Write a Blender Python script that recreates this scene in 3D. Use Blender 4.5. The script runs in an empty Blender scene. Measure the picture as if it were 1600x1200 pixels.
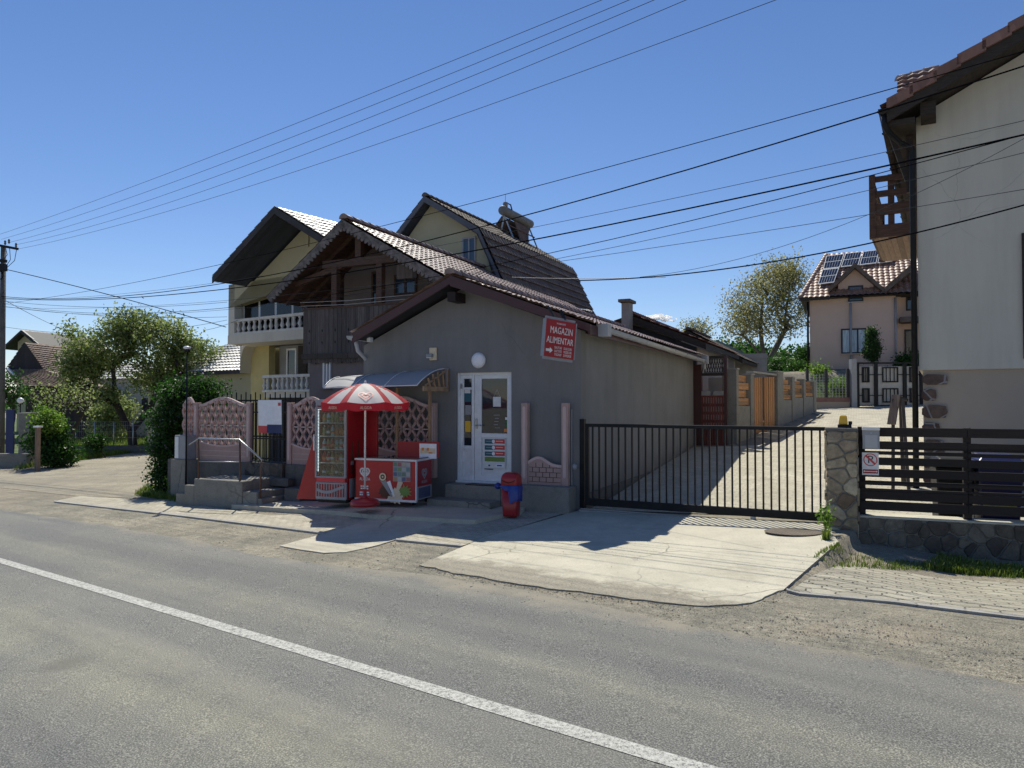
import bpy, bmesh, math, random
import numpy as np
from mathutils import Vector, Matrix
R = random.Random(7)
C = bpy.context.scene.collection
scene = bpy.context.scene
rad = math.radians

# ---------------------------------------------------------------- camera, sky, sun
FPX = 1160.0; HY = 627.0; EYE = 2.1
PITCH = math.atan((HY-600)/FPX)
cam_d = bpy.data.cameras.new('camera'); cam = bpy.data.objects.new('camera', cam_d); C.objects.link(cam)
cam.location = (0, 0, EYE); cam.rotation_euler = (math.pi/2+PITCH, 0, 0)
cam_d.sensor_width = 36; cam_d.lens = 36*FPX/1600; cam_d.clip_start = .05; cam_d.clip_end = 6000
scene.camera = cam
SUN_EL = rad(53); SUN_AZ = math.atan2(-.21, .98)          # azimuth measured from +Y towards +X
sd = Vector((math.sin(SUN_AZ)*math.cos(SUN_EL), math.cos(SUN_AZ)*math.cos(SUN_EL), math.sin(SUN_EL)))
W = bpy.data.worlds.new('World'); scene.world = W; W.use_nodes = True
nt = W.node_tree; bg = nt.nodes['Background']
sky = nt.nodes.new('ShaderNodeTexSky'); sky.sky_type = 'NISHITA'; sky.sun_disc = False
sky.sun_elevation = SUN_EL; sky.sun_rotation = SUN_AZ; sky.altitude = 500; sky.air_density = 1.0; sky.dust_density = 0; sky.ozone_density = 1.6
hsv = nt.nodes.new('ShaderNodeHueSaturation'); hsv.inputs['Saturation'].default_value = 1.12
tint = nt.nodes.new('ShaderNodeMix'); tint.data_type = 'RGBA'; tint.blend_type = 'MULTIPLY'; tint.inputs[0].default_value = 1; tint.inputs[7].default_value = (.99, .99, 1.12, 1)
nt.links.new(sky.outputs[0], tint.inputs[6]); nt.links.new(tint.outputs[2], hsv.inputs['Color'])
nt.links.new(hsv.outputs[0], bg.inputs[0]); bg.inputs[1].default_value = .082
sun_d = bpy.data.lights.new('sun', 'SUN'); sun_d.energy = 4.5; sun_d.angle = rad(.53); sun_d.color = (1, .955, .83)
sun = bpy.data.objects.new('sun', sun_d); C.objects.link(sun); sun.rotation_euler = sd.to_track_quat('Z', 'Y').to_euler()
vs = scene.view_settings; vs.view_transform = 'Standard'; vs.look = 'None'; vs.exposure = .22; vs.gamma = 1

# ---------------------------------------------------------------- pixel rays, frames, terrain
CP, SP = math.cos(PITCH), math.sin(PITCH)
def ray(px, py):
    a, b = (px-800)/FPX, -(py-600)/FPX
    v = Vector((a, CP-b*SP, SP+b*CP)); return v/v.y
def pix(px, py, Y): return Vector((0, 0, EYE))+ray(px, py)*Y
def ss(a, b, x):
    t = min(1, max(0, (x-a)/(b-a))); return t*t*(3-2*t)
def softclamp(x, lo, hi, k=3.0):
    if x > hi: return hi+k*(1-math.exp(-(x-hi)/k))
    if x < lo: return lo-k*(1-math.exp(-(lo-x)/k))
    return x
def g(x, y):
    d = -.777*x+.63*y; n = .63*x+.777*y
    z = -.022*softclamp(d, -25, 34)+.0205*softclamp(n, -12, 14)
    w = .423*x+.906*y; u = .906*x-.423*y
    m = ss(-12, -5.5, u)
    t = max(0, w-13.6); t = t*t/(t+1.2)
    z += m*.068*softclamp(t, 0, 27, 3)
    z += .06*math.exp(-((x+2.2)**2+(y-14.2)**2)/2.0)
    s_ = (x-2.87)*.826-(y-7.87)*.563; t_ = ((x-2.87)*.563+(y-7.87)*.826)/2.9; e_ = (x-3.57)*.636+(y-5.23)*.772; k_ = (x-5.02)*.375+(y-11.2)*.927
    z -= ((.03+.17*ss(.2, 1, t_))*ss(.01, .10, s_)+.15*ss(.1, 1.6, s_)*ss(1.0, 4, e_))*ss(.5, 1.5, e_)*(1-ss(.1, .6, k_))
    z += 1.75*ss(37.2, 40, y)*ss(9, 12, x)*(1-ss(70, 90, y))
    return z
def G(px, py, off=0):
    r = ray(px, py); o = Vector((0, 0, EYE)); t = 2.0
    prev = None
    while t < 400:
        p = o+r*t; h = p.z-g(p.x, p.y)-off
        if h < 0:
            a, b = t-.25*max(1, t*.02), t
            for _ in range(30):
                m = (a+b)/2; p = o+r*m
                if p.z-g(p.x, p.y)-off < 0: b = m
                else: a = m
            return o+r*b
        t += .25*max(1, t*.02)
    return o+r*400
class Fr:
    def __init__(s, ox, oy, ang=0, oz=0):
        a = rad(ang); s.o = Vector((ox, oy, oz)); s.ang = -a
        s.u = Vector((math.cos(a), -math.sin(a), 0)); s.v = Vector((math.sin(a), math.cos(a), 0)); s.z = Vector((0, 0, 1))
    def w(s, p): return s.o+s.u*p[0]+s.v*p[1]+s.z*p[2]
    def l(s, p):
        d = Vector(p)-s.o; return Vector((d.dot(s.u), d.dot(s.v), d.z))
    def hit(s, px, py, y=0):
        r = ray(px, py); o = Vector((0, 0, EYE)); q = s.o+s.v*y
        t = (q-o).dot(s.v)/r.dot(s.v); p = s.l(o+r*t); return p.x, p.z
    def hx(s, px, py, x=0):
        r = ray(px, py); o = Vector((0, 0, EYE)); q = s.o+s.u*x
        t = (q-o).dot(s.u)/r.dot(s.u); p = s.l(o+r*t); return p.y, p.z
    def hz(s, px, py, z):
        r = ray(px, py); t = (z-EYE)/r.z; p = s.l(Vector((0, 0, EYE))+r*t); return p.x, p.y
WF = Fr(0, 0, 0)

# ---------------------------------------------------------------- tagging
FR = {}
def thing(name, label, cat, F, base=(0, 0, 0), group=None, kind=None):
    o = bpy.data.objects.new(name, None); C.objects.link(o); o.empty_display_size = .2
    wl = F.w(base); o.location = wl; o.rotation_euler = (0, 0, F.ang)
    o['label'] = label; o['category'] = cat
    if group: o['group'] = group
    if kind: o['kind'] = kind
    f = Fr(0, 0, 0); f.o = wl; f.ang = F.ang; f.u, f.v = F.u, F.v; FR[o.name] = f
    return o
def tag(o, label, cat, group=None, kind=None):
    o['label'] = label; o['category'] = cat
    if group: o['group'] = group
    if kind: o['kind'] = kind
    return o
def kids(o): return [c for c in bpy.data.objects if c.parent == o]
def copy_tree(o, parent=None):
    ch = kids(o); c = o.copy(); C.objects.link(c)
    if parent: c.parent = parent
    for k in ch: copy_tree(k, c)
    return c

# ---------------------------------------------------------------- mesh builder
class MB:
    def __init__(s, F=WF): s.F = F; s.V = []; s.Fc = []; s.mi = []; s.sm = []; s.m = 0
    def face(s, idx, smooth=False): s.Fc.append(tuple(idx)); s.mi.append(s.m); s.sm.append(smooth)
    def poly(s, pts): 
        b = len(s.V); s.V += [tuple(p) for p in pts]; s.face(range(b, b+len(pts)))
    def box(s, x0, x1, y0, y1, z0, z1):
        b = len(s.V)
        for z in (z0, z1):
            for x, y in ((x0, y0), (x1, y0), (x1, y1), (x0, y1)): s.V.append((x, y, z))
        for f in ((0, 3, 2, 1), (4, 5, 6, 7), (0, 1, 5, 4), (1, 2, 6, 5), (2, 3, 7, 6), (3, 0, 4, 7)): s.face([b+i for i in f])
        return s
    def hexa(s, a, c):   # two quads (lists of 4 pts) joined
        b = len(s.V); s.V += [tuple(p) for p in a]+[tuple(p) for p in c]
        for f in ((0, 3, 2, 1), (4, 5, 6, 7), (0, 1, 5, 4), (1, 2, 6, 5), (2, 3, 7, 6), (3, 0, 4, 7)): s.face([b+i for i in f])
        return s
    def prism(s, pts, a, b_, axis='y'):   # polygon in xz extruded over y, (or xy over z, yz over x)
        n = len(pts); b = len(s.V)
        for k in (a, b_):
            for p, q in pts: s.V.append((p, k, q) if axis == 'y' else ((p, q, k) if axis == 'z' else (k, p, q)))
        s.face([b+i for i in range(n)]); s.face([b+n+i for i in reversed(range(n))])
        for i in range(n):
            j = (i+1) % n; s.face([b+i, b+n+i, b+n+j, b+j])
        return s
    def beam(s, p, q, w, h, up=(0, 0, 1)):
        p, q = Vector(p), Vector(q); d = (q-p)
        if d.length < 1e-6: return s
        d.normalize(); up = Vector(up)
        if abs(d.dot(up)) > .98: up = Vector((0, 1, 0))
        a = d.cross(up).normalized()*w/2; c = a.cross(d).normalized()*h/2
        s.hexa([p-a-c, p+a-c, p+a+c, p-a+c], [q-a-c, q+a-c, q+a+c, q-a+c]); return s
    def tube(s, pts, r, seg=8, cap=True, smooth=True):
        pts = [Vector(p) for p in pts]; n = len(pts)
        rs = r if isinstance(r, (list, tuple)) else [r]*n
        b = len(s.V); prev = None
        for i, p in enumerate(pts):
            d = (pts[min(i+1, n-1)]-pts[max(i-1, 0)])
            d = d.normalized() if d.length > 1e-7 else Vector((0, 0, 1))
            if prev is None:
                a = d.orthogonal().normalized()
            else:
                a = prev-d*prev.dot(d); a = a.normalized() if a.length > 1e-6 else d.orthogonal().normalized()
            prev = a; c = d.cross(a)
            for k in range(seg):
                t = 2*math.pi*k/seg; s.V.append(tuple(p+(a*math.cos(t)+c*math.sin(t))*rs[i]))
        for i in range(n-1):
            for k in range(seg):
                k2 = (k+1) % seg; s.face((b+i*seg+k, b+i*seg+k2, b+(i+1)*seg+k2, b+(i+1)*seg+k), smooth)
        if cap:
            s.face([b+k for k in reversed(range(seg))]); s.face([b+(n-1)*seg+k for k in range(seg)])
        return s
    def lathe(s, c, prof, seg=16, smooth=True, sx=1, sy=1):
        b = len(s.V); n = len(prof)
        for r, z in prof:
            for k in range(seg):
                t = 2*math.pi*k/seg; s.V.append((c[0]+r*sx*math.cos(t), c[1]+r*sy*math.sin(t), c[2]+z))
        for i in range(n-1):
            for k in range(seg):
                k2 = (k+1) % seg; s.face((b+i*seg+k, b+i*seg+k2, b+(i+1)*seg+k2, b+(i+1)*seg+k), smooth)
        s.face([b+k for k in reversed(range(seg))]); s.face([b+(n-1)*seg+k for k in range(seg)])
        return s
    def disc(s, c, r, seg, ax, ay, r2=0):   # flat disc/ring spanned by vectors ax, ay
        c = Vector(c); ax, ay = Vector(ax), Vector(ay); b = len(s.V)
        for k in range(seg):
            t = 2*math.pi*k/seg; s.V.append(tuple(c+ax*r*math.cos(t)+ay*r*math.sin(t)))
        if r2:
            for k in range(seg):
                t = 2*math.pi*k/seg; s.V.append(tuple(c+ax*r2*math.cos(t)+ay*r2*math.sin(t)))
            for k in range(seg):
                k2 = (k+1) % seg; s.face((b+k, b+k2, b+seg+k2, b+seg+k))
        else: s.face(range(b, b+seg))
        return s
    def build(s, name, mat, parent=None, bevel=0, label=None, keep=False):
        me = bpy.data.meshes.new(name); o = bpy.data.objects.new(name, me); C.objects.link(o)
        if parent is not None:
            root = parent
            while root.parent: root = root.parent
            pf = FR[root.name]
        else:
            if keep: pf0 = s.F.o.copy()
            xs = [v[0] for v in s.V]; ys = [v[1] for v in s.V]; zs = [v[2] for v in s.V]
            pf = Fr(0, 0, 0); pf.ang = s.F.ang; pf.u, pf.v = s.F.u, s.F.v
            pf.o = s.F.w(((min(xs)+max(xs))/2, (min(ys)+max(ys))/2, min(zs))); FR[o.name] = pf
            if keep: pf.o = pf0
            o.location = pf.o; o.rotation_euler = (0, 0, pf.ang)
        A = np.array(s.V, dtype=np.float64)
        U = np.array([s.F.u[:], s.F.v[:], (0, 0, 1)]); Wd = A@U+np.array(s.F.o[:])
        PU = np.array([pf.u[:], pf.v[:], (0, 0, 1)]); L = (Wd-np.array(pf.o[:]))@PU.T
        me.from_pydata(L.tolist(), [], s.Fc)
        for m in (mat if isinstance(mat, (list, tuple)) else [mat]): me.materials.append(m)
        me.polygons.foreach_set('material_index', s.mi); me.polygons.foreach_set('use_smooth', s.sm)
        me.update()
        if parent is not None: o.parent = parent
        bm = bmesh.new(); bm.from_mesh(me)
        if len(s.V) < 60000: bmesh.ops.recalc_face_normals(bm, faces=bm.faces)
        if bevel: 
            bmesh.ops.bevel(bm, geom=[e for e in bm.edges if e.calc_face_angle(0) > .6], offset=bevel, segments=1, affect='EDGES')
        bm.to_mesh(me); bm.free()
        if label: o['label'] = label
        return o
def B(name, F, mat, parent, *boxes, bevel=0, label=None):
    m = MB(F)
    for b in boxes: m.box(*b)
    return m.build(name, mat, parent, bevel, label)

def text_on(name, txt, F, p, ex, ez, size, mat, parent, align='CENTER', width=None, lift=.003, extr=.001):
    """lettering laid in the plane spanned by local vectors ex, ez at local point p"""
    cu = bpy.data.curves.new(name, 'FONT'); cu.body = txt; cu.size = size; cu.align_x = align; cu.align_y = 'CENTER'; cu.extrude = extr
    cu.resolution_u = 2
    t = bpy.data.objects.new('t', cu); me = bpy.data.meshes.new_from_object(t)
    bpy.data.objects.remove(t); 
    ex, ez = Vector(ex).normalized(), Vector(ez).normalized(); nrm = ex.cross(ez)
    vs_ = [v.co.copy() for v in me.vertices]
    sx = 1
    if width and vs_:
        w = max(v.x for v in vs_)-min(v.x for v in vs_); sx = width/max(w, 1e-6)
    m = MB(F); p = Vector(p)
    for v in vs_: m.V.append(tuple(p+ex*v.x*sx+ez*v.y+nrm*(v.z+lift)))
    for f in me.polygons: m.face(list(f.vertices))
    bpy.data.meshes.remove(me)
    return m.build(name, mat, parent)

# ---------------------------------------------------------------- materials
def newmat(name):
    m = bpy.data.materials.new(name); m.use_nodes = True; t = m.node_tree
    return m, t, t.nodes['Principled BSDF']
class N:
    def __init__(s, t): s.t = t
    def __call__(s, typ, **kw):
        n = s.t.nodes.new(typ)
        for k, v in kw.items():
            if k.startswith('i_'): n.inputs[k[2:].replace('_', ' ')].default_value = v
            else: setattr(n, k, v)
        return n
    def L(s, a, b): s.t.links.new(a, b)
def noise(n, co, scale, detail=4, rough=.55, stretch=None):
    if stretch:
        mp = n('ShaderNodeMapping'); mp.inputs['Scale'].default_value = stretch[:3]
        if len(stretch) > 3: mp.inputs['Rotation'].default_value = (0, 0, stretch[3])
        n.L(co, mp.inputs[0]); co = mp.outputs[0]
    x = n('ShaderNodeTexNoise'); x.inputs['Scale'].default_value = scale; x.inputs['Detail'].default_value = detail; x.inputs['Roughness'].default_value = rough
    n.L(co, x.inputs['Vector']); return x.outputs['Fac']
def ramp(n, fac, stops):
    r = n('ShaderNodeValToRGB'); e = r.color_ramp.elements
    e[0].position, e[0].color = stops[0][0], (*stops[0][1], 1); e[1].position, e[1].color = stops[-1][0], (*stops[-1][1], 1)
    for p, c in stops[1:-1]:
        k = e.new(p); k.color = (*c, 1)
    n.L(fac, r.inputs[0]); return r.outputs[0]
def mixc(n, fac, a, b, mode='MIX'):
    x = n('ShaderNodeMix', data_type='RGBA', blend_type=mode)
    if isinstance(fac, (int, float)): x.inputs[0].default_value = fac
    else: n.L(fac, x.inputs[0])
    for s_, v in ((6, a), (7, b)):
        if isinstance(v, tuple): x.inputs[s_].default_value = (*v, 1) if len(v) == 3 else v
        else: n.L(v, x.inputs[s_])
    return x.outputs[2]
def bump(n, h, b, dist=.01, strength=1, prev=None):
    x = n('ShaderNodeBump'); x.inputs['Distance'].default_value = dist; x.inputs['Strength'].default_value = strength
    n.L(h, x.inputs['Height'])
    if prev: n.L(prev, x.inputs['Normal'])
    if b is not None: n.L(x.outputs[0], b.inputs['Normal'])
    return x.outputs[0]
def M(name, col, rough=.75, var=.12, scale=2.0, bscale=60, bd=.002, metallic=0, dirt=None, stretch=None, spec=None, coat=0, streak=0):
    m, t, b = newmat(name); n = N(t); co = n('ShaderNodeTexCoord').outputs['Object']
    f = noise(n, co, scale, 6, .6, stretch)
    lo = tuple(c*(1-var*1.6) for c in col); hi = tuple(min(1, c*(1+var*1.6)) for c in col)
    c = ramp(n, f, [(.3, lo), (.7, hi)])
    if dirt:
        f2 = noise(n, co, scale*.45, 8, .7)
        msk = ramp(n, f2, [(.48, (0, 0, 0)), (.72, (.75, .75, .75))]); c = mixc(n, msk, c, dirt)
    if streak:
        s1 = noise(n, co, 1.6, 6, .65, (1.6, 1.6, .16)); c = mixc(n, 1, c, ramp(n, s1, [(.38, (1-streak,)*3), (.55, (1, 1, 1)), (.75, (1+streak*.5,)*3)]), 'MULTIPLY')
        sz = n('ShaderNodeSeparateXYZ'); n.L(co, sz.inputs[0]); nb_ = noise(n, co, 3, 6, .7); ma = n('ShaderNodeMath', operation='MULTIPLY_ADD'); n.L(nb_, ma.inputs[0]); ma.inputs[1].default_value = -.9; n.L(sz.outputs[2], ma.inputs[2])
        c = mixc(n, 1, c, ramp(n, ma.outputs[0], [(.0, (1-streak*1.4, 1-streak*1.5, 1-streak*1.6)), (.45, (1, 1, 1))]), 'MULTIPLY')
        c = cracks(n, co, c, .7, .004, tuple(x*.5 for x in col), .7)
    n.L(c, b.inputs['Base Color'])
    b.inputs['Roughness'].default_value = rough; b.inputs['Metallic'].default_value = metallic
    if spec is not None: b.inputs['Specular IOR Level'].default_value = spec
    if coat: b.inputs['Coat Weight'].default_value = coat
    if bd: bump(n, noise(n, co, bscale, 3), b, bd)
    return m
def plain(name, col, rough=.5, metallic=0, emit=0, alpha=1, spec=.5):
    m, t, b = newmat(name); n = N(t); co = n('ShaderNodeTexCoord').outputs['Object']
    f = noise(n, co, 9, 3); c = ramp(n, f, [(.3, tuple(x*.93 for x in col)), (.7, tuple(min(1, x*1.06) for x in col))])
    n.L(c, b.inputs['Base Color']); b.inputs['Roughness'].default_value = rough; b.inputs['Metallic'].default_value = metallic
    b.inputs['Specular IOR Level'].default_value = spec
    if emit: b.inputs['Emission Color'].default_value = (*col, 1); b.inputs['Emission Strength'].default_value = emit
    b.inputs['Alpha'].default_value = alpha
    return m
def planks(name, col, w=.12, axis=0, rough=.8, gap=.06, var=.3):
    """boards of width w running across the given local axis (0=x,1=y,2=z)"""
    m, t, b = newmat(name); n = N(t); co = n('ShaderNodeTexCoord').outputs['Object']
    sp = n('ShaderNodeSeparateXYZ'); n.L(co, sp.inputs[0])
    d = n('ShaderNodeMath', operation='DIVIDE'); n.L(sp.outputs[axis], d.inputs[0]); d.inputs[1].default_value = w
    fl = n('ShaderNodeMath', operation='FLOOR'); n.L(d.outputs[0], fl.inputs[0])
    fr = n('ShaderNodeMath', operation='FRACT'); n.L(d.outputs[0], fr.inputs[0])
    wn = n('ShaderNodeTexWhiteNoise', noise_dimensions='1D'); n.L(fl.outputs[0], wn.inputs['W'])
    st = [3, 3, 3]; st = [25, 25, 25]
    st[(axis+1) % 3] = 2.0; st[(axis+2) % 3] = 2.0
    gr = noise(n, co, 1.5, 5, .7, tuple(st))
    a = ramp(n, wn.outputs['Value'], [(0, tuple(c*(1-var) for c in col)), (1, tuple(min(1, c*(1+var)) for c in col))])
    gcol = ramp(n, gr, [(.3, (.55, .55, .55)), (.7, (1.15, 1.15, 1.15))])
    c = mixc(n, 1.0, a, gcol, 'MULTIPLY')
    gp = ramp(n, fr.outputs[0], [(0, (0, 0, 0)), (gap, (1, 1, 1)), (1-gap*.2, (1, 1, 1)), (1, (.4, .4, .4))])
    c2 = mixc(n, gp, tuple(x*.25 for x in col), c)
    n.L(c2, b.inputs['Base Color']); b.inputs['Roughness'].default_value = rough
    nb = bump(n, gp, None, .006); bump(n, gr, b, .001, 1, nb)
    return m
def glass(name, col=(.02, .03, .04), rough=.05, alpha=1.0, spec=.8):
    m, t, b = newmat(name); n = N(t); co = n('ShaderNodeTexCoord').outputs['Object']
    b.inputs['Base Color'].default_value = (*col, 1); b.inputs['Roughness'].default_value = rough; b.inputs['Specular IOR Level'].default_value = spec
    b.inputs['Alpha'].default_value = alpha
    bump(n, noise(n, co, 1.3, 2), b, .004)
    return m
def leafmat(name, cols, trans=.45, rough=.5):
    m, t, b = newmat(name); n = N(t); gi = n('ShaderNodeNewGeometry'); 
    c = ramp(n, gi.outputs['Random Per Island'], [(i/(len(cols)-1), c) for i, c in enumerate(cols)])
    n.L(c, b.inputs['Base Color']); b.inputs['Roughness'].default_value = rough; b.inputs['Specular IOR Level'].default_value = .3
    tr = n('ShaderNodeBsdfTranslucent'); hs = n('ShaderNodeHueSaturation'); hs.inputs['Value'].default_value = 1.5; hs.inputs['Saturation'].default_value = 1.1
    n.L(c, hs.inputs['Color']); n.L(hs.outputs[0], tr.inputs[0])
    mx = n('ShaderNodeMixShader'); mx.inputs[0].default_value = trans
    n.L(b.outputs[0], mx.inputs[1]); n.L(tr.outputs[0], mx.inputs[2]); n.L(mx.outputs[0], t.nodes['Material Output'].inputs[0])
    return m

MT = {}
def road_mat():
    m, t, b = newmat('asphalt'); n = N(t); co = n('ShaderNodeTexCoord').outputs['Object']
    sp = noise(n, co, 95, 3, .65); big = noise(n, co, .35, 5, .6); pat = noise(n, co, 1.0, 6, .6, (.12, .9, 1, rad(39)))
    base = ramp(n, sp, [(.33, (.045, .046, .045)), (.5, (.128, .130, .125)), (.68, (.34, .335, .31))])
    v = n('ShaderNodeTexVoronoi'); v.inputs['Scale'].default_value = 55; n.L(co, v.inputs['Vector'])
    st = ramp(n, v.outputs['Distance'], [(.05, (.30, .29, .27)), (.22, (0, 0, 0))])
    c = mixc(n, .35, base, st, 'ADD')
    tint = ramp(n, big, [(.3, (.82, .84, .88)), (.7, (1.12, 1.1, 1.04))]); c = mixc(n, 1, c, tint, 'MULTIPLY')
    tr = ramp(n, pat, [(.5, (0, 0, 0)), (.75, (.6, .6, .6))]); c = mixc(n, tr, c, (.235, .225, .195))
    c = cracks(n, co, c, .42, .006, (.1, .098, .09), .45)
    v4 = n('ShaderNodeTexVoronoi'); v4.inputs['Scale'].default_value = .33; n.L(co, v4.inputs['Vector'])
    spots = ramp(n, v4.outputs['Distance'], [(.035, (.6, .6, .6)), (.075, (0, 0, 0))]); c = mixc(n, spots, c, (.075, .073, .068))
    tt_ = n('ShaderNodeMapping'); tt_.inputs['Scale'].default_value = (.05, 2.2, 1); n.L(co, tt_.inputs[0]); wl_ = noise(n, tt_.outputs[0], 1.0, 3, .5)
    c = mixc(n, 1, c, ramp(n, wl_, [(.35, (.86, .86, .87)), (.65, (1.12, 1.11, 1.07))]), 'MULTIPLY')
    sy_ = n('ShaderNodeSeparateXYZ'); n.L(co, sy_.inputs[0]); wb2 = noise(n, co, .5, 5, .6); yy = n('ShaderNodeMath', operation='MULTIPLY_ADD'); n.L(wb2, yy.inputs[0]); yy.inputs[1].default_value = .7; n.L(sy_.outputs[1], yy.inputs[2])
    mr = n('ShaderNodeMapRange'); mr.inputs['From Min'].default_value = -5.0; mr.inputs['From Max'].default_value = 0; n.L(yy.outputs[0], mr.inputs[0])
    bands = ramp(n, mr.outputs[0], [(.18, (0, 0, 0)), (.38, (.62, .62, .62)), (.50, (0, 0, 0)), (.64, (0, 0, 0)), (.745, (.36, .36, .36)), (.82, (0, 0, 0))])
    bands = mixc(n, 1, bands, ramp(n, noise(n, co, 2.2, 7, .7), [(.3, (.35, .35, .35)), (.6, (1, 1, 1))]), 'MULTIPLY')
    c = mixc(n, bands, c, mixc(n, .35, mixc(n, 1, c, (2.0, 1.92, 1.5), 'MULTIPLY'), (.26, .25, .195)))
    # sandy dust washed in from the verge (follows the road edge, local y axis of the road frame)
    sx = n('ShaderNodeSeparateXYZ'); n.L(co, sx.inputs[0])
    wob = noise(n, co, .9, 6, .7); ad = n('ShaderNodeMath', operation='MULTIPLY_ADD'); n.L(wob, ad.inputs[0]); ad.inputs[1].default_value = 1.6; n.L(sx.outputs[1], ad.inputs[2])
    pass
    dm = ramp(n, ad.outputs[0], [(.55, (0, 0, 0)), (1, (.75, .75, .75))])
    c = mixc(n, dm, c, (.30, .265, .20))
    n.L(c, b.inputs['Base Color']); b.inputs['Roughness'].default_value = .78; b.inputs['Specular IOR Level'].default_value = .35
    bump(n, sp, b, .006, .8); return m
def gravel_mat(name, c1, c2, c3, scale=38, bd=.012):
    m, t, b = newmat(name); n = N(t); co = n('ShaderNodeTexCoord').outputs['Object']
    v = n('ShaderNodeTexVoronoi'); v.inputs['Scale'].default_value = scale; n.L(co, v.inputs['Vector'])
    v2 = n('ShaderNodeTexVoronoi'); v2.inputs['Scale'].default_value = scale*2.6; n.L(co, v2.inputs['Vector'])
    sep = n('ShaderNodeSeparateXYZ'); n.L(v.outputs['Color'], sep.inputs[0])
    a = ramp(n, sep.outputs[0], [(0, c1), (.5, c2), (1, c3)])
    big = noise(n, co, .6, 6, .65); fine = noise(n, co, 12, 5, .6)
    soft = ramp(n, fine, [(.3, c1), (.7, c3)])
    msk = ramp(n, big, [(.42, (0, 0, 0)), (.58, (1, 1, 1))])
    c = mixc(n, msk, a, soft); tt = ramp(n, noise(n, co, .25, 4), [(.3, (.8, .8, .8)), (.7, (1.15, 1.13, 1.1))])
    c = mixc(n, 1, c, tt, 'MULTIPLY')
    gm = ramp(n, noise(n, co, 1.3, 8, .7), [(.42, (0, 0, 0)), (.6, (.6, .6, .6))]); c = mixc(n, gm, c, tuple(x*.78 for x in (c1[0]*.95, c1[1]*1.02, c1[2]*1.15)))
    c = mixc(n, 1, c, ramp(n, noise(n, co, 85, 3, .7), [(.3, (.55, .55, .55)), (.5, (1, 1, 1)), (.72, (1.4, 1.4, 1.38))]), 'MULTIPLY')
    vd = n('ShaderNodeTexVoronoi'); vd.inputs['Scale'].default_value = 26; n.L(co, vd.inputs['Vector']); c = mixc(n, ramp(n, vd.outputs['Distance'], [(.14, (.75, .75, .75)), (.24, (0, 0, 0))]), c, tuple(x*.45 for x in c1))
    n.L(c, b.inputs['Base Color']); b.inputs['Roughness'].default_value = .95; b.inputs['Specular IOR Level'].default_value = .2
    nb = bump(n, v.outputs['Distance'], None, bd); bump(n, v2.outputs['Distance'], b, bd*.4, 1, nb); return m
def concrete(name, col, stain=.5, bd=.004, edge=None):
    m, t, b = newmat(name); n = N(t); co = n('ShaderNodeTexCoord').outputs['Object']
    f = noise(n, co, 1.1, 9, .68); f2 = noise(n, co, 5.5, 8, .7); sp = noise(n, co, 70, 3, .6)
    c = ramp(n, f, [(.3, tuple(x*.82 for x in col)), (.7, tuple(min(1, x*1.1) for x in col))])
    d = ramp(n, f2, [(.5, (0, 0, 0)), (.78, (stain, stain, stain))]); c = mixc(n, d, c, tuple(x*.5 for x in col))
    s = ramp(n, sp, [(.25, (.72, .72, .72)), (.5, (1, 1, 1)), (.8, (1.12, 1.12, 1.12))]); c = mixc(n, 1, c, s, 'MULTIPLY')
    c = cracks(n, co, c, .5, .008, tuple(x*.35 for x in col), .9); c = mixc(n, ramp(n, noise(n, co, .8, 10, .75), [(.55, (0, 0, 0)), (.72, (.55, .55, .55))]), c, (.27, .235, .18))
    if edge:
        se = n('ShaderNodeSeparateXYZ'); n.L(co, se.inputs[0]); we = noise(n, co, 2.4, 9, .75); me_ = n('ShaderNodeMath', operation='MULTIPLY_ADD'); n.L(we, me_.inputs[0]); me_.inputs[1].default_value = -1.85; n.L(se.outputs[1], me_.inputs[2])
        dk = ramp(n, noise(n, co, 55, 4, .7), [(.35, (.16, .145, .115)), (.6, (.36, .33, .26))]); c = mixc(n, ramp(n, me_.outputs[0], [(0, (.9, .9, .9)), (.30, (0, 0, 0))]), c, dk)
    n.L(c, b.inputs['Base Color']); b.inputs['Roughness'].default_value = .9; b.inputs['Specular IOR Level'].default_value = .25
    nb = bump(n, sp, None, bd*.5); bump(n, f2, b, bd*2, 1, nb); return m
def cracks(n, co, c, scale=.55, w=.006, dark=(.06, .06, .058), amt=.8):
    d = n('ShaderNodeTexNoise'); d.inputs['Scale'].default_value = 3; d.inputs['Detail'].default_value = 6; n.L(co, d.inputs['Vector'])
    ad = mixc(n, .22, co, d.outputs['Color'], 'ADD')
    v = n('ShaderNodeTexVoronoi', feature='DISTANCE_TO_EDGE'); v.inputs['Scale'].default_value = scale; n.L(ad, v.inputs['Vector'])
    e = ramp(n, v.outputs['Distance'], [(w*.3, (1, 1, 1)), (w, (0, 0, 0))]); mk = ramp(n, noise(n, co, .3, 3), [(.50, (0, 0, 0)), (.60, (amt, amt, amt))])
    m_ = mixc(n, 1, e, mk, 'MULTIPLY'); return mixc(n, m_, c, dark)
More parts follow.
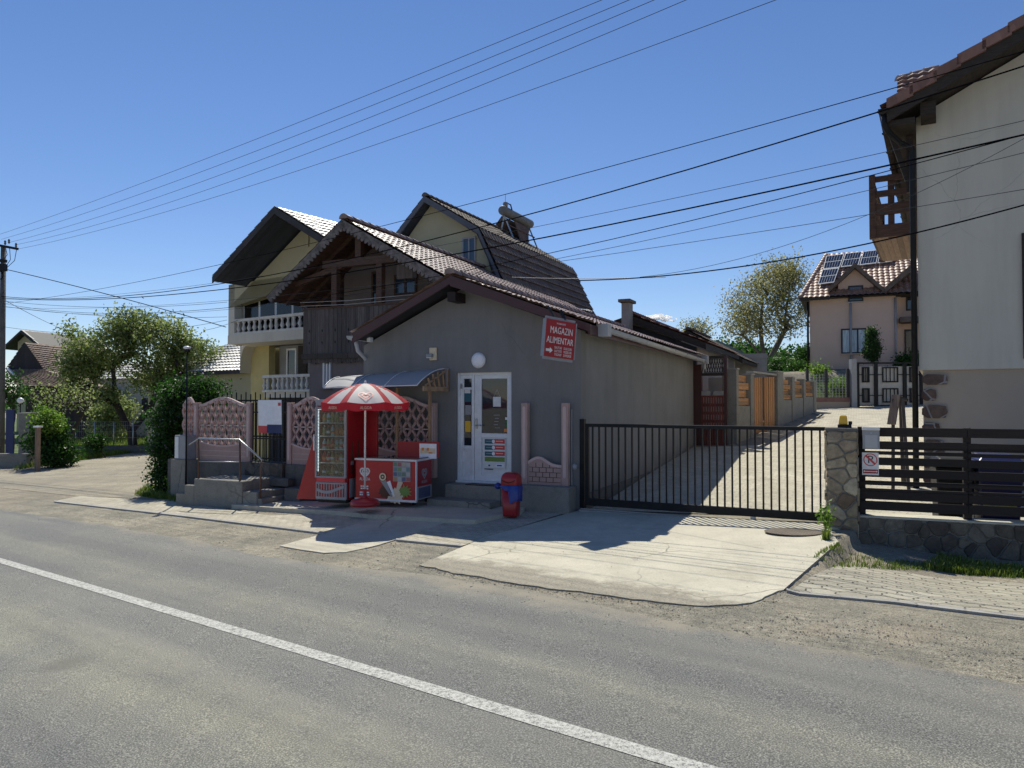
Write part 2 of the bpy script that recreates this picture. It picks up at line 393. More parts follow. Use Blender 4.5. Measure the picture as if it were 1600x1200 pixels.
def paver_mat(name, col, bw, bh, rot=0, zig=0, mortar=.006, dark=.35):
    m, t, b = newmat(name); n = N(t); co = n('ShaderNodeTexCoord').outputs['Object']
    mp = n('ShaderNodeMapping'); mp.inputs['Rotation'].default_value = (0, 0, rot); n.L(co, mp.inputs[0]); vec = mp.outputs[0]
    if zig:
        sp = n('ShaderNodeSeparateXYZ'); n.L(vec, sp.inputs[0])
        def wob(o, per, amp):
            w_ = n('ShaderNodeMath', operation='PINGPONG'); n.L(o, w_.inputs[0]); w_.inputs[1].default_value = per
            q = n('ShaderNodeMapRange'); q.inputs['From Min'].default_value = per*.38; q.inputs['From Max'].default_value = per*.62; q.inputs['To Min'].default_value = -amp; q.inputs['To Max'].default_value = amp
            n.L(w_.outputs[0], q.inputs[0]); return q.outputs[0]
        a1 = n('ShaderNodeMath', operation='ADD'); n.L(sp.outputs[0], a1.inputs[0]); n.L(wob(sp.outputs[1], bh/2, zig), a1.inputs[1])
        a2 = n('ShaderNodeMath', operation='ADD'); n.L(sp.outputs[1], a2.inputs[0]); n.L(wob(sp.outputs[0], bw/2, zig*.7), a2.inputs[1])
        cb = n('ShaderNodeCombineXYZ'); n.L(a1.outputs[0], cb.inputs[0]); n.L(a2.outputs[0], cb.inputs[1]); vec = cb.outputs[0]
    br = n('ShaderNodeTexBrick'); br.inputs['Scale'].default_value = 1; br.inputs['Brick Width'].default_value = bw; br.inputs['Row Height'].default_value = bh
    br.inputs['Mortar Size'].default_value = mortar; br.inputs['Mortar Smooth'].default_value = .3; br.inputs['Bias'].default_value = 0
    br.inputs['Color1'].default_value = (*[x*.9 for x in col], 1); br.inputs['Color2'].default_value = (*[min(1, x*1.08) for x in col], 1)
    br.inputs['Mortar'].default_value = (*[x*dark for x in col], 1); n.L(vec, br.inputs['Vector'])
    f = noise(n, co, 1.6, 8, .7); s = ramp(n, f, [(.3, (.75, .74, .72)), (.7, (1.1, 1.1, 1.1))]); c = mixc(n, 1, br.outputs['Color'], s, 'MULTIPLY')
    sp2 = ramp(n, noise(n, co, 60, 3), [(.3, (.8, .8, .8)), (.7, (1.1, 1.1, 1.1))]); c = mixc(n, 1, c, sp2, 'MULTIPLY')
    n.L(c, b.inputs['Base Color']); b.inputs['Roughness'].default_value = .9; b.inputs['Specular IOR Level'].default_value = .25
    iv = n('ShaderNodeMath', operation='SUBTRACT'); iv.inputs[0].default_value = 1; n.L(br.outputs['Fac'], iv.inputs[1])
    bump(n, iv.outputs[0], b, .006); return m
def stone_mat(name, scale=3.2, cols=((.10, .08, .06), (.22, .18, .12), (.30, .27, .20), (.16, .13, .11)), mortar=(.20, .19, .17)):
    m, t, b = newmat(name); n = N(t); co = n('ShaderNodeTexCoord').outputs['Object']
    ds = n('ShaderNodeTexNoise'); ds.inputs['Scale'].default_value = 2.5; n.L(co, ds.inputs['Vector'])
    ad = mixc(n, .06, co, ds.outputs['Color'], 'ADD')
    v = n('ShaderNodeTexVoronoi', feature='DISTANCE_TO_EDGE'); v.inputs['Scale'].default_value = scale; n.L(ad, v.inputs['Vector'])
    v2 = n('ShaderNodeTexVoronoi'); v2.inputs['Scale'].default_value = scale; n.L(ad, v2.inputs['Vector'])
    sep = n('ShaderNodeSeparateXYZ'); n.L(v2.outputs['Color'], sep.inputs[0])
    c = ramp(n, sep.outputs[0], [(i/(len(cols)-1), x) for i, x in enumerate(cols)])
    s = ramp(n, noise(n, co, 9, 7, .7), [(.3, (.6, .6, .6)), (.7, (1.25, 1.22, 1.15))]); c = mixc(n, 1, c, s, 'MULTIPLY')
    e = ramp(n, v.outputs['Distance'], [(.02, (0, 0, 0)), (.055, (1, 1, 1))])
    c = mixc(n, e, mortar, c); n.L(c, b.inputs['Base Color']); b.inputs['Roughness'].default_value = .85
    nb = bump(n, e, None, .02); bump(n, noise(n, co, 14, 6, .7), b, .012, 1, nb); return m
def stone_cell_mat(name, cols):
    m, t, b = newmat(name); n = N(t); co = n('ShaderNodeTexCoord').outputs['Object']; gi = n('ShaderNodeNewGeometry')
    c = ramp(n, gi.outputs['Random Per Island'], [(i/(len(cols)-1), x) for i, x in enumerate(cols)])
    c = mixc(n, 1, c, ramp(n, noise(n, co, 7, 9, .72), [(.3, (.5, .48, .46)), (.7, (1.35, 1.3, 1.2))]), 'MULTIPLY')
    c = mixc(n, ramp(n, noise(n, co, 3.1, 8, .75), [(.55, (0, 0, 0)), (.7, (.6, .6, .6))]), c, tuple(x*.35 for x in cols[0]))
    n.L(c, b.inputs['Base Color']); b.inputs['Roughness'].default_value = .85
    nb = bump(n, noise(n, co, 16, 8, .75), None, .02); bump(n, noise(n, co, 70, 4, .7), b, .004, 1, nb); return m
def tile_mat(name, c1, c2, rough=.45, moss=None):
    m, t, b = newmat(name); n = N(t); co = n('ShaderNodeTexCoord').outputs['Object']
    f = noise(n, co, 2.6, 6, .7); wv = n('ShaderNodeTexVoronoi'); wv.inputs['Scale'].default_value = 3.4; n.L(co, wv.inputs['Vector'])
    sep = n('ShaderNodeSeparateXYZ'); n.L(wv.outputs['Color'], sep.inputs[0])
    c = mixc(n, f, c1, c2); s = ramp(n, sep.outputs[0], [(0, (.72, .72, .72)), (1, (1.2, 1.2, 1.2))]); c = mixc(n, 1, c, s, 'MULTIPLY')
    if moss:
        mk = ramp(n, noise(n, co, 7, 7, .75), [(.5, (0, 0, 0)), (.68, (.8, .8, .8))]); c = mixc(n, mk, c, moss)
    n.L(c, b.inputs['Base Color']); b.inputs['Roughness'].default_value = rough
    bump(n, noise(n, co, 60, 4), b, .003); return m
def paint_line_mat():
    m, t, b = newmat('road_paint'); n = N(t); co = n('ShaderNodeTexCoord').outputs['Object']
    f = noise(n, co, 28, 5, .7); f2 = noise(n, co, 120, 3, .7); mx = mixc(n, .5, f, f2)
    c = ramp(n, mx, [(.43, (.14, .14, .13)), (.50, (.44, .435, .40)), (.68, (.66, .65, .60))])
    n.L(c, b.inputs['Base Color']); b.inputs['Roughness'].default_value = .75; bump(n, f2, b, .003); return m

MT.update(
 asphalt=road_mat(), line=paint_line_mat(),
 ground=gravel_mat('sandy_gravel', (.235, .205, .155), (.32, .285, .22), (.42, .38, .30), 70, .005),
 lot=gravel_mat('sandy_dirt', (.30, .265, .20), (.37, .33, .255), (.45, .41, .33), 60, .006),
 shoulder=gravel_mat('grey_gravel', (.215, .195, .15), (.31, .285, .22), (.45, .42, .34), 75, .006),
 apron_e=concrete('apron_edge_concrete', (.56, .525, .42), .35, edge=1), apron=concrete('apron_concrete', (.56, .525, .42), .35), pad=concrete('pad_concrete', (.53, .49, .395), .4),
 oldconc=concrete('old_concrete', (.27, .26, .23), .7, .01), dconc=concrete('dark_concrete', (.15, .145, .135), .8, .012),
 kerb=concrete('kerb_concrete', (.38, .37, .34), .4),
 paver_r=paver_mat('sidewalk_pavers', (.41, .385, .31), .29, .20, rad(26.5), .022, .010, .28),
 paver_l=paver_mat('small_pavers', (.52, .48, .385), .2, .1, rad(33), 0, .006, .5),
 drive=paver_mat('drive_pavers', (.54, .50, .40), .2, .16, 0, .012, .006, .62),
 stucco=M('grey_stucco', (.225, .220, .215), .92, .05, .7, 130, .006, dirt=(.17, .168, .167), streak=.1),
 stucco_side=M('grey_stucco_side', (.232, .232, .230), .92, .07, .8, 110, .007, dirt=(.2, .198, .195), streak=.1),
 maroon=M('maroon_metal', (.065, .019, .018), .38, .1, 3, 30, .001),
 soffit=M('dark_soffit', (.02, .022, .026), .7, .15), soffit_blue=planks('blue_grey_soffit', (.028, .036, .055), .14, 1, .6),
 tile=tile_mat('brown_tile', (.20, .125, .10), (.36, .27, .23), .42), tile_dark=tile_mat('mossy_tile', (.075, .055, .047), (.15, .11, .09), .8, (.17, .155, .10)),
 tile_red=tile_mat('red_tile', (.16, .07, .05), (.30, .17, .13), .6), tile_old=tile_mat('old_tile', (.14, .09, .07), (.30, .21, .165), .85, (.2, .18, .13)),
 tile_pink=tile_mat('pinkish_tile', (.26, .14, .10), (.42, .28, .21), .5),
 metal_roof=M('pale_metal_roof', (.40, .385, .36), .55, .12, 2, 20, .001), sheet_grey=M('grey_sheet_roof', (.45, .44, .42), .5, .08),
 gutter=M('grey_white_gutter', (.42, .43, .45), .45, .05), bluegutter=M('pale_gutter', (.48, .50, .53), .45, .05),
 wood_old=planks('weathered_wood', (.10, .08, .065), .5, 0), wood_dark=M('dark_wood', (.035, .026, .02), .8, .3, 6, 40, .003, stretch=(1, 1, 8)),
 wood_grey=planks('grey_boards', (.125, .105, .10), .13, 0), lace=M('grey_bargeboard', (.16, .14, .13), .85, .35, 9, 60, .003),
 wood_brown=M('brown_wood', (.085, .045, .03), .7, .3, 5, 50, .003, stretch=(1, 1, 6)), wood_orange=planks('orange_boards', (.50, .22, .055), .14, 0, .55),
 wood_orange_h=planks('orange_boards_flat', (.48, .22, .065), .26, 2, .55), wood_honey=M('honey_wood', (.38, .24, .14), .6, .2, 6, 60, .002, stretch=(6, 1, 1)),
 wood_black=planks('black_brown_boards', (.020, .013, .011), .5, 2, .75), wood_lining=planks('balcony_lining', (.30, .20, .14), .12, 0, .7),
 cream=M('cream_render', (.44, .41, .27), .9, .05, .8, dirt=(.36, .33, .23)), white_r=M('off_white_render', (.60, .57, .49), .9, .03, .5, 150, .004, dirt=(.55, .515, .44), streak=.08),
 beige_r=M('beige_render', (.42, .35, .28), .9, .04, .6, 150, .004), grey_r=M('grey_render', (.30, .29, .28), .9, .08), lav=M('lavender_render', (.20, .17, .165), .9, .08),
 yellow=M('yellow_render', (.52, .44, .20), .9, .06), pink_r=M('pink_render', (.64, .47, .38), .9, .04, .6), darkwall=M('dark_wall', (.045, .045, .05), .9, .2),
 pinkc=M('pink_concrete', (.46, .31, .275), .85, .1, 2.5, 70, .003, dirt=(.36, .26, .24)), pinkl=M('pale_pink_concrete', (.60, .45, .42), .85, .08),
 black=M('black_paint', (.010, .011, .013), .5, .2, 8, 60, .0005, spec=.25), steel=M('galvanised_steel', (.42, .43, .44), .4, .1, metallic=.8), rust=M('rusty_metal', (.12, .07, .05), .8, .3),
 greyp=plain('grey_plastic', (.30, .31, .33), .45), white=plain('white_upvc', (.78, .79, .80), .35), whitem=M('white_metal', (.72, .72, .72), .4, .05),
 lampw=plain('white_lamp', (.85, .86, .90), .35), red=plain('red_paint', (.42, .014, .018), .35), redd=plain('deep_red', (.30, .008, .014), .4), redm=plain('matt_red', (.36, .018, .025), .55),
 redp=plain('red_plastic', (.36, .018, .022), .3), bluebag=plain('blue_bag', (.01, .04, .25), .35), blue=plain('blue_plastic', (.006, .012, .09), .4), teal=plain('teal_print', (.02, .11, .15), .5),
 redprint=plain('red_print', (.62, .05, .06), .5), greenp=plain('green_print', (.17, .28, .06), .5), greend=plain('dark_green', (.02, .14, .03), .5), yellowp=plain('yellow_plastic', (.80, .45, .02), .3), paper=plain('paper', (.75, .75, .74), .7),
 navy=plain('navy_print', (.015, .03, .12), .5), orange=plain('orange_print', (.75, .25, .04), .5), brownp=plain('brown_print', (.10, .035, .02), .5), creamp=plain('cream_print', (.72, .60, .42), .5),
 glass=glass('dark_glass'), glassb=glass('blue_glass', (.03, .06, .10), .08), curtain=M('curtain', (.50, .60, .64), .8, .3, 5, 20, .004, stretch=(6, 6, .3)),
 stone=stone_mat('field_stone', 4.6, ((.13, .10, .07), (.30, .25, .16), (.38, .34, .25), (.20, .16, .13))), stone_d=stone_mat('dark_stone', 3.8, ((.05, .045, .04), (.11, .095, .08), (.16, .14, .12), (.08, .07, .06)), (.10, .095, .085)),
 stone_r=stone_mat('reddish_stone', 2.4, ((.10, .06, .05), (.16, .11, .09), (.13, .08, .065)), (.30, .28, .27)),
 stc=stone_cell_mat('gate_stones', [(.16, .11, .08), (.42, .36, .25), (.22, .17, .13), (.52, .47, .36), (.30, .22, .15), (.36, .33, .28)]), stcd=stone_cell_mat('wall_stones', [(.05, .042, .036), (.19, .165, .13), (.09, .075, .065), (.24, .22, .18), (.12, .095, .075)]), redwood=M('red_brown_wood', (.16, .045, .035), .75, .2), slate=M('slate_grey', (.085, .09, .11), .5, .1), wire=plain('cable_black', (.008, .008, .010), 1, spec=0), wire_grey=plain('cable_grey', (.05, .055, .065), 1, spec=.1), wire_pale=plain('cable_pale', (.45, .45, .44), .6),
 bark=M('bark', (.13, .115, .095), .95, .3, 7, 25, .02, stretch=(1, 1, .3)), bark_d=M('dark_bark', (.045, .036, .03), .95, .3, 7, 25, .02),
 leaf=leafmat('apple_leaves', [(.09, .13, .03), (.16, .21, .06), (.22, .27, .10), (.32, .34, .19)]), leaf_d=leafmat('dark_leaves', [(.012, .04, .008), (.03, .085, .015), (.06, .12, .03)]),
 leaf_b=leafmat('bright_leaves', [(.07, .14, .02), (.14, .24, .04), (.20, .30, .07)]), leaf_o=leafmat('young_leaves', [(.15, .15, .055), (.24, .22, .09), (.32, .30, .16), (.14, .18, .06)], .45),
 leaf_p=leafmat('pale_leaves', [(.20, .25, .09), (.30, .34, .15), (.12, .18, .05)]), thuja=leafmat('thuja_leaves', [(.03, .07, .02), (.06, .11, .035)]), lilac=leafmat('lilac_flowers', [(.30, .24, .36), (.42, .36, .48)]),
 grass=leafmat('grass_blades', [(.06, .11, .015), (.13, .19, .03), (.22, .26, .07)], .3), lawn=M('lawn', (.085, .13, .03), .95, .3, 1.2, 40, .03), hill=M('hill_grass', (.13, .19, .055), .95, .35, .05, .6, .4),
 panel=plain('solar_glass', (.012, .016, .03), .12), tank=M('tank_metal', (.16, .165, .16), .6, .2), stonepeb=gravel_mat('pebble', (.10, .095, .09), (.22, .2, .17), (.4, .37, .32), 8, .002))
# ================================================================ GROUND
def sheet(name, xs, ys, zf, mat, kind='structure'):
    V = [(x, y, zf(x, y)) for y in ys for x in xs]; nx = len(xs)
    Fc = [(j*nx+i, j*nx+i+1, (j+1)*nx+i+1, (j+1)*nx+i) for j in range(len(ys)-1) for i in range(nx-1)]
    me = bpy.data.meshes.new(name); me.from_pydata(V, [], Fc); me.materials.append(mat)
    me.polygons.foreach_set('use_smooth', [True]*len(Fc))
    o = bpy.data.objects.new(name, me); C.objects.link(o); o['kind'] = kind; return o
def lin(a, b, s): 
    n = max(1, int(round((b-a)/s))); return [a+(b-a)*i/n for i in range(n+1)]
xs = [-900, -400, -200, -120]+lin(-80, -20, 4)[:-1]+lin(-20, 2.5, .5)[:-1]+lin(2.5, 6, .1)[:-1]+lin(6, 30, .5)+lin(34, 70, 4)+[120, 200, 400, 900]
ys = [-400, -150, -60, -30]+lin(-14, 7.5, .5)[:-1]+lin(7.5, 12, .1)[:-1]+lin(12, 45, .5)+lin(47, 80, 3)+[100, 140, 200, 350, 700, 1500]
ground = sheet('ground', xs, ys, lambda x, y: g(x, y)-.004, MT['ground'])
def drape(name, pts, off, mat, res=.5, kind='structure', F=None, thick=0):
    """a thin sheet over the polygon pts (world xy), following the terrain"""
    bm = bmesh.new(); vs_ = [bm.verts.new((p[0], p[1], 0)) for p in pts]; f = bm.faces.new(vs_)
    bmesh.ops.triangulate(bm, faces=[f])
    x0, x1 = min(p[0] for p in pts), max(p[0] for p in pts); y0, y1 = min(p[1] for p in pts), max(p[1] for p in pts)
    for ax, a, b in ((0, x0, x1), (1, y0, y1)):
        v = math.ceil(a/res)*res
        while v < b:
            co = (v, 0, 0) if ax == 0 else (0, v, 0); no = (1, 0, 0) if ax == 0 else (0, 1, 0)
            bmesh.ops.bisect_plane(bm, geom=bm.verts[:]+bm.edges[:]+bm.faces[:], plane_co=co, plane_no=no, dist=1e-5); v += res
    bmesh.ops.recalc_face_normals(bm, faces=bm.faces)
    for f in bm.faces:
        if f.normal.z < 0: f.normal_flip()
    for v in bm.verts: v.co.z = g(v.co.x, v.co.y)+off
    if thick:
        be = [e for e in bm.edges if e.is_boundary]
        r = bmesh.ops.extrude_edge_only(bm, edges=be)
        for v in [x for x in r['geom'] if isinstance(x, bmesh.types.BMVert)]: v.co.z -= thick
    bm.normal_update()
    o_ = Fr(0, 0, 0) if F is None else F
    me = bpy.data.meshes.new(name)
    M4 = Matrix.Translation(o_.o) @ Matrix.Rotation(o_.ang, 4, 'Z'); bm.transform(M4.inverted())
    bm.to_mesh(me); bm.free(); me.materials.append(mat)
    o = bpy.data.objects.new(name, me); C.objects.link(o); o.matrix_world = M4
    if kind: o['kind'] = kind
    return o
def gp(l, off=0): return [tuple(G(px, py, off)[:2]) for px, py in l]
def wob(pts, amp, step=.35, seed=1, closed=False):
    r = random.Random(seed); out = []
    P = pts+[pts[0]] if closed else pts
    for a, b in zip(P, P[1:]):
        L = math.hypot(b[0]-a[0], b[1]-a[1]); n = max(1, int(L/step))
        for i in range(n):
            t = i/n; j = 0 if i == 0 else amp
            out.append((a[0]+(b[0]-a[0])*t+r.uniform(-j, j), a[1]+(b[1]-a[1])*t+r.uniform(-j, j)))
    if not closed: out.append(P[-1])
    return out
# road: direction from the painted line
l0, l1 = G(0, 876.5), G(1080, 1199)
rdv = (l0-l1); rdv.z = 0; rdv.normalize(); ROADANG = math.degrees(math.atan2(rdv.y, -rdv.x))
edge = gp([(0, 797), (140, 817), (281, 841), (400, 868), (520, 884), (660, 897), (790, 916), (900, 938), (1000, 962), (1100, 983), (1300, 1017), (1450, 1043), (1600, 1072)])
e0 = Vector((*edge[0], 0)); e1 = Vector((*edge[-1], 0))
nrm = Vector((rdv.y, -rdv.x, 0)); nrm = nrm if nrm.y < 0 else -nrm      # points to the near side of the road
farp = [tuple((e0+rdv*150)[:2])]+wob(edge, .035, .3, 3)+[tuple((e1-rdv*60)[:2])]
RF = Fr(e1.x, e1.y, ROADANG, 0)
# road frame: local x along the road to the right, local y towards the verge
lc = Vector((l1.x, l1.y, 0))
near0 = lc+nrm*3.9
road = drape('road', [tuple(p) for p in farp]+[tuple((near0-rdv*62)[:2]), tuple((near0+rdv*(150+(e0-near0).dot(rdv)))[:2])], .004, MT['asphalt'], 1.0, F=RF)
a = lc+rdv*190; b = lc-rdv*60; hw = nrm*.072
line = drape('road_line', [tuple((a+hw)[:2]), tuple((b+hw)[:2]), tuple((b-hw)[:2]), tuple((a-hw)[:2])], .008, MT['line'], 2.0)
verge_far = drape('far_verge', [tuple((near0+rdv*100)[:2]), tuple((near0-rdv*60)[:2]), tuple((near0-rdv*60+nrm*9)[:2]), tuple((near0+rdv*100+nrm*9)[:2])], .001, MT['lot'], 2.0)

# aprons, pads, pavers
a3 = [Vector((*p, 0)) for p in ((2.87, 7.87), (4.50, 10.26))]; dd_ = (a3[1]-a3[0]).normalized(); rn_ = Vector((dd_.y, -dd_.x, 0))
apron = gp([(655, 884), (760, 840), (905, 798)])+gp([(1290, 820)])+[(4.50, 10.26), (2.87, 7.87)]+wob(gp([(1222, 922), (1190, 938), (1150, 946), (1090, 948), (972, 935), (800, 912), (700, 894), (655, 884)]), .03, .12, 5)[1:-1]
def keep_in(p):
    s_ = (p[0]-2.87)*rn_.x+(p[1]-7.87)*rn_.y; return (p[0]-rn_.x*(s_+.01), p[1]-rn_.y*(s_+.01)) if s_ > -.01 else p
apron = [keep_in(p) for p in apron]
drape('concrete_apron', apron, .012, MT['apron_e'], .25, thick=.016, F=RF)
padp = gp([(437, 854), (509, 834), (606, 804), (690, 799), (744, 801), (672, 826), (619, 844)])+wob(gp([(619, 844), (590, 853), (569, 858), (540, 864), (506, 865), (470, 860), (437, 854)]), .03, .3, 8)[1:-1]
drape('concrete_pad', padp, .013, MT['pad'], .5, thick=.03)
drape('small_paver_patch', gp([(619, 844), (672, 826), (744, 801), (770, 797), (900, 797), (780, 834), (722, 854)]), .010, MT['paver_l'], .5)
drape('kerb_edge', gp([(619, 843.4), (722, 853.4), (722, 855.6), (619, 845.6)]), .026, MT['kerb'], 1, thick=.06)
drape('left_sidewalk', gp([(85, 783.5), (125, 775.5), (270, 784), (420, 806), (560, 800), (606, 804), (509, 834), (470, 829), (300, 808)]), .010, MT['paver_l'], .5)
drape('sidewalk_kerb', gp([(85, 783.5), (300, 807.6), (509, 833.5), (509, 836), (300, 810), (85, 785.5)]), .028, MT['kerb'], 1, thick=.08)
drape('right_sidewalk', [tuple((a3[0]+rn_*.05)[:2]), tuple((a3[0].lerp(a3[1], .5)+rn_*.10)[:2])]+gp([(1310, 885), (1400, 893), (1600, 912), (1900, 942), (1900, 1002), (1600, 965), (1400, 941)]), .012, MT['paver_r'], .5)
drape('right_sidewalk_kerb', gp([(1229, 922), (1400, 941), (1600, 965), (1900, 1002), (1900, 1006), (1600, 968.6), (1400, 944), (1229, 925)]), .022, MT['kerb'], 1, thick=.08)
drape('dirt_lot', wob(gp([(-140, 760), (0, 737), (110, 722), (240, 702), (262, 770), (230, 779), (120, 775), (0, 762), (-120, 752)]), .05, 1.5, 4, True), .003, MT['lot'], 2)
drape('gravel_shoulder', wob(gp([(0, 795), (60, 778), (100, 787), (300, 811), (500, 836), (430, 858), (500, 868), (640, 850), (720, 858), (650, 887), (900, 934), (1000, 946), (1150, 952), (1225, 926), (1400, 947), (1600, 971), (1900, 1030), (1900, 1160), (1600, 1090), (1300, 1032), (1000, 975), (700, 918), (500, 895), (300, 855), (0, 806)]), .04, .4, 6, True), .0015, MT['shoulder'], 1)
# paved drive behind the gate, up to the yard of the pink house
drv = [tuple(G(912, 786)[:2]), tuple(G(1296, 816)[:2])]
S = Fr(1.29, 13.84, 25)
def sw(x, y): return tuple(S.w((x, y, 0))[:2])
drv = [sw(.1, .1), sw(4.3, .15), sw(12.5, .2), sw(14, 12), (22, 36.8), (14.0, 36.8), sw(3.4, 21), sw(2.2, 10.5), sw(.1, 9.8)]
drape('paved_drive', drv, .012, MT['drive'], .5, F=Fr(1.29, 13.84, 25))
# lawns at the far left and the green hill on the right
drape('garden_lawn', gp([(-200, 690), (95, 716), (150, 700), (262, 693), (300, 690), (300, 655), (-200, 652)]), .01, MT['lawn'], 3)
drape('garden_path', gp([(110, 694), (240, 688), (300, 682), (300, 672), (200, 677), (110, 684)]), .02, MT['apron'], 3)
def hz_(x, y):
    r = math.hypot(x, y); a = math.degrees(math.atan2(x, y))
    h = 14.5*ss(90, 260, r)*ss(-12, 6, a)*(1-.3*ss(40, 60, a))+3*ss(140, 300, r)
    return -1.5+h+2.2*math.sin(x*.021+1)*ss(120, 250, r)+1.2*math.sin(x*.06+y*.02)*ss(140, 260, r)
sheet('hill', lin(-320, 420, 8), lin(70, 330, 6), hz_, MT['hill'])

# the apron's raised right edge
mbe = []
for i in range(12):
    p = a3[0].lerp(a3[1], i/11); mbe.append(((p.x, p.y, g(p.x, p.y)+.013), (p.x+rn_.x*.02, p.y+rn_.y*.02, g(p.x+.25*rn_.x, p.y+.25*rn_.y)-.02)))
me_ = bpy.data.meshes.new('apron_edge'); V_e = [q for a, b in mbe for q in (a, b)]; me_.from_pydata(V_e, [], [(2*i, 2*i+1, 2*i+3, 2*i+2) for i in range(11)]); me_.materials.append(MT['oldconc']); oe_ = bpy.data.objects.new('apron_edge', me_); C.objects.link(oe_); oe_['kind'] = 'structure'
# loose stones of the verge: nobody could count them
mb = MB()
sh_poly = gp([(0, 796), (300, 828), (500, 858), (640, 868), (760, 898), (1000, 950), (1225, 975), (1600, 1030)])
rr = random.Random(11)
def stone(mb, x, y, s, z=None):
    b = len(mb.V); z = g(x, y)+s*.15 if z is None else z
    pts = [(1, 0, 0), (.2, 1, .1), (-1, .1, 0), (-.1, -1, 0), (.1, .1, .8), (0, 0, -.5)]
    for p in pts: mb.V.append((x+p[0]*s*rr.uniform(.6, 1.2), y+p[1]*s*rr.uniform(.6, 1.2), z+p[2]*s*rr.uniform(.5, 1)))
    for f in ((0, 1, 4), (1, 2, 4), (2, 3, 4), (3, 0, 4), (1, 0, 5), (2, 1, 5), (3, 2, 5), (0, 3, 5)): mb.face([b+i for i in f])
for i in range(9000):
    t = rr.random()*(len(sh_poly)-1); k = int(t); t -= k
    x = sh_poly[k][0]*(1-t)+sh_poly[k+1][0]*t; y = sh_poly[k][1]*(1-t)+sh_poly[k+1][1]*t
    o = rr.gauss(0, .55 if k > 3 else .8); x += -nrm.x*o; y += -nrm.y*o
    s = abs(rr.gauss(0, .0045))+.0025
    stone(mb, x, y, min(s, .022))
for i in range(500):      # crumbs on the apron and on the asphalt
    p = G(rr.uniform(300, 1600), rr.uniform(850, 1010)); stone(mb, p.x, p.y, rr.uniform(.003, .009), g(p.x, p.y)+.024)
for i in range(1500):      # dirt and grit creeping over the apron's front edge
    q = apron[6+rr.randrange(len(apron)-6)]; stone(mb, q[0]+rr.gauss(0, .16), q[1]+rr.gauss(.02, .10), abs(rr.gauss(0, .005))+.003, None)
o = mb.build('loose_gravel', MT['stonepeb']); tag(o, 'loose grey stones scattered along the verge between road and pavements', 'gravel', kind='stuff')

# ================================================================ tiled roofs
def tiles(mb, P0, ea, ed, L, D, tw=.24, course=.34, amp=.022, step=.022, seg=6, x0f=None, x1f=None):
    """rows of pantiles; P0 corner on the ridge, ea along the ridge, ed down the slope; x0f/x1f cut the rows at an angle"""
    P0, ea, ed = Vector(P0), Vector(ea).normalized(), Vector(ed).normalized(); n = ea.cross(ed)
    if n.z < 0: n = -n
    nr = max(1, round(D/course)); course = D/nr
    nx = max(2, int(round(L/tw*seg)))
    rows = []
    for k in range(nr):
        rows.append((k*course, 0)); rows.append(((k+1)*course+.02, step))
    b = len(mb.V)
    for j, (d, h) in enumerate(rows):
        xa = x0f(d) if x0f else 0; xb = x1f(d) if x1f else L
        k = j//2
        for i in range(nx+1):
            s = xa+(xb-xa)*i/nx; ph = 2*math.pi*s/tw
            z = amp*(abs(math.cos(ph/2))**.8-.5)*1.6
            jit = (math.sin(k*12.9+int(s/tw)*7.3)*43758.5 % 1-.5)*.008
            p = P0+ea*s+ed*d+n*(h+z+jit); mb.V.append(tuple(p))
    for j in range(len(rows)-1):
        for i in range(nx):
            a = b+j*(nx+1)+i; mb.face((a, a+1, a+nx+2, a+nx+1), False)
    return mb
def ridge_caps(mb, p, q, r=.12, n=None, L=.36):
    p, q = Vector(p), Vector(q); d = (q-p); T = d.length; d.normalize(); n = int(T/L)
    side = d.cross(Vector((0, 0, 1))).normalized()
    for i in range(n):
        b = len(mb.V)
        for k, (s, rr_) in enumerate(((i*L, r*1.12), ((i+1)*L+.03, r*.92))):
            for m in range(7):
                t = math.pi*m/6; mb.V.append(tuple(p+d*s+side*math.cos(t)*rr_+Vector((0, 0, 1))*(math.sin(t)*rr_-.04)))
        for m in range(6): mb.face((b+m, b+m+1, b+8+m, b+7+m), True)
        mb.face([b+m for m in range(7)])
    return mb
# ================================================================ SHOP (frame S: x along the front to the right, y into the lot)
X0 = S.hit(568, 600)[0]; XR, ZR = S.hit(704, 428, -.45); ZR -= .05
XL, ZL = S.hit(553, 521, -.45); XE, ZE = S.hit(921, 505, -.45)
WALLZ = -.3; LEN = 10.4
shop = thing('shop_building', 'low grey plastered food shop with gabled brown tiled roof and maroon fascia', 'shop', S, (X0/2, 0, 0))
def roofz(x):
    return ZR+(x-XR)*(ZE-ZR)/(XE-XR) if x > XR else ZR+(XR-x)*(ZL-ZR)/(XR-XL)
DX0, DZ1 = S.hit(713, 582.5); DX1, _ = S.hit(799, 583); DZ0 = S.hit(755, 753)[1]
T = .14
mb = MB(S)
rz = lambda x: roofz(x)-T-.05
mb.prism([(X0, WALLZ), (DX0, WALLZ), (DX0, DZ1), (DX0, rz(DX0)), (X0, rz(X0))], 0, .3)
mb.prism([(DX1, WALLZ), (0, WALLZ), (0, rz(0)), (DX1, rz(DX1)), (DX1, DZ1)], 0, .3)
mb.prism([(DX0, DZ1), (DX1, DZ1), (DX1, rz(DX1)), (XR, rz(XR)), (DX0, rz(DX0))] if DX0 < XR < DX1 else [(DX0, DZ1), (DX1, DZ1), (DX1, rz(DX1)), (DX0, rz(DX0))], 0, .3)
mb.box(DX0, DX1, .002, .3, WALLZ, DZ0)
if not (DX0 < XR < DX1) : pass
mb.build('front_wall', MT['stucco'], shop)
mb = MB(S); mb.prism([(.3, WALLZ), (LEN, WALLZ), (LEN, rz(0)), (.3, rz(0))], -.3, 0, 'x'); mb.build('side_wall', MT['stucco_side'], shop)
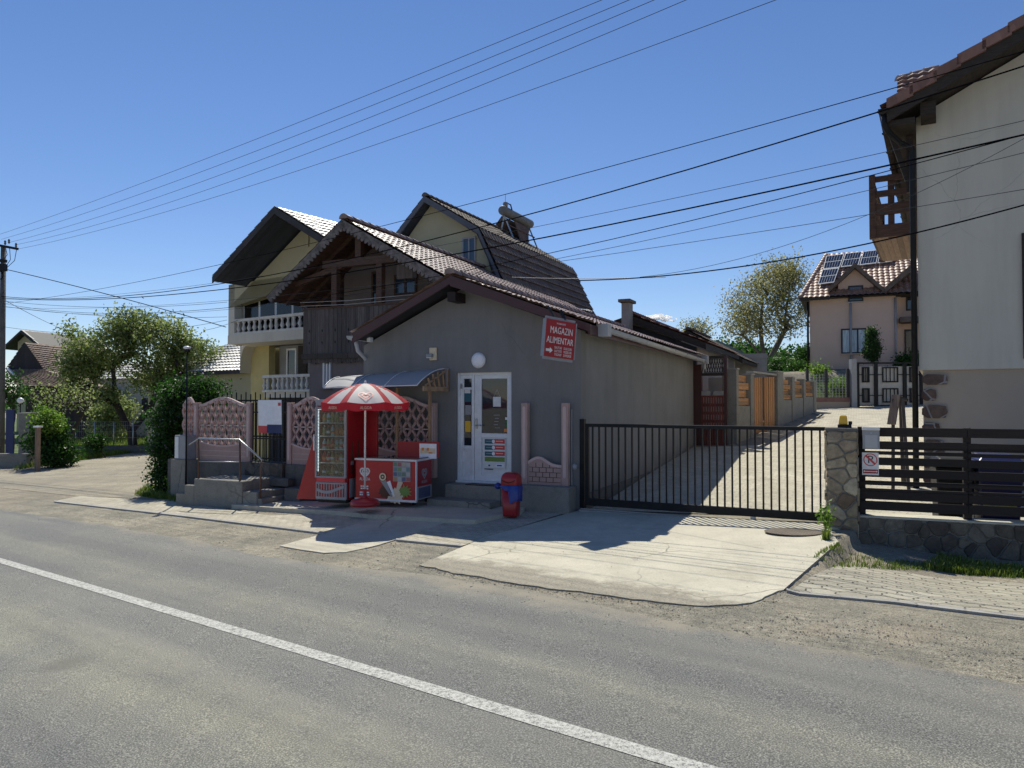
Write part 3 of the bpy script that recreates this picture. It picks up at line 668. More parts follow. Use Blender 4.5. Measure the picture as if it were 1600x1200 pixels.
B('inner_wall', S, MT['stucco'], shop, (X0, X0+.3, .3, LEN, WALLZ, rz(X0)), (X0+.3, -.3, LEN-.3, LEN, WALLZ, rz(0)-.02))
B('plinth', S, MT['dconc'], shop, (-.02, .05, .02, LEN+.6, WALLZ, .36))
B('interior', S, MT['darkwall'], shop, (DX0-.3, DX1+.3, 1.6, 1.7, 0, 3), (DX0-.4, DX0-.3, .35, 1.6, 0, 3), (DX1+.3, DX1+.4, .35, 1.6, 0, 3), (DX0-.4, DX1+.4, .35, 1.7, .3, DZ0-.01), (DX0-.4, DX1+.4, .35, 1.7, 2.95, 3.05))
# roof
RL = LEN+1.75
def slope_pt(x, y, dz=0): return (x, y, roofz(x)+dz)
mb = MB(S)
mb.hexa([slope_pt(XR, -.43, -T), slope_pt(XE-.02, -.43, -T), slope_pt(XE-.02, -.43, -.03), slope_pt(XR, -.43, -.03)], [slope_pt(XR, RL-.3, -T), slope_pt(XE-.02, RL-.3, -T), slope_pt(XE-.02, RL-.3, -.03), slope_pt(XR, RL-.3, -.03)])
mb.hexa([slope_pt(XL+.02, -.43, -T), slope_pt(XR, -.43, -T), slope_pt(XR, -.43, -.03), slope_pt(XL+.02, -.43, -.03)], [slope_pt(XL+.02, RL-.3, -T), slope_pt(XR, RL-.3, -T), slope_pt(XR, RL-.3, -.03), slope_pt(XL+.02, RL-.3, -.03)])
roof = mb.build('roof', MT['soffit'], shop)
mb = MB(S)
sl = math.hypot(XE-XR, ZR-ZE)
tiles(mb, (XR, -.5, ZR+.03), (0, 1, 0), (XE-XR, 0, ZE-ZR), RL, sl+.05)
sl2 = math.hypot(XR-XL, ZR-ZL)
tiles(mb, (XR, -.5, ZR+.03), (0, 1, 0), (XL-XR, 0, ZL-ZR), RL, sl2+.05)
ridge_caps(mb, (XR, -.5, ZR+.09), (XR, RL-.5, ZR+.09), .11)
mb.build('roof_tiles', MT['tile'], roof)
mb = MB(S)
fh = .19
for xa, xb in ((XR, XE+.03), (XL-.03, XR)):
    mb.hexa([(xa, -.48, roofz(xa)-fh), (xb, -.48, roofz(xb)-fh*.8), (xb, -.48, roofz(xb)-.01), (xa, -.48, roofz(xa)+.02)], [(xa, -.435, roofz(xa)-fh), (xb, -.435, roofz(xb)-fh*.8), (xb, -.435, roofz(xb)-.01), (xa, -.435, roofz(xa)+.02)])
mb.box(XE-.03, XE+.01, -.43, RL-.35, ZE-.2, ZE-.02)
mb.build('fascia', MT['maroon'], roof)
mb = MB(S)     # ridge purlin end and rafters' ends under the overhang
mb.box(XR-.09, XR+.09, -.42, -.0, ZR-.48, ZR-.3); mb.box(XR-.55, XR+.55, -.4, 0, ZR-.66, ZR-.58) if False else None
mb.build('purlin_end', MT['wood_black'], roof)
for k in range(16):
    mb = MB(S); mb.hexa([(0.0, .25+k*.65, rz(0)-.04), (XE-.06, .25+k*.65, rz(XE-.06)-.02), (XE-.06, .25+k*.65, rz(XE-.06)+.045), (0.0, .25+k*.65, rz(0)+.045)], [(0.0, .35+k*.65, rz(0)-.04), (XE-.06, .35+k*.65, rz(XE-.06)-.02), (XE-.06, .35+k*.65, rz(XE-.06)+.045), (0.0, .35+k*.65, rz(0)+.045)]); mb.build('rafter', MT['wood_black'], roof)
def gutter(name, F, p, q, r, mat, parent, label=None, brackets=True):
    p, q = Vector(p), Vector(q); d = (q-p).normalized(); s = d.cross(Vector((0, 0, 1))).normalized(); mb = MB(F); n = 9
    for rr_ in (r, r-.006):
        b = len(mb.V)
        for e in (p, q):
            for k in range(n):
                t = math.pi+math.pi*k/(n-1); mb.V.append(tuple(e+s*math.cos(t)*rr_+Vector((0, 0, math.sin(t)*rr_))))
        for k in range(n-1): mb.face((b+k, b+k+1, b+n+k+1, b+n+k), True)
        mb.face([b+k for k in range(n)]); mb.face([b+n+k for k in range(n)])
    if brackets:
        L = (q-p).length; m = int(L/1.3)
        for i in range(m+1):
            c = p+d*(.1+(L-.2)*i/max(1, m))
            for j in range(n-1):
                t0_, t1_ = math.pi+math.pi*j/(n-1), math.pi+math.pi*(j+1)/(n-1)
                mb.beam(c+s*math.cos(t0_)*(r+.006)+Vector((0, 0, math.sin(t0_)*(r+.006))), c+s*math.cos(t1_)*(r+.006)+Vector((0, 0, math.sin(t1_)*(r+.006))), .03, .01)
    return mb.build(name, mat, parent, label=label)
gut = gutter('gutter', S, (XE+.09, .1, ZE-.03), (XE+.09, RL-2.2, ZE-.14), .085, MT['gutter'], roof)
mb = MB(S); mb.box(XE-.02, XE+.2, .0, .22, ZE-.2, ZE+.03); mb.build('gutter_box', MT['gutter'], gut); mb = MB(S); mb.box(XE-.0, XE+.2, RL-2.2, RL-1.95, ZE-.25, ZE-.02); mb.tube([(XE+.09, RL-2.1, ZE-.2), (XE+.09, RL-2.1, ZE-.42)], .045)
mb.build('gutter_box', MT['gutter'], gut)
mb = MB(S)     # left eave gutter with its down pipe swinging back to the wall
mb.tube([(XL-.08, -.3, ZL-.08), (XL-.08, -.2, ZL-.35), (XL-.02, -.1, ZL-.45), (X0-.06, .5, ZL-.75), (X0-.06, .55, -.2)], .045)
mb.build('downpipe', MT['gutter'], roof)
gutter('gutter', S, (XL-.08, -.5, ZL-.05), (XL-.08, RL-2, ZL-.08), .08, MT['gutter'], roof)
# porch at the back end of the side wall
porch = thing('timber_porch', 'maroon timber porch with lattice panels at the far end of the shop side wall', 'porch', S, (-.5, LEN+.5, 0))
yb = LEN+.05
px0 = S.hit(1096, 600, yb)[0]; px1 = S.hit(1131, 600, yb)[0]
Zp = lambda py: S.hit(1112, py, yb)[1]
mb = MB(S); mb.box(-.24, px0, yb-.02, yb+.2, .3, ZE-.25); mb.build('post', MT['maroon'], porch)
mb = MB(S); mb.box(px1, px1+.09, yb, yb+.12, .6, Zp(556)); mb.build('post', MT['maroon'], porch)
mb = MB(S); zt, zm = Zp(560), Zp(583)
for i in range(9):
    x = px0+(px1-px0)*i/9; w_ = (px1-px0)/9*1.6; mb.beam((x, yb+.05, zm), (min(x+w_, px1), yb+.05, zt), .02, .03, up=(0, 1, 0)); mb.beam((min(x+w_, px1), yb+.07, zm), (x, yb+.07, zt), .02, .03, up=(0, 1, 0))
mb.box(px0, px1, yb, yb+.1, zm-.08, zm); mb.box(px0, px1, yb, yb+.1, zt, zt+.08); mb.build('lattice', MT['wood_dark'], porch)
zt, zb = Zp(621), Zp(700); mb = MB(S); mb.box(px0, px1, yb-.02, yb+.06, zt, zt+.06); n = 9
for i in range(n): x = px0+(px1-px0)*i/n; mb.box(x, x+(px1-px0)/n*.72, yb, yb+.03, zb, zt)
for f0, f1 in ((0, .42), (.50, .56), (.66, .72), (.82, .88)): mb.box(px0, px1, yb+.031, yb+.05, zb+(zt-zb)*f0, zb+(zt-zb)*f1)
mb.build('slatted_panel', MT['redwood'], porch)
w_ = (px1-px0)
for f0, f1 in ((.02, .42), (.55, .98)): B('flower_box', S, MT['grey_r'], porch, (px0+w_*f0, px0+w_*f1, yb-.08, yb+.1, zt+.061, zt+.2))
B('dim_curtain', S, MT['sheet_grey'], porch, (px0, px1, yb+1.2, yb+1.22, zt, Zp(588)))
mb = MB(S); mb.box(.051, px1+.2, yb-.1, yb+2.9, -.1, zb); mb.build('base', MT['stone_d'], porch)
B('back_wall', S, MT['darkwall'], porch, (-1.6, -1.5, LEN+.05, LEN+3, .2, ZE-.1))
# door
door = thing('shop_door', 'white two leaf glazed entrance door with teal and red notices', 'door', S, ((DX0+DX1)/2, .1, DZ0))
xm = S.hit(742, 660, .1)[0]
def leaf(x0, x1, gx0, gx1, gz0, gz1, bars, nm):
    mb = MB(S)
    mb.box(x0, gx0, .08, .15, DZ0+.01, DZ1-.05); mb.box(gx1, x1, .08, .15, DZ0+.01, DZ1-.05)
    mb.box(gx0, gx1, .08, .15, gz1, DZ1-.05); mb.box(gx0, gx1, .08, .15, DZ0+.01, DZ0+.12); mb.box(gx0, gx1, .08, .15, gz0-.09, gz0)
    for b_ in bars: mb.box(gx0, gx1, .085, .14, b_, b_+.05)
    o = mb.build('door_leaf', MT['white'], door, bevel=.006)
    B('lower_panel', S, MT['white'], o, (gx0+.002, gx1-.002, .105, .13, DZ0+.12, gz0-.09))
    B('pane', S, MT['glass'], o, (gx0+.001, gx1-.001, .11, .12, gz0, gz1))
    return o
g0 = S.hit(726.5, 592, .1); g1 = S.hit(738, 698, .1); gx0, gx1, gz1, gz0 = g0[0], S.hit(736, 640, .1)[0], g0[1], S.hit(731, 696, .1)[1]
side = leaf(DX0+.05, xm-.004, gx0-.02, gx1+.02, gz0, gz1, [S.hit(731, 609, .1)[1]], 'l')
h0 = S.hit(753, 592, .1); h1x = S.hit(796.5, 640, .1)[0]; hz0 = S.hit(770, 677, .1)[1]
main = leaf(xm+.004, DX1-.02, h0[0], h1x-.05, hz0, h0[1], [], 'm')
mb = MB(S); mb.box(DX0, DX0+.05, .06, .16, DZ0, DZ1); mb.box(DX0+.05, DX1, .06, .16, DZ1-.05, DZ1); mb.box(DX1-.02, DX1, .06, .16, DZ0, DZ1-.05); mb.box(DX0, DX1, -.02, .16, DZ0-.03, DZ0+.01)
mb.build('door_frame', MT['white'], door)
mb = MB(S); mb.box(xm+.03, xm+.07, .05, .08, 1.55, 1.75); mb.tube([(xm+.05, .03, 1.62), (xm+.17, .03, 1.62)], .012); mb.build('door_handle', MT['steel'], door)
mb = MB(S); mb.box(DX0+.07, DX0+.1, .05, .08, DZ1-.32, DZ1-.22); mb.build('hinge', MT['steel'], door)
# notices on the door
def on(px, py, y): return S.hit(px, py, y)
def card(name, x0p, y0p, x1p, y1p, yy, mat, parent, t=.003):
    a = on(x0p, y0p, yy); b = on(x1p, y1p, yy); return B(name, S, mat, parent, (a[0], b[0], yy-t, yy, b[1], a[1]))
brd = B('notice_board', S, MT['paper'], main, (on(755, 686, .08)[0], on(790, 686, .08)[0], .072, .079, on(760, 731, .08)[1], on(760, 684, .08)[1]))
for k, (t1, t2, lb) in enumerate((('PLATA', 'FACTURI', ''), ('REINCARCARE', 'CARTELE', ''), ('COLET', 'RIDICARE', ''))):
    ya, yb2 = 686+k*9.6, 693.4+k*9.6
    a = card('notice', 757.5, ya, 770.5, yb2, .071, MT['teal'], brd); b = card('notice', 771, ya, 788.7, yb2, .071, MT['redprint'], brd)
    card('print_line', 759.5, (ya+yb2)/2-1, 768, (ya+yb2)/2+.6, .0665, MT['greyp'], brd)
    card('print_line', 775, (ya+yb2)/2-1, 786, (ya+yb2)/2+.6, .0665, MT['creamp'], brd)
    c = on(771, (ya+yb2)/2, .068); mb = MB(S); mb.disc((c[0], .066, c[1]), .035, 16, (1, 0, 0), (0, 0, 1)); mb.build('round_mark', MT['lampw'], brd)
card('notice', 757.5, 713.6, 788.7, 721.8, .071, MT['greenp'], brd)

for q in ((760, 724.5, 768, 729.5, 'white'), (775, 725, 787.5, 730, 'lampw')): card('notice', *q[:4], .0705, MT[q[4]], brd)
card('notice', 763, 726, 766, 728.5, .069, MT['navy'], brd); card('notice', 776.5, 726.5, 784, 728.6, .069, MT['navy'], brd); card('notice', 757, 732, 770.5, 734, .0795, MT['navy'], main)
card('notice', 770.5, 620, 782.5, 635.5, .109, MT['paper'], main)
mb = MB(S); a = on(772, 619, .108); b = on(781, 619, .108); c = on(776.5, 609, .108); mb.beam((a[0], .108, a[1]), (c[0], .108, c[1]), .003, .003); mb.beam((b[0], .108, b[1]), (c[0], .108, c[1]), .003, .003); mb.build('cord', MT['paper'], main)
for py in (648, 653, 658, 663, 668):
    card('print_line', 771.5+(py%3), py, 781-(py%4), py+1.2, .109, MT['greyp'], main)
card('sticker', 789.5, 652, 795.5, 656, .109, MT['lampw'], main); card('sticker', 789.5, 656.6, 795, 662, .109, MT['greend'], main); card('sticker', 789, 662.6, 795, 668, .109, MT['greend'], main); card('sticker', 787.5, 670, 794, 675, .109, MT['orange'], main)
card('sticker', 726, 607.5, 735, 614.5, .109, MT['paper'], side); card('sticker', 725.5, 615, 736, 628, .108, MT['teal'], side); card('sticker', 727, 633, 736, 648, .109, MT['greyp'], side); card('sticker', 727, 658, 735.5, 675, .109, MT['yellowp'], side)
# steps to the door (concrete), plinth under the pink panel
a = S.hit(690, 757, -.2); st = thing('entrance_steps', 'two worn concrete steps below the white shop door', 'steps', S, (a[0]+.6, -.3, .0))
xs0 = S.hit(687, 770, -.45)[0]; xs1 = S.hit(786, 770, -.3)[0]
mb = MB(S); mb.box(xs0+.1, xs1, -.42, -.0, -.2, DZ0-.03); mb.build('upper_step', MT['oldconc'], st, bevel=.012)
mb = MB(S); mb.box(xs0-.05, xs1, -.85, -.42, -.2, DZ0-.28); mb.build('lower_step', MT['oldconc'], st, bevel=.012)
B('doormat', S, MT['black'], st, ((DX0+DX1)/2-.2, DX1-.15, -.38, -.1, DZ0-.03, DZ0-.015))
xp0 = S.hit(812, 700, -.13)[0]; xp1 = S.hit(892, 700, -.13)[0]
B('plinth', S, MT['oldconc'], shop, (xs1+.01, xp1+.06, -.42, -.004, -.2, S.hit(850, 759, -.3)[1]), bevel=.01)
# wall fittings
def disc_lamp():
    c = S.hit(747, 563, -.03); t = thing('round_wall_lamp', 'round white lamp on the grey wall above the shop door', 'lamp', S, (c[0], -.05, c[1]))
    m = MB(S); m.V = []; 
    b = MB(S); prof = [(.0, -.085), (.09, -.08), (.14, -.055), (.155, -.02), (.155, 0)]
    seg = 28; base = 0
    for r_, y in prof:
        for k in range(seg):
            a_ = 2*math.pi*k/seg; b.V.append((c[0]+max(r_, .001)*math.cos(a_)*.98, y, c[1]+max(r_, .001)*math.sin(a_)))
    for i in range(len(prof)-1):
        for k in range(seg): b.face((i*seg+k, i*seg+(k+1) % seg, (i+1)*seg+(k+1) % seg, (i+1)*seg+k), True)
    b.build('diffuser', MT['lampw'], t); r = MB(S)
    r.disc((c[0], -.012, c[1]), .165, 28, (1, 0, 0), (0, 0, 1), .15); r.build('rim', MT['greyp'], t)
disc_lamp()
c = S.hit(675, 553, -.05); t = thing('bulkhead_lamp', 'beige square bulkhead lamp on the grey gable above the canopy', 'lamp', S, (c[0], 0, c[1]-.13))
B('back_plate', S, MT['creamp'], t, (c[0]-.07, c[0]+.1, -.05, -.002, c[1]-.13, c[1]+.13), bevel=.01); B('lamp_head', S, MT['greyp'], t, (c[0]-.1, c[0]+.03, -.13, -.05, c[1]-.07, c[1]+.0), bevel=.01)
B('glass_cover', S, MT['lampw'], t, (c[0]-.09, c[0]+.02, -.125, -.055, c[1]-.085, c[1]-.071))
c = S.hit(580, 531, -.05); t = thing('security_camera', 'small pale box camera under the left eave of the shop', 'camera', S, (c[0], 0, c[1]-.05))
B('housing', S, MT['white'], t, (c[0]-.04, c[0]+.04, -.16, -.03, c[1]-.05, c[1]+.05), bevel=.008); B('bracket', S, MT['greyp'], t, (c[0]-.02, c[0]+.02, -.03, -.001, c[1]-.03, c[1]+.02))
# ---------------------------------------------------------------- sign
a, b_ = pix(848, 497, 12.5), pix(901, 508.5, 12.9); cc = (pix(848.5, 497, 12.75)+pix(898, 563, 13.05))/2
ang = -36
SG = Fr(cc.x, cc.y, ang, cc.z)
sg = thing('shop_sign', 'red hanging shop sign with white lettering and an arrow below the eave', 'sign', SG)
w2, h2 = .335, .325; tilt = rad(-4.5)
ex = Vector((math.cos(tilt), 0, math.sin(tilt))); ez = Vector((-math.sin(tilt)+.02, 0, math.cos(tilt)))
def sp(x, z, y=-.03): v = ex*x+ez*z; return (v.x, y, v.z)
mb = MB(SG); q = [sp(-w2, -h2, 0), sp(w2, -h2, 0), sp(w2, h2, 0), sp(-w2, h2, 0)]; q2 = [(p[0], -.03, p[2]) for p in q]; mb.hexa(q, q2); mb.build('board', MT['redm'], sg)
mb = MB(SG)
for (xa, za, xb, zb2) in ((-w2-.012, -h2, -w2-.012, h2), (w2+.012, -h2, w2+.012, h2), (-w2, h2+.012, w2, h2+.012), (-w2, -h2-.012, w2, -h2-.012)):
    mb.beam(sp(xa, za, -.0), sp(xb, zb2, -.0), .02, .07)
mb.build('edge_frame', MT['greyp'], sg)
for tx, x, z, s_, wd in (('MAGAZIN', .02, .14, .17, .50), ('ALIMENTAR', .0, -.035, .16, .60), ('BAUTURI', -.03, -.155, .062, .16), ('LACTATE', -.03, -.215, .062, .16), ('TIGARI', -.03, -.275, .062, .16), ('DULCIURI', .185, -.155, .062, .18), ('MEZELURI', .185, -.215, .062, .18), ('DE LA STU', .185, -.275, .062, .18), ('PROGRAM ZILNIC', .0, .265, .04, .2)):
    if tx.startswith('DE'): tx = 'DIVERSE'
    p = sp(x, z, -.031); text_on('lettering', tx, SG, p, ex, ez, s_, MT['creamp'] if False else MT['paper'], sg, width=wd, lift=.001, extr=.002 if s_ > .1 else .001)
mb = MB(SG); pts = [(-.3, -.19), (-.3, -.235), (-.215, -.235), (-.215, -.265), (-.15, -.2125), (-.215, -.16), (-.215, -.19)]
mb.poly([sp(x, z, -.0335) for x, z in pts]); mb.build('arrow', MT['paper'], sg)
mb = MB(SG); mb.beam(sp(.1, h2+.02, 0), (.12, .1, h2+.2), .05, .04); mb.beam(sp(-.1, h2+.02, 0), (-.05, .25, h2+.28), .03, .03); mb.build('bracket', MT['black'], sg)

# ---------------------------------------------------------------- canopy
cn = thing('entrance_canopy', 'curved grey polycarbonate canopy on honey wood brackets above the pink lattice', 'canopy', S, (S.hit(620, 600, -.4)[0], -.4, 2.3))
bl = S.hit(531, 590, -.12); br_ = S.hit(697, 577, -.12); fl = S.hit(506, 606, -1.0); fr_ = S.hit(652, 602, -1.0)
mb = MB(S); nseg = 9; nx = 12
for lay in (0, -.012):
    b = len(mb.V)
    for j in range(nseg+1):
        t = j/nseg
        for i in range(nx+1):
            s_ = i/nx; p = Vector((bl[0], -.12, bl[1])).lerp(Vector((br_[0], -.12, br_[1])), s_); q = Vector((fl[0], -1.0, fl[1])).lerp(Vector((fr_[0], -1.0, fr_[1])), s_)
            v = p.lerp(q, t); v.z = p.z+(q.z-p.z)*t**2.0+.02*math.sin(math.pi*((s_*3) % 1))+lay; mb.V.append(tuple(v))
    for j in range(nseg):
        for i in range(nx): mb.face((b+j*(nx+1)+i, b+j*(nx+1)+i+1, b+(j+1)*(nx+1)+i+1, b+(j+1)*(nx+1)+i), True)
sheetm, tt_, bb_ = newmat('smoked_polycarbonate'); bb_.inputs['Base Color'].default_value = (.58, .57, .58, 1); bb_.inputs['Roughness'].default_value = .4
tn = tt_.nodes.new('ShaderNodeBsdfTranslucent'); tn.inputs[0].default_value = (.22, .22, .23, 1); mxs = tt_.nodes.new('ShaderNodeMixShader'); mxs.inputs[0].default_value = .35
tt_.links.new(bb_.outputs[0], mxs.inputs[1]); tt_.links.new(tn.outputs[0], mxs.inputs[2]); tt_.links.new(mxs.outputs[0], tt_.nodes['Material Output'].inputs[0])
mb.build('canopy_sheet', sheetm, cn)
mb = MB(S)
for s_ in (0, .333, .667, 1):
    p = Vector((bl[0], -.12, bl[1])).lerp(Vector((br_[0], -.12, br_[1])), s_); q = Vector((fl[0], -1.0, fl[1])).lerp(Vector((fr_[0], -1.0, fr_[1])), s_)
    pts = []
    for j in range(8):
        t = j/7; v = p.lerp(q, t); v.z = p.z+(q.z-p.z)*t**2+.012; pts.append(v)
    mb.tube(pts, .012, 5)
mb.beam((fl[0], -1.0, fl[1]), (fr_[0], -1.0, fr_[1]), .02, .02); mb.build('sheet_bars', MT['whitem'], cn)
for s_ in (1.0, .42):
    p = Vector((bl[0], -.12, bl[1])).lerp(Vector((br_[0], -.12, br_[1])), s_); q = Vector((fl[0], -1.0, fl[1])).lerp(Vector((fr_[0], -1.0, fr_[1])), s_); x = p.x
    mb = MB(S); zz = q.z-.02
    mb.box(x-.02, x+.02, -.98, -.04, zz-.09, zz); mb.box(x-.03, x+.03, -.1, -.04, zz-.09, p.z)
    for k in range(4): yk = -.2-k*.18; tk = (-.12-yk)/.88; mb.beam((x, yk, zz), (x, yk-.07, p.z+(q.z-p.z)*tk**2-.03), .03, .03)
    mb.beam((x, -.12, p.z-.02), (x, -.9, zz+.02), .02, .03)
    mb.build('wooden_bracket', MT['wood_honey'], cn)
for px in (672, 621):
    x, _ = S.hit(px, 610, -.3); mb = MB(S); mb.box(x-.025, x+.025, -.33, -.28, .4, fl[1]+.0); mb.build('prop', MT['wood_honey'], cn)
B('end_plate', S, MT['greyp'], cn, (br_[0]+.0, br_[0]+.03, -.11, -.05, fr_[1]-.1, br_[1]+.02))

# ---------------------------------------------------------------- pink concrete fence
def pinkpost(px, py_base, label, y=-.13, w=.13, F=S, z1=2.1):
    x, z0 = F.hit(px, py_base, y); t = None
    mb = MB(F); mb.box(x-w/2, x+w/2, y-w/2, y+w/2, z0-.25, z1-.03)
    p = mb.build('concrete_post', MT['pinkc'], None, bevel=.008); tag(p, label, 'fence post', 'pink concrete fence posts')
    mb = MB(F); h0_, h1_ = z0+.16, z1-.14; pts = []
    n = 8; hw = w*.24
    for k in range(n+1): a_ = math.pi*k/n; pts.append((x+hw*math.cos(a_), h1_+hw*math.sin(a_)*1.4))
    for k in range(n+1): a_ = math.pi+math.pi*k/n; pts.append((x+hw*math.cos(a_), h0_+hw*math.sin(a_)*1.4))
    mb.prism(pts, y-w/2-.008, y-w/2+.004); mb.build('raised_oval', MT['pinkl'], p)
    return x
def lattice_panel(F, x0, x1, zb, y, label, arch=True, top_only=False, cells=None, zt=2.02, hole=None):
    """cast panel: brick-look bottom third, diamond lattice above, arched crest"""
    t = thing('lattice_fence_panel', label, 'fence panel', F, ((x0+x1)/2, y, zb), 'pink concrete lattice panels')
    W_ = x1-x0; hsolid = (zt-zb)*.38; z1 = zb+hsolid; cx = (x0+x1)/2
    crest = lambda x: zt-.02+.17*max(0, math.cos((x-cx)/W_*math.pi*1.1))**1.6
    mb = MB(F); n = 20
    top = [(x0+W_*i/n, z1-.05-.10*math.sin(math.pi*i/n)*1.0) for i in range(n+1)]
    mb.prism([(x0, zb), (x1, zb)]+[(x, z) for x, z in reversed(top)], y-.03, y+.03); mb.build('solid_panel', MT['pinkc'], t)
    mb = MB(F)
    for i in range(n): 
        (xa, za), (xb, zb_) = top[i], top[i+1]; mb.beam((xa, y-.035, za), (xb, y-.035, zb_), .03, .035)
    for k in range(1, 3):
        z = zb+k*(hsolid-.15)/3; mb.box(x0+.04, x1-.04, y-.034, y-.029, z-.006, z+.006)
    mb.build('moulding', MT['pinkl'], t)
    mb = MB(F); nc = cells or max(3, round(W_/.215)); cw = W_/nc; nr = 3; chh = (zt-z1)/2.5; th = .055
    def seg(p, q):
        # clip under the crest
        (xa, za), (xb, zb_) = p, q; N_ = 5
        for i in range(N_):
            t0, t1 = i/N_, (i+1)/N_; a_ = (xa+(xb-xa)*t0, za+(zb_-za)*t0); c_ = (xa+(xb-xa)*t1, za+(zb_-za)*t1)
            mx_, mz = (a_[0]+c_[0])/2, (a_[1]+c_[1])/2
            if x0 <= mx_ <= x1 and mz < crest(mx_) and mz > z1-.12: mb.beam((a_[0], y, a_[1]), (c_[0], y, c_[1]), .05, th, up=(0, 1, 0))
    for r_ in range(-1, nr+1):
        for c_ in range(-1, nc+1):
            xa = x0+c_*cw; za = zt-(r_+.5)*chh
            seg((xa, za), (xa+cw, za+chh)); seg((xa, za+chh), (xa+cw, za))
    mb.build('lattice', MT['pinkc'], t)
    mb = MB(F); m = 24
    for i in range(m): xa, xb = x0+W_*i/m, x0+W_*(i+1)/m; mb.beam((xa, y, crest(xa)), (xb, y, crest(xb)), .065, .05, up=(0, 1, 0))
    zmid = zt-chh*1.5; mb.box(x0, x1, y-.02, y+.03, zmid-.012, zmid+.012)
    mb.build('crest', MT['pinkl'], t)
    return t
yF = -.13
posts = [(308, 700, 'pink concrete fence post leftmost of all, beside the dark bush'), (390, 722, 'pink concrete fence post left of the iron gate with the banner'), (454, 727, 'pink concrete fence post right of the iron gate with the banner'), (677, 727, 'pink concrete fence post behind the ice cream freezer'), (821, 757, 'pink concrete fence post between the shop door and the low panel'), (884, 757, 'pink concrete fence post nearest the sliding gate')]
PX = []
for px, py, lb in posts: PX.append(pinkpost(px, py, lb))
zF = S.hit(390, 722, yF)[1]
for i, (k0, k1, lb) in enumerate(((0, 1, 'pink lattice fence panel behind the platform handrail'), (2, None, 'pink lattice fence panel left of the drinks fridge'), (None, 3, 'pink lattice fence panel under the canopy beside the freezer'))):
    if k1 is None: xa, xb = PX[2]+.06, S.hit(515, 700, yF)[0]
    elif k0 is None: xa, xb = S.hit(588, 700, yF)[0], PX[3]-.06
    else: xa, xb = PX[k0]+.06, PX[k1]-.06
    lattice_panel(S, xa, xb, zF, yF, lb)
xm1 = S.hit(515, 700, yF)[0]; xm2 = S.hit(588, 700, yF)[0]
lattice_panel(S, xm1+.02, xm2-.02, zF, yF, 'pink lattice fence panel hidden behind the fridge')
lattice_panel(S, S.hit(286, 700, yF)[0], PX[0]-.06, zF, yF, 'narrow end piece of pink lattice fence at the bush')
# plain low panel between the two posts right of the door
t = thing('low_fence_panel', 'low pink brick-look fence panel with an arched top right of the bin', 'fence panel', S, ((PX[4]+PX[5])/2, yF, .6))
xa, xb = PX[4]+.06, PX[5]-.06; zb0 = S.hit(850, 757, yF)[1]; zl = S.hit(850, 716, yF)[1]; cx = xa+.35*(xb-xa)
tp = [(xa+(xb-xa)*i/16, zl-.14+.15*math.exp(-((i/16-.32)/.3)**2)) for i in range(17)]
mb = MB(S); mb.prism([(xa, zb0-.02), (xb, zb0-.02)]+tp[::-1], yF-.03, yF+.03); pn = mb.build('panel', MT['pinkc'], t)
mb = MB(S)
for (p, q) in zip(tp, tp[1:]): mb.beam((p[0], yF-.02, p[1]), (q[0], yF-.02, q[1]), .04, .05)
mb.build('moulding', MT['pinkl'], pn)
mb = MB(S)
for k in range(4):
    z = zb0+.05+k*.09; mb.box(xa+.03, xb-.03, yF-.037, yF-.031, z-.004, z+.004)
    for j in range(5): x = xa+.1+(k % 2)*.07+j*.14; (x < xb-.04) and mb.box(x-.004, x+.004, yF-.037, yF-.031, z+.004, z+.086)
mb.build('joints', MT['maroon'], pn)
# fence plinth wall at the left
B_ = B('plinth_wall', S, MT['dconc'], None, (S.hit(268, 740, yF)[0], PX[1]+.05, yF-.12, yF+.12, -.5, zF), (PX[2]-.05, X0+.2, yF-.12, yF+.12, -.5, zF), bevel=.01)
tag(B_, 'dark concrete plinth wall under the pink lattice fence', 'wall')
B_ = B('stone_threshold', S, MT['stone_d'], None, (PX[1]+.06, PX[2]-.06, yF-.2, yF+.2, -.5, zF+.02)); tag(B_, 'rough stone threshold below the iron garden gate', 'threshold')
# iron garden gate with the banner
ig = thing('iron_garden_gate', 'black iron bar gate between two pink posts behind a banner', 'gate', S, ((PX[1]+PX[2])/2, yF, zF))
xa, xb = PX[1]+.1, PX[2]-.1; mb = MB(S); n = 11
for i in range(n): x = xa+(xb-xa)*i/(n-1); mb.box(x-.009, x+.009, yF-.009, yF+.009, zF+.05, 2.0); mb.lathe((x, yF, 2.0), [(.001, .12), (.018, .03), (.009, 0)][::-1], 5)
for z in (zF+.1, zF+.55, 1.85): mb.box(xa, xb, yF-.012, yF+.012, z-.015, z+.015)
mb.build('bars', MT['black'], ig)
# fence of black pickets behind the pink panels
mb = MB(S); xa, xb = S.hit(292, 600, 1.2)[0], S.hit(486, 600, 1.2)[0]; n = int((xb-xa)/.16)
for i in range(n): x = xa+(xb-xa)*i/n; mb.box(x-.01, x+.01, 1.19, 1.21, .2, 2.33 if i % 2 else 2.28)
mb.box(xa, xb, 1.18, 1.22, 2.1, 2.14); mb.box(xa, xb, 1.18, 1.22, 1.2, 1.24); o = mb.build('picket_fence', MT['black'], None); tag(o, 'thin black iron picket fence rising behind the pink lattice', 'fence')
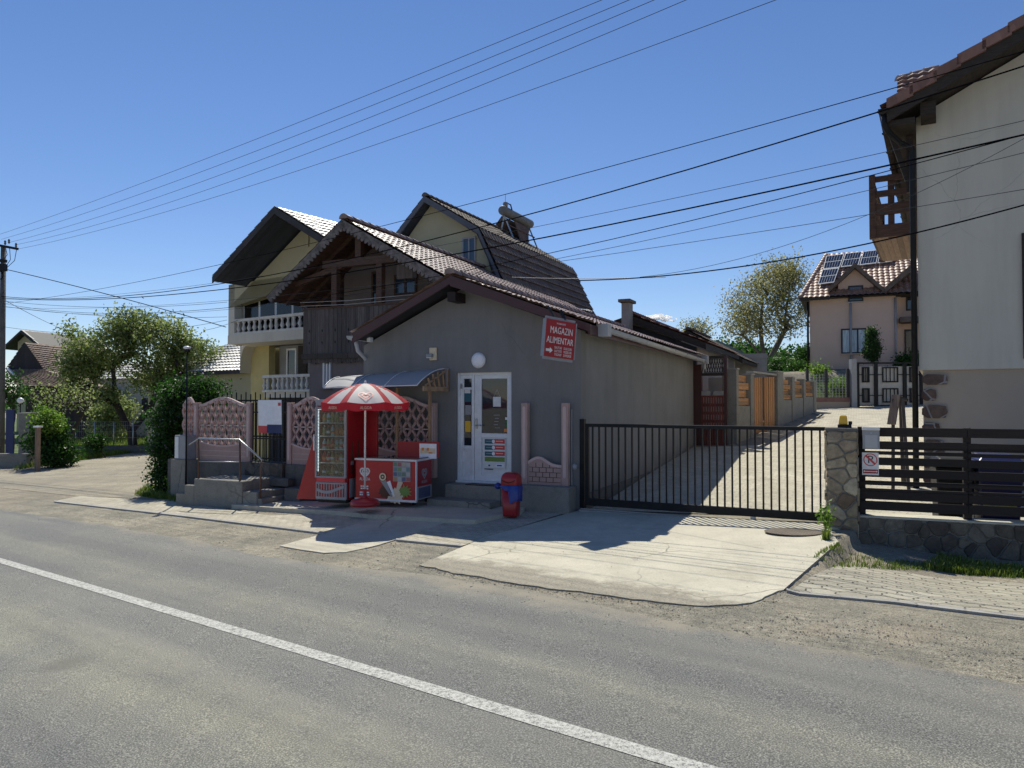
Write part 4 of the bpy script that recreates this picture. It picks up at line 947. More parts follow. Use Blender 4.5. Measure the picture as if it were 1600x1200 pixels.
# banner
p0 = S.hit(404, 625, yF-.08); p1 = S.hit(440, 677, yF-.08); mb = MB(S); nx, nz = 10, 8
bmz = thing('banner', 'white banner with red and blue lower edge tied to the iron gate', 'banner', S, ((p0[0]+p1[0])/2, yF-.08, p1[1]))
def ban(xa, xb, za, zb, mat, nm, dy=0):
    mb = MB(S)
    for j in range(nz+1):
        for i in range(nx+1):
            x = xa+(xb-xa)*i/nx; z = za+(zb-za)*j/nz; mb.V.append((x, yF-.08+dy+.015*math.sin(x*9+z*2), z))
    for j in range(nz):
        for i in range(nx): mb.face((j*(nx+1)+i, j*(nx+1)+i+1, (j+1)*(nx+1)+i+1, (j+1)*(nx+1)+i), True)
    return mb.build(nm, mat, bmz)
ban(p0[0], p1[0], p1[1], p0[1], MT['lampw'], 'cloth')
zz = p1[1]; w_ = p1[0]-p0[0]
ban(p0[0], p0[0]+w_*.45, zz, zz+.16, MT['redprint'], 'red_area', -.004); ban(p0[0]+w_*.4, p1[0], zz, zz+.19, MT['navy'], 'blue_area', -.007); ban(p1[0]-w_*.16, p1[0]-.02, p0[1]-.13, p0[1]-.06, MT['redprint'], 'red_mark', -.006)
# meter box left of the platform
a = S.hit(278, 717, -.35); b = S.hit(298, 680, -.35); mbx = thing('meter_box', 'grey utility meter box on a concrete footing left of the platform', 'meter box', S, (a[0], -.35, a[1]))
B('box', S, MT['greyp'], mbx, (a[0], b[0], -.45, -.2, a[1], b[1]), bevel=.01); B('box_door', S, MT['white'], mbx, (a[0]+.02, a[0]+.14, -.462, -.452, a[1]+.03, b[1]-.04)); B('footing', S, MT['oldconc'], mbx, (a[0]-.06, b[0]+.08, -.5, -.2, -.6, a[1]))
# platform with steps and handrail
pl = thing('concrete_platform', 'worn concrete platform with steps on both sides before the pink fence', 'platform', S, (-7.5, -.9, -.2))
def gb(px, py, z): return S.hz(px, py, z)
zt = .22
c0 = gb(303, 752, zt); c1 = gb(375, 752.5, zt); 
yfr = -1.35
xa = S.hit(303, 752, yfr)[0]; xb = S.hit(378, 752, yfr)[0]; zt = S.hit(340, 750, yfr)[1]
B('platform_top', S, MT['oldconc'], pl, (xa, xb, yfr, yF-.13, -.6, zt), bevel=.015)
for k, (px0, px1, pyt) in enumerate(((288, 303, 758), (273, 288, 771))):
    x0_, x1_ = S.hit(px0, 770, yfr)[0], S.hit(px1, 770, yfr)[0]; B('step', S, MT['oldconc'], pl, (x0_, x1_-.001, yfr+.03*k, yF-.13, -.6, S.hit(px0+4, pyt, yfr)[1]), bevel=.01)
for k, (px0, px1, pyt) in enumerate(((378, 392, 769), (392, 406, 780))):
    x0_, x1_ = S.hit(px0, 770, yfr)[0], S.hit(px1+8*(1-k), 770, yfr)[0]; B('step', S, MT['oldconc'], pl, (x0_+.001, x1_, yfr+.02+.03*k, yF-.13, -.6, S.hit(px1, pyt, yfr)[1]), bevel=.01)
B('back_step', S, MT['dconc'], pl, (xb+.6, PX[2]+.8, -.75, yF-.2, -.6, .25), (PX[1]+.1, PX[2]+.3, -.55, yF-.21, .25, .42), bevel=.01)
hr = thing('handrail', 'thin grey steel handrail along the concrete platform', 'handrail', S, (xa+.8, yfr+.08, zt)); yh = yfr+.08
def hp(px, py): x, z = S.hit(px, py, yh); return (x, yh, z)
mb = MB(S); mb.tube([hp(296, 695), hp(311, 685), hp(374, 687), hp(410, 719), hp(408, 722)], .02, 8); mb.tube([hp(311, 721), hp(375, 722)], .012, 6)
mb.build('rail', MT['steel'], hr)
for px, a_, b_ in ((310.5, 686, 752), (375, 687, 752), (408, 719, 784)):
    mb = MB(S); mb.tube([hp(px, a_), hp(px-(1.5 if px > 400 else 0), b_)], .02, 8); mb.build('upright', MT['rust'], hr)

# raised slab in front of the fridge and the freezer
slab = [sw(*p) for p in ((S.hz(398, 779, -.02)[0], -.7), (S.hz(398, 779, -.02)[0]+.05, -1.45), (-4.6, -1.75), (-3.2, -2.1), (-1.2, -1.95), (-.9, -.75), (-1.0, -.28))]
drape('concrete_step', slab, .085, MT['pad'], .4, thick=.2)
# ================================================================ THINGS IN FRONT OF THE SHOP
def heart(mb, cx, cz, s, put, w=.09):
    """double outline heart made of ribbons; put(x, z) -> 3d point"""
    for sc, t0, t1 in ((1.0, .04, .93), (.52, -.02, 1.0)):
        P = []
        n = 34
        for i in range(n+1):
            t = 2*math.pi*(t0+(t1-t0)*i/n); x = math.sin(t)**3; z = (13*math.cos(t)-5*math.cos(2*t)-2*math.cos(3*t)-math.cos(4*t))/16
            P.append((x*sc, z*sc+(.0 if sc == 1 else .03)))
        for i in range(n):
            (xa, za), (xb, zb) = P[i], P[i+1]; dx, dz = xb-xa, zb-za; L = math.hypot(dx, dz) or 1; nx_, nz_ = -dz/L*w/2*1.6, dx/L*w/2*1.6
            mb.poly([put(cx+s*(xa-nx_), cz+s*(za-nz_)), put(cx+s*(xb-nx_), cz+s*(zb-nz_)), put(cx+s*(xb+nx_), cz+s*(zb+nz_)), put(cx+s*(xa+nx_), cz+s*(za+nz_))])
    return mb
# ---- chest freezer
z0 = pix(602, 788, 14.05).z
q = pix(602, 780, 14.05); FZ = Fr(q.x, q.y, 20, z0)
fx0 = FZ.hit(555, 760)[0]; fx1 = FZ.hit(650, 760)[0]; fzt = FZ.hit(602, 718)[1]; fd = .66
fr = thing('ice_cream_freezer', 'red chest freezer for ice cream with white trim and a cone advert', 'freezer', FZ, ((fx0+fx1)/2, fd/2, 0))
mb = MB(FZ); mb.box(fx0, fx1, 0, fd, .09, fzt-.02); body = mb.build('body', MT['red'], fr, bevel=.012)
mb = MB(FZ); mb.box(fx0-.012, fx1+.012, -.012, fd+.012, fzt-.025, fzt+.012); mb.box(fx1-.008, fx1+.014, -.014, .03, .07, fzt-.02); mb.box(fx0-.004, fx1+.014, -.014, .02, .06, .10)
mb.build('white_trim', MT['whitem'], fr, bevel=.004)
mb = MB(FZ)
mb.box(fx0+.02, fx1-.02, .02, fd-.02, fzt+.012, fzt+.03); mb.build('glass_lid', MT['glass'], fr)
B('side_panel', FZ, MT['redd'], fr, (fx1+.001, fx1+.006, .04, fd-.02, .36, fzt-.03))
B('vent_grille', FZ, MT['greyp'], fr, (fx1+.001, fx1+.01, .05, fd-.03, .1, .34))
mb = MB(FZ)
for i in range(16): mb.box(fx1+.01, fx1+.014, .09+i*.031, .105+i*.031, .12, .32)
mb.build('grille_slots', MT['navy'], fr)
for x, y in ((fx0+.08, .08), (fx1-.08, .08), (fx0+.08, fd-.08), (fx1-.08, fd-.08)):
    mb = MB(FZ); mb.tube([(x-.02, y, .035), (x+.02, y, .035)], .035, 12); mb.box(x-.03, x+.03, y-.03, y+.03, .065, .09); mb.build('castor', MT['black'], fr)
# back header board standing on the freezer
hx0 = FZ.hit(621, 700, .56)[0]; hx1 = FZ.hit(686, 700, .56)[0]; hz1 = FZ.hit(650, 690, .56)[1]
B('header_board', FZ, MT['redd'], fr, (hx0, hx1, .56, .59, fzt+.03, hz1))
pz0 = FZ.hit(660, 717, .555)[1]; pa = FZ.hit(655.5, 693, .555); pb = FZ.hit(682, 717, .555)
ps = B('price_poster', FZ, MT['lampw'], fr, (pa[0], pb[0], .55, .558, pb[1], pa[1]))
mb = MB(FZ)
for x, z, w_, h_ in ((.05, .17, .05, .06), (.16, .17, .05, .06), (.2, .11, .08, .03)): mb.box(pa[0]+x, pa[0]+x+w_, .546, .55, pb[1]+z*.9, pb[1]+(z+h_)*.9)
mb.build('printed_cones', MT['orange'], ps)
B('printed_band', FZ, MT['creamp'], ps, (pa[0]+.02, pb[0]-.02, .547, .549, pb[1]+.1, pb[1]+.2))
# front art
def put(x, z): return (x, -.004, z)
def fpt(px, py): return FZ.hit(px, py, -.004)
c = fpt(570, 738); mb = MB(FZ); heart(mb, c[0], c[1], .10, put, .2); mb.build('heart_emblem', MT['paper'], body)
c = fpt(570, 748.5); text_on('lettering', 'ALGIDA', FZ, (c[0], -.004, c[1]), (1, 0, 0), (0, 0, 1), .085, MT['paper'], body, width=.23, lift=0, extr=.001)
for k_, (py, ws) in enumerate(((759.5, (.03, .035, .03, .04)), (763, (.04, .03, .035, .03)), (769, (.05, .04, .035, .05)), (772.5, (.04, .05, .05, .04)))):
    c = fpt(563.5 if k_ < 2 else 562, py); x_ = c[0]
    for w_ in ws: B('print_line', FZ, MT['paper'], body, (x_, x_+w_, -.004, -.001, c[1]-.014, c[1]+.014)); x_ += w_+.01
def sputter(cx, cz, r0, r1, n, seed, mat, nm, y=-.003, par=body):
    rr_ = random.Random(seed); mb = MB(FZ); pts = []
    for i in range(n*2):
        a_ = math.pi*i/n; r_ = (r0 if i % 2 else rr_.uniform(r0*1.15, r1)); pts.append((cx+r_*math.cos(a_), y, cz+r_*math.sin(a_)*.8))
    c_ = (cx, y, cz)
    for i in range(len(pts)): mb.poly([c_, pts[i], pts[(i+1) % len(pts)]])
    return mb.build(nm, mat, par)
c = fpt(617, 775); sputter(c[0], c[1], .15, .22, 12, 3, MT['creamp'], 'cream_splash', -.003)
c = fpt(632, 768); sputter(c[0], c[1], .09, .19, 11, 5, MT['greenp'], 'lime_splash', -.004)
c = fpt(602, 768); sputter(c[0], c[1], .12, .19, 9, 6, MT['brownp'], 'chocolate_splash', -.0035)
def cone(px0, py0, px1, py1, wtop, col, nm):
    a_ = fpt(px0, py0); b_ = fpt(px1, py1); d_ = Vector((b_[0]-a_[0], 0, b_[1]-a_[1])); L = d_.length; d_.normalize(); s_ = Vector((-d_.z, 0, d_.x)); A = Vector((a_[0], -.006, a_[1])); Bq = Vector((b_[0], -.006, b_[1]))
    mb = MB(FZ); mb.poly([A-s_*wtop, A+s_*wtop, Bq+s_*.015, Bq-s_*.015]); o = mb.build(nm, col, body); return A, s_
cone(597, 747, 612, 776, .06, MT['greyp'], 'wrapped_cone'); cone(607, 752, 616, 776, .04, MT['lampw'], 'cone_wrapper'); cone(626, 752, 617, 777, .055, MT['creamp'], 'wafer_cone')
a_ = fpt(598, 745); mb = MB(FZ); mb.disc((a_[0], -.008, a_[1]), .085, 20, (1, 0, 0), (0, 0, 1)); mb.build('chocolate_swirl', MT['brownp'], body)
mb = MB(FZ); mb.disc((a_[0], -.010, a_[1]), .075, 20, (1, 0, 0), (0, 0, 1), .045); mb.disc((a_[0], -.010, a_[1]), .02, 12, (1, 0, 0), (0, 0, 1)); mb.build('cream_swirl', MT['creamp'], body)
a_ = fpt(614.5, 721.5); b_ = fpt(641.5, 753); pc = B('price_list', FZ, MT['greyp'], body, (a_[0], b_[0], -.012, -.004, b_[1], a_[1]))
cols = [plain('faded_%d' % i_, c_, .6) for i_, c_ in enumerate(((.16, .25, .27), (.35, .12, .12), (.2, .27, .14), (.42, .42, .43), (.40, .25, .14), (.12, .14, .24), (.42, .37, .28), (.14, .22, .16)))]; rr = random.Random(5)
W_ = (b_[0]-a_[0])/4; H_ = (a_[1]-b_[1])/4
for i in range(4):
    for j in range(4): x = a_[0]+i*W_; z = b_[1]+j*H_; B('price_field', FZ, cols[rr.randrange(8)], pc, (x+.008, x+W_-.008, -.014, -.012, z+.01, z+H_-.012))
def puts(y, z): return (fx1+.008, y, z)
mb = MB(FZ); c_ = FZ.hx(669, 738, fx1+.008); c_ = (fd*.5, c_[1]); heart(mb, c_[0], c_[1], .10, puts, .2); mb.build('heart_emblem', MT['greyp'], body)
text_on('lettering', 'ALGIDA', FZ, (fx1+.008, c_[0], c_[1]-.16), (0, 1, 0), (0, 0, 1), .08, MT['greyp'], body, width=.24, lift=0, extr=.001)

# ---- drinks fridge
q = pix(516, 786, 14.25); z0 = pix(516, 786, 14.25).z; DF = Fr(q.x, q.y, 18, z0)
dx0 = DF.hit(493, 700)[0]; dx1 = DF.hit(541, 700)[0]; dzt = DF.hit(516, 634)[1]; dd = .68
df = thing('drinks_fridge', 'tall grey and red glass door drinks fridge packed with bottles', 'fridge', DF, ((dx0+dx1)/2, dd/2, 0))
B('side_wall', DF, MT['redd'], df, (dx1-.03, dx1, .05, dd, .06, dzt), bevel=.004); B('side_wall', DF, MT['redd'], df, (dx0, dx0+.03, .05, dd, .06, dzt))
B('back_wall', DF, MT['greyp'], df, (dx0+.03, dx1-.03, dd-.04, dd, .06, dzt)); B('top_panel', DF, MT['greyp'], df, (dx0-.003, dx1+.003, .0, dd+.002, dzt, dzt+.12), bevel=.006)
c0_, c1_ = DF.hit(545, 725, 0), None
B('foot_base', DF, MT['black'], df, (dx0+.03, dx1-.03, .06, dd-.03, 0, .06))
fh = .40
mb = MB(DF); mb.box(dx0, dx1, 0, .05, .06, fh); lp = mb.build('lower_panel', MT['greyp'], df, bevel=.015)
mb = MB(DF); n = 11
for i in range(n): x = dx0+.05+(dx1-dx0-.1)*i/(n-1); mb.box(x-.017, x+.013, -.006, -.001, .12, fh-.04)
mb.build('grille', MT['redd'], lp)
mb = MB(DF); pts = []
for i in range(15): t = i/14; x = dx0+.04+(dx1-dx0-.08)*t; zc = .275-.055*math.sin(t*math.pi*1.25+.25)*1.1; pts.append((x, zc))
for a_, b_ in zip(pts, pts[1:]): 
    wa = .038; mb.poly([(a_[0], -.009, a_[1]-wa), (b_[0], -.009, b_[1]-wa), (b_[0], -.009, b_[1]+wa*.5), (a_[0], -.009, a_[1]+wa*.5)])
mb.build('wave_ribbon', MT['greyp'], lp)
B('red_strip', DF, MT['redprint'], df, (dx0+.03, dx1-.03, -.004, .05, fh+.002, fh+.08))
dr = None; mb = MB(DF); za, zb = fh+.08, dzt-.02
mb.box(dx0, dx0+.035, -.02, .03, za, zb); mb.box(dx1-.035, dx1, -.02, .03, za, zb); mb.box(dx0+.035, dx1-.035, -.02, .03, zb-.04, zb); mb.box(dx0+.035, dx1-.035, -.02, .03, za, za+.03); dr = mb.build('door_frame', MT['greyp'], df, bevel=.004)
m, t_, b_ = newmat('fridge_pane'); n_ = N(t_); tr = n_('ShaderNodeBsdfTransparent'); tr.inputs[0].default_value = (.82, .86, .86, 1); gl = n_('ShaderNodeBsdfGlossy'); gl.inputs['Roughness'].default_value = .03; mx = n_('ShaderNodeMixShader'); fz = n_('ShaderNodeFresnel'); fz.inputs[0].default_value = 1.6
n_.L(fz.outputs[0], mx.inputs[0]); n_.L(tr.outputs[0], mx.inputs[1]); n_.L(gl.outputs[0], mx.inputs[2]); n_.L(mx.outputs[0], t_.nodes['Material Output'].inputs[0]); MT['pane'] = m
B('pane', DF, MT['pane'], dr, (dx0+.035, dx1-.035, -.004, .002, za+.03, zb-.04))
B('handle', DF, MT['whitem'], dr, (dx0-.02, dx0-.001, -.05, -.01, 1.0, 1.3))
led = plain('led_strip', (.85, .93, 1), .3, emit=1.6)
mb = MB(DF); k = 0; z = za+.12
while z < zb-.06: mb.box(dx0+.045, dx0+.062, .012, .022, z, z+.014); z += .028
mb.build('led_strip', led, df)
B('top_light', DF, plain('fridge_light', (.8, .9, 1), .3, emit=.5), df, (dx0+.05, dx1-.05, .05, .08, zb-.06, zb-.045))
shel = [za+.03]; 
for i in range(5): shel.append(za+.03+(zb-za-.08)*(i+1)/5)
bcols = [plain('cola_brown', (.05, .012, .006), .15), plain('cola_red', (.5, .02, .02), .3), plain('orange_drink', (.5, .18, .04), .25), plain('water_bottle', (.45, .6, .7), .15), plain('lemon_drink', (.35, .30, .12), .25), plain('dark_can', (.03, .03, .04), .3)]
capm = MT['redprint']
rb = random.Random(4)
for i in range(5):
    B('shelf', DF, MT['whitem'], df, (dx0+.03, dx1-.03, .07, dd-.05, shel[i]-.015, shel[i]))
    hgt = (shel[i+1]-shel[i])*.82; nb = 6; W_ = (dx1-dx0-.12)/nb
    for kcol in range(nb):
        for row in range(2):
            x = dx0+.07+W_*(kcol+.5); y = .13+row*.13; r_ = W_*.43; cm = bcols[(0, 1, 3, 2, 4)[i] if rb.random() < .5 else rb.randrange(6)]
            h_ = hgt*rb.uniform(.92, 1)
            mb = MB(DF); mb.lathe((x, y, shel[i]), [(r_*.9, 0), (r_, .01), (r_, h_*.6), (r_*.75, h_*.74), (r_*.32, h_*.88), (r_*.32, h_*.93)], 8); o = mb.build('bottle', cm, None)
            tag(o, 'drinks bottle on the '+('bottom', 'second lowest', 'middle', 'second highest', 'top')[i]+' fridge shelf, '+('front', 'back')[row]+' row, '+('first', 'second', 'third', 'fourth', 'fifth', 'sixth')[kcol]+' from the left', 'bottle', 'bottles on the shelves of the drinks fridge')
            mb = MB(DF); mb.lathe((x, y, shel[i]+h_*.93), [(r_*.38, 0), (r_*.38, h_*.06)], 8); mb.build('cap', capm if rb.random() < .6 else MT['lampw'], o)
            mb = MB(DF); mb.lathe((x, y, shel[i]+h_*.25), [(r_*1.02, 0), (r_*1.02, h_*.25)], 8); mb.build('label_band', [MT['redprint'], MT['lampw'], MT['greenp'], MT['orange']][rb.randrange(4)], o)
# bottles printed on the fridge side
for k, yb in enumerate((.22, .46)):
    mb = MB(DF); prof = [(0.055, .55), (.06, .75), (.05, .92), (.022, 1.05), (.02, 1.18)]
    pts = [(dx1+.002, yb-r_, z) for r_, z in prof]+[(dx1+.002, yb+r_, z) for r_, z in reversed(prof)]; mb.poly(pts); o = mb.build('printed_bottle', MT['brownp'], df)
    B('printed_band', DF, MT['greyp'], o, (dx1+.003, dx1+.004, yb-.055, yb+.055, .72, .8))
B('white_notice', DF, MT['greyp'], df, (dx1+.001, dx1+.004, .12, .5, .1, .46))
# second red cabinet side standing behind the fridge
q0 = DF.hit(590, 690, .72)[0]; B_ = B('red_advertising_panel', DF, MT['redd'], None, (dx1+.02, q0, .70, .76, .02, 1.8), bevel=.005); tag(B_, 'flat dark red advertising panel standing between fridge and pink lattice', 'panel')
# leaning triangular board at the fridge's left
mb = MB(DF); a_ = DF.hit(497, 640, .3); b_ = DF.hit(463, 779, .3); c_ = DF.hit(495, 781, .3)
mb.prism([(b_[0], b_[1]), (dx0-.02, c_[1]), (dx0-.02, a_[1]), (dx0-.06, a_[1])], .3, .36); tb = mb.build('red_side_board', MT['redp'], None, bevel=.006); tag(tb, 'tapering red board leaning against the left side of the fridge', 'board')

# ---- parasol
pc = pix(570, 790, 13.55); UF = Fr(pc.x, pc.y, -12, pc.z); um = thing('parasol', 'red and white striped parasol with heart emblem shading the freezer', 'parasol', UF)
zt_ = pix(566, 599, 13.55).z-pc.z; R_ = .83; ze = zt_-.34; nP = 8
mb = MB(UF); mb.lathe((0, 0, 0), [(.26, 0), (.27, .05), (.24, .10), (.08, .14), (.035, .17), (.03, .3)], 24); mb.build('base', MT['redp'], um)
mb = MB(UF); mb.tube([(0, 0, .3), (0, 0, zt_+.02)], .017, 8); mb.lathe((0, 0, zt_-.03), [(.02, 0), (.025, .05), (.01, .08)], 8); mb.build('pole', MT['whitem'], um)
def dome(r): return ze+(zt_-ze)*(1-(r/R_)**1.75)
mU = []
for nm, c_ in (('parasol_red', (.62, .03, .05)), ('parasol_white', (.82, .80, .80))):
    m, t_, b_ = newmat(nm); n_ = N(t_); b_.inputs['Base Color'].default_value = (*c_, 1); b_.inputs['Roughness'].default_value = .6
    tl = n_('ShaderNodeBsdfTranslucent'); tl.inputs[0].default_value = (*c_, 1); mx = n_('ShaderNodeMixShader'); mx.inputs[0].default_value = .5; n_.L(b_.outputs[0], mx.inputs[1]); n_.L(tl.outputs[0], mx.inputs[2]); n_.L(mx.outputs[0], t_.nodes['Material Output'].inputs[0]); mU.append(m)
mb = MB(UF); seg = 12; nr_ = 9
off = rad(-90-22.5)
for k in range(nP):
    a0_ = off+2*math.pi*k/nP; b = len(mb.V)
    for j in range(nr_+1):
        r_ = R_*j/nr_
        for i in range(seg+1):
            f = i/seg; a_ = a0_+2*math.pi/nP*f; sag = 1-.055*math.sin(math.pi*f)*j/nr_; rr_ = max(r_, .001)*sag
            mb.V.append((rr_*math.cos(a_), rr_*math.sin(a_), dome(r_)-.03*math.sin(math.pi*f)*(j/nr_)**2))
    for j in range(nr_):
        for i in range(seg):
            f = (i+.5)/seg; rj = (j+.5)/nr_
            if k % 2 == 0: white = abs(f-.5) < .47
            else: white = ((f-.5)/.27)**2+((rj-.98)/.62)**2 < 1
            mb.m = 1 if white else 0; mb.face((b+j*(seg+1)+i, b+j*(seg+1)+i+1, b+(j+1)*(seg+1)+i+1, b+(j+1)*(seg+1)+i), True)
    mb.m = 0; b2 = len(mb.V)      # valance
    for i in range(seg+1):
        f = i/seg; a_ = a0_+2*math.pi/nP*f; sag = 1-.055*math.sin(math.pi*f); z = dome(R_)-.03*math.sin(math.pi*f)
        mb.V.append((R_*sag*math.cos(a_), R_*sag*math.sin(a_), z)); mb.V.append((R_*sag*.985*math.cos(a_), R_*sag*.985*math.sin(a_), z-.13-.015*math.sin(f*9+k)))
    for i in range(seg): mb.face((b2+2*i, b2+2*i+2, b2+2*i+3, b2+2*i+1), True)
can = mb.build('canopy', mU, um)
for k in range(nP):
    a_ = off+2*math.pi*k/nP; mb = MB(UF); mb.tube([(R_*j/6*math.cos(a_), R_*j/6*math.sin(a_), dome(R_*j/6)-.012) for j in range(7)], .005, 5); mb.build('rib', MT['steel'], um)
mid = off+math.pi/nP
mb = MB(UF)
def putu(x, z):
    r_ = R_*(.80-z); a_ = mid+x/ (R_*.75); rr_ = r_*(1-.04); return (rr_*math.cos(a_), rr_*math.sin(a_), dome(r_)-.03*((r_/R_)**2)+.012)
heart(mb, 0, .02, .13, putu, .09); mb.build('heart_emblem', MT['redprint'], can)
for k in (0, 1, 7):
    a_ = mid+2*math.pi*k/nP; cx_, cy_ = R_*.955*math.cos(a_), R_*.955*math.sin(a_)
    text_on('lettering', 'ALGIDA', UF, (cx_, cy_, dome(R_)-.10), (-math.sin(a_), math.cos(a_), 0), (0, 0, 1), .07, MT['creamp'], can, width=.2, lift=.004, extr=.001)

# ---- litter bin
q = pix(799, 806, 13.2); BF = Fr(q.x, q.y, 20, q.z); BS = .9; bn = thing('litter_bin', 'red plastic swing lid bin with a blue bag beside the shop steps', 'bin', BF)
bh = (806-738)/FPX*13.2
def rrect(mb, w, d, z, n=6, r=.05):
    w *= BS; d *= BS
    pts = []
    for cx_, cy_, a0_ in ((w/2-r, d/2-r, 0), (-w/2+r, d/2-r, 90), (-w/2+r, -d/2+r, 180), (w/2-r, -d/2+r, 270)):
        for i in range(n+1): a_ = rad(a0_+90*i/n); pts.append((cx_+r*math.cos(a_), cy_+r*math.sin(a_), z))
    b = len(mb.V); mb.V += pts; return b, len(pts)
def loft(mb, secs):
    bs = [rrect(mb, *s) for s in secs]
    for (b0, n), (b1, _) in zip(bs, bs[1:]):
        for i in range(n): j = (i+1) % n; mb.face((b0+i, b0+j, b1+j, b1+i), True)
    b0, n = bs[0]; mb.face([b0+i for i in reversed(range(n))]); b1, n = bs[-1]; mb.face([b1+i for i in range(n)])
mb = MB(BF); loft(mb, [(.27, .25, 0), (.29, .27, .03), (.33, .31, bh*.68)]); mb.build('body', MT['redp'], bn)
mb = MB(BF); loft(mb, [(.345, .33, bh*.70), (.355, .34, bh*.72), (.35, .335, bh*.80)]+[(.35*math.cos(t_*.9)**.5, .335*math.cos(t_)**.8+.02, bh*(.80+.20*math.sin(t_))) for t_ in (.3, .6, .9, 1.15, 1.35)]); lid = mb.build('lid', MT['redp'], bn)
mb = MB(BF); pts = [(-.13+.26*i/10, -.172-.004, bh*.80-.05*math.sin(math.pi*i/10)+.03) for i in range(11)]; mb.tube(pts, .006, 5); mb.build('flap_slot', MT['black'], lid)
mb = MB(BF); n = 40; b = len(mb.V)
for i in range(n):
    a_ = 2*math.pi*i/n; dn = .05+.03*math.sin(a_*3)+(.22 if math.cos(a_+.6) > .6 else 0)
    for (r_, z) in ((.176, bh*.715), (.19+.01*math.sin(a_*7), bh*.69), (.185+.012*math.sin(a_*9), bh*.69-dn)):
        c_, s_ = math.cos(a_), math.sin(a_); k_ = 1/max(abs(c_), abs(s_))**.55; mb.V.append((r_*c_*k_, r_*s_*k_*.95, z))
for i in range(n):
    j = (i+1) % n
    for k in range(2): mb.face((b+i*3+k, b+j*3+k, b+j*3+k+1, b+i*3+k+1), True)
bag = mb.build('bag', MT['bluebag'], bn)
mb = MB(BF); b = len(mb.V); mb.lathe((-.235, -.05, bh*.60), [(.01, 0), (.05, .02), (.07, .06), (.05, .1), (.02, .12)], 9); mb.build('bag_knot', MT['bluebag'], bag)
# cable box on the post by the gate
c_ = S.hit(893, 735, -.05); B_ = B('gate_motor_cable', S, MT['greyp'], None, (c_[0]-.012, c_[0]+.012, -.05, -.025, .5, 1.95)); tag(B_, 'thin grey conduit running up the wall beside the last pink post', 'conduit')
mb = MB(S); c_ = S.hit(899, 729, -.12); mb.lathe((c_[0], -.15, c_[1]-.05), [(.03, 0), (.045, .03), (.045, .08), (.02, .1)], 10); o = mb.build('wall_sensor', MT['greyp'], None); tag(o, 'small grey sensor fixed to the shop corner by the gate', 'sensor')

# ================================================================ SLIDING GATE
ga = pix(915, 797, 13.72); gb_ = pix(1291, 818, 11.85); dirv = Vector((gb_.x-ga.x, gb_.y-ga.y, 0)); GA = math.degrees(math.atan2(-dirv.y, dirv.x)); GL = dirv.length
GF = Fr(ga.x, ga.y, GA); gt = thing('sliding_gate', 'long black sliding gate of vertical bars across the paved drive', 'gate', GF, (GL/2, 0, .1))
gzt = GF.hit(1100, 664.5, 0)[1]; gzb = .20
mb = MB(GF); mb.box(0, GL, -.03, .03, gzt-.06, gzt); mb.box(0, GL, -.035, .035, gzb-.01, gzb+.12); mb.box(0, .07, -.03, .03, gzb, gzt-.06); mb.build('frame', MT['black'], gt, bevel=.004)
nb = 32
for i in range(nb):
    x = .07+(GL-.1)*(i+.6)/nb; mb = MB(GF); mb.box(x-.014, x+.014, -.014, .014, gzb+.12, gzt-.06); mb.build('bar', MT['black'], gt)
for px in (1177,):
    x = GF.hit(px, 816, 0)[0]; mb = MB(GF); mb.tube([(x, -.02, gzb-.05), (x, .02, gzb-.05)], .045, 12); mb.box(x-.04, x+.04, -.03, .03, gzb-.06, gzb-.01); mb.build('roller', MT['steel'], gt)
mb = MB(GF); mb.box(-.1, GL+.05, -.09, .09, -.05, gzb-.09); mb.box(-.1, GL+.05, -.008, .008, gzb-.09, gzb-.07); o = mb.build('gate_rail', MT['kerb'], None); tag(o, 'low concrete rail beam under the black sliding gate', 'rail')
B_ = B('gate_post', GF, MT['black'], None, (-.14, -.05, .06, .16, -.05, gzt+.08)); tag(B_, 'slim black steel guide post at the shop corner behind the gate', 'post')
p_ = pix(1240, 842, 11.0); mb = MB(); z_ = g(p_.x, p_.y)+.026; mb.lathe((p_.x, p_.y, z_), [(.42, 0), (.42, .006), (.4, .008)], 26, sx=1.0, sy=.75); o = mb.build('drain_grate', paver_mat('grate', (.25, .21, .17), .12, .04, 0, 0, .01, .5), None); tag(o, 'rusty oval drain cover let into the concrete apron before the gate', 'drain cover')

# ================================================================ STONE PILLAR, LOW STONE WALL, TIMBER FENCE (frame K)
k0 = pix(1318, 850, 11.2); K = Fr(k0.x, k0.y, 22)
kx0 = K.hit(1293, 800)[0]; kx1 = K.hit(1340, 800)[0]; kz = K.hit(1318, 669)[1]; kzb = g(k0.x, k0.y)-.15
mb = MB(K); mb.box(kx0, kx1, 0, .42, kzb, kz-.05); pil = mb.build('gate_pillar', MT['oldconc'], None, bevel=.02); tag(pil, 'square crazy stone pillar with grey cap at the gate end', 'pillar')
B('cap', K, MT['dconc'], pil, (kx0-.02, kx1+.02, -.02, .44, kz-.05, kz), bevel=.008)
c_ = K.hit(1319, 655, .2); bc = thing('beacon_lamp', 'amber gate warning beacon on top of the stone pillar', 'beacon', K, (c_[0], .2, kz))
mb = MB(K); mb.box(c_[0]-.09, c_[0]+.1, .12, .3, kz, kz+.05); mb.box(c_[0]+.06, c_[0]+.11, .16, .26, kz+.05, kz+.1); mb.build('base', MT['black'], bc, bevel=.005)
mb = MB(K); mb.hexa([(c_[0]-.08, .14, kz+.05), (c_[0]+.05, .14, kz+.05), (c_[0]+.05, .26, kz+.05), (c_[0]-.08, .26, kz+.05)], [(c_[0]-.06, .15, kz+.19), (c_[0]+.035, .15, kz+.19), (c_[0]+.035, .25, kz+.19), (c_[0]-.06, .25, kz+.19)]); mb.build('amber_lens', MT['yellowp'], bc, bevel=.012)
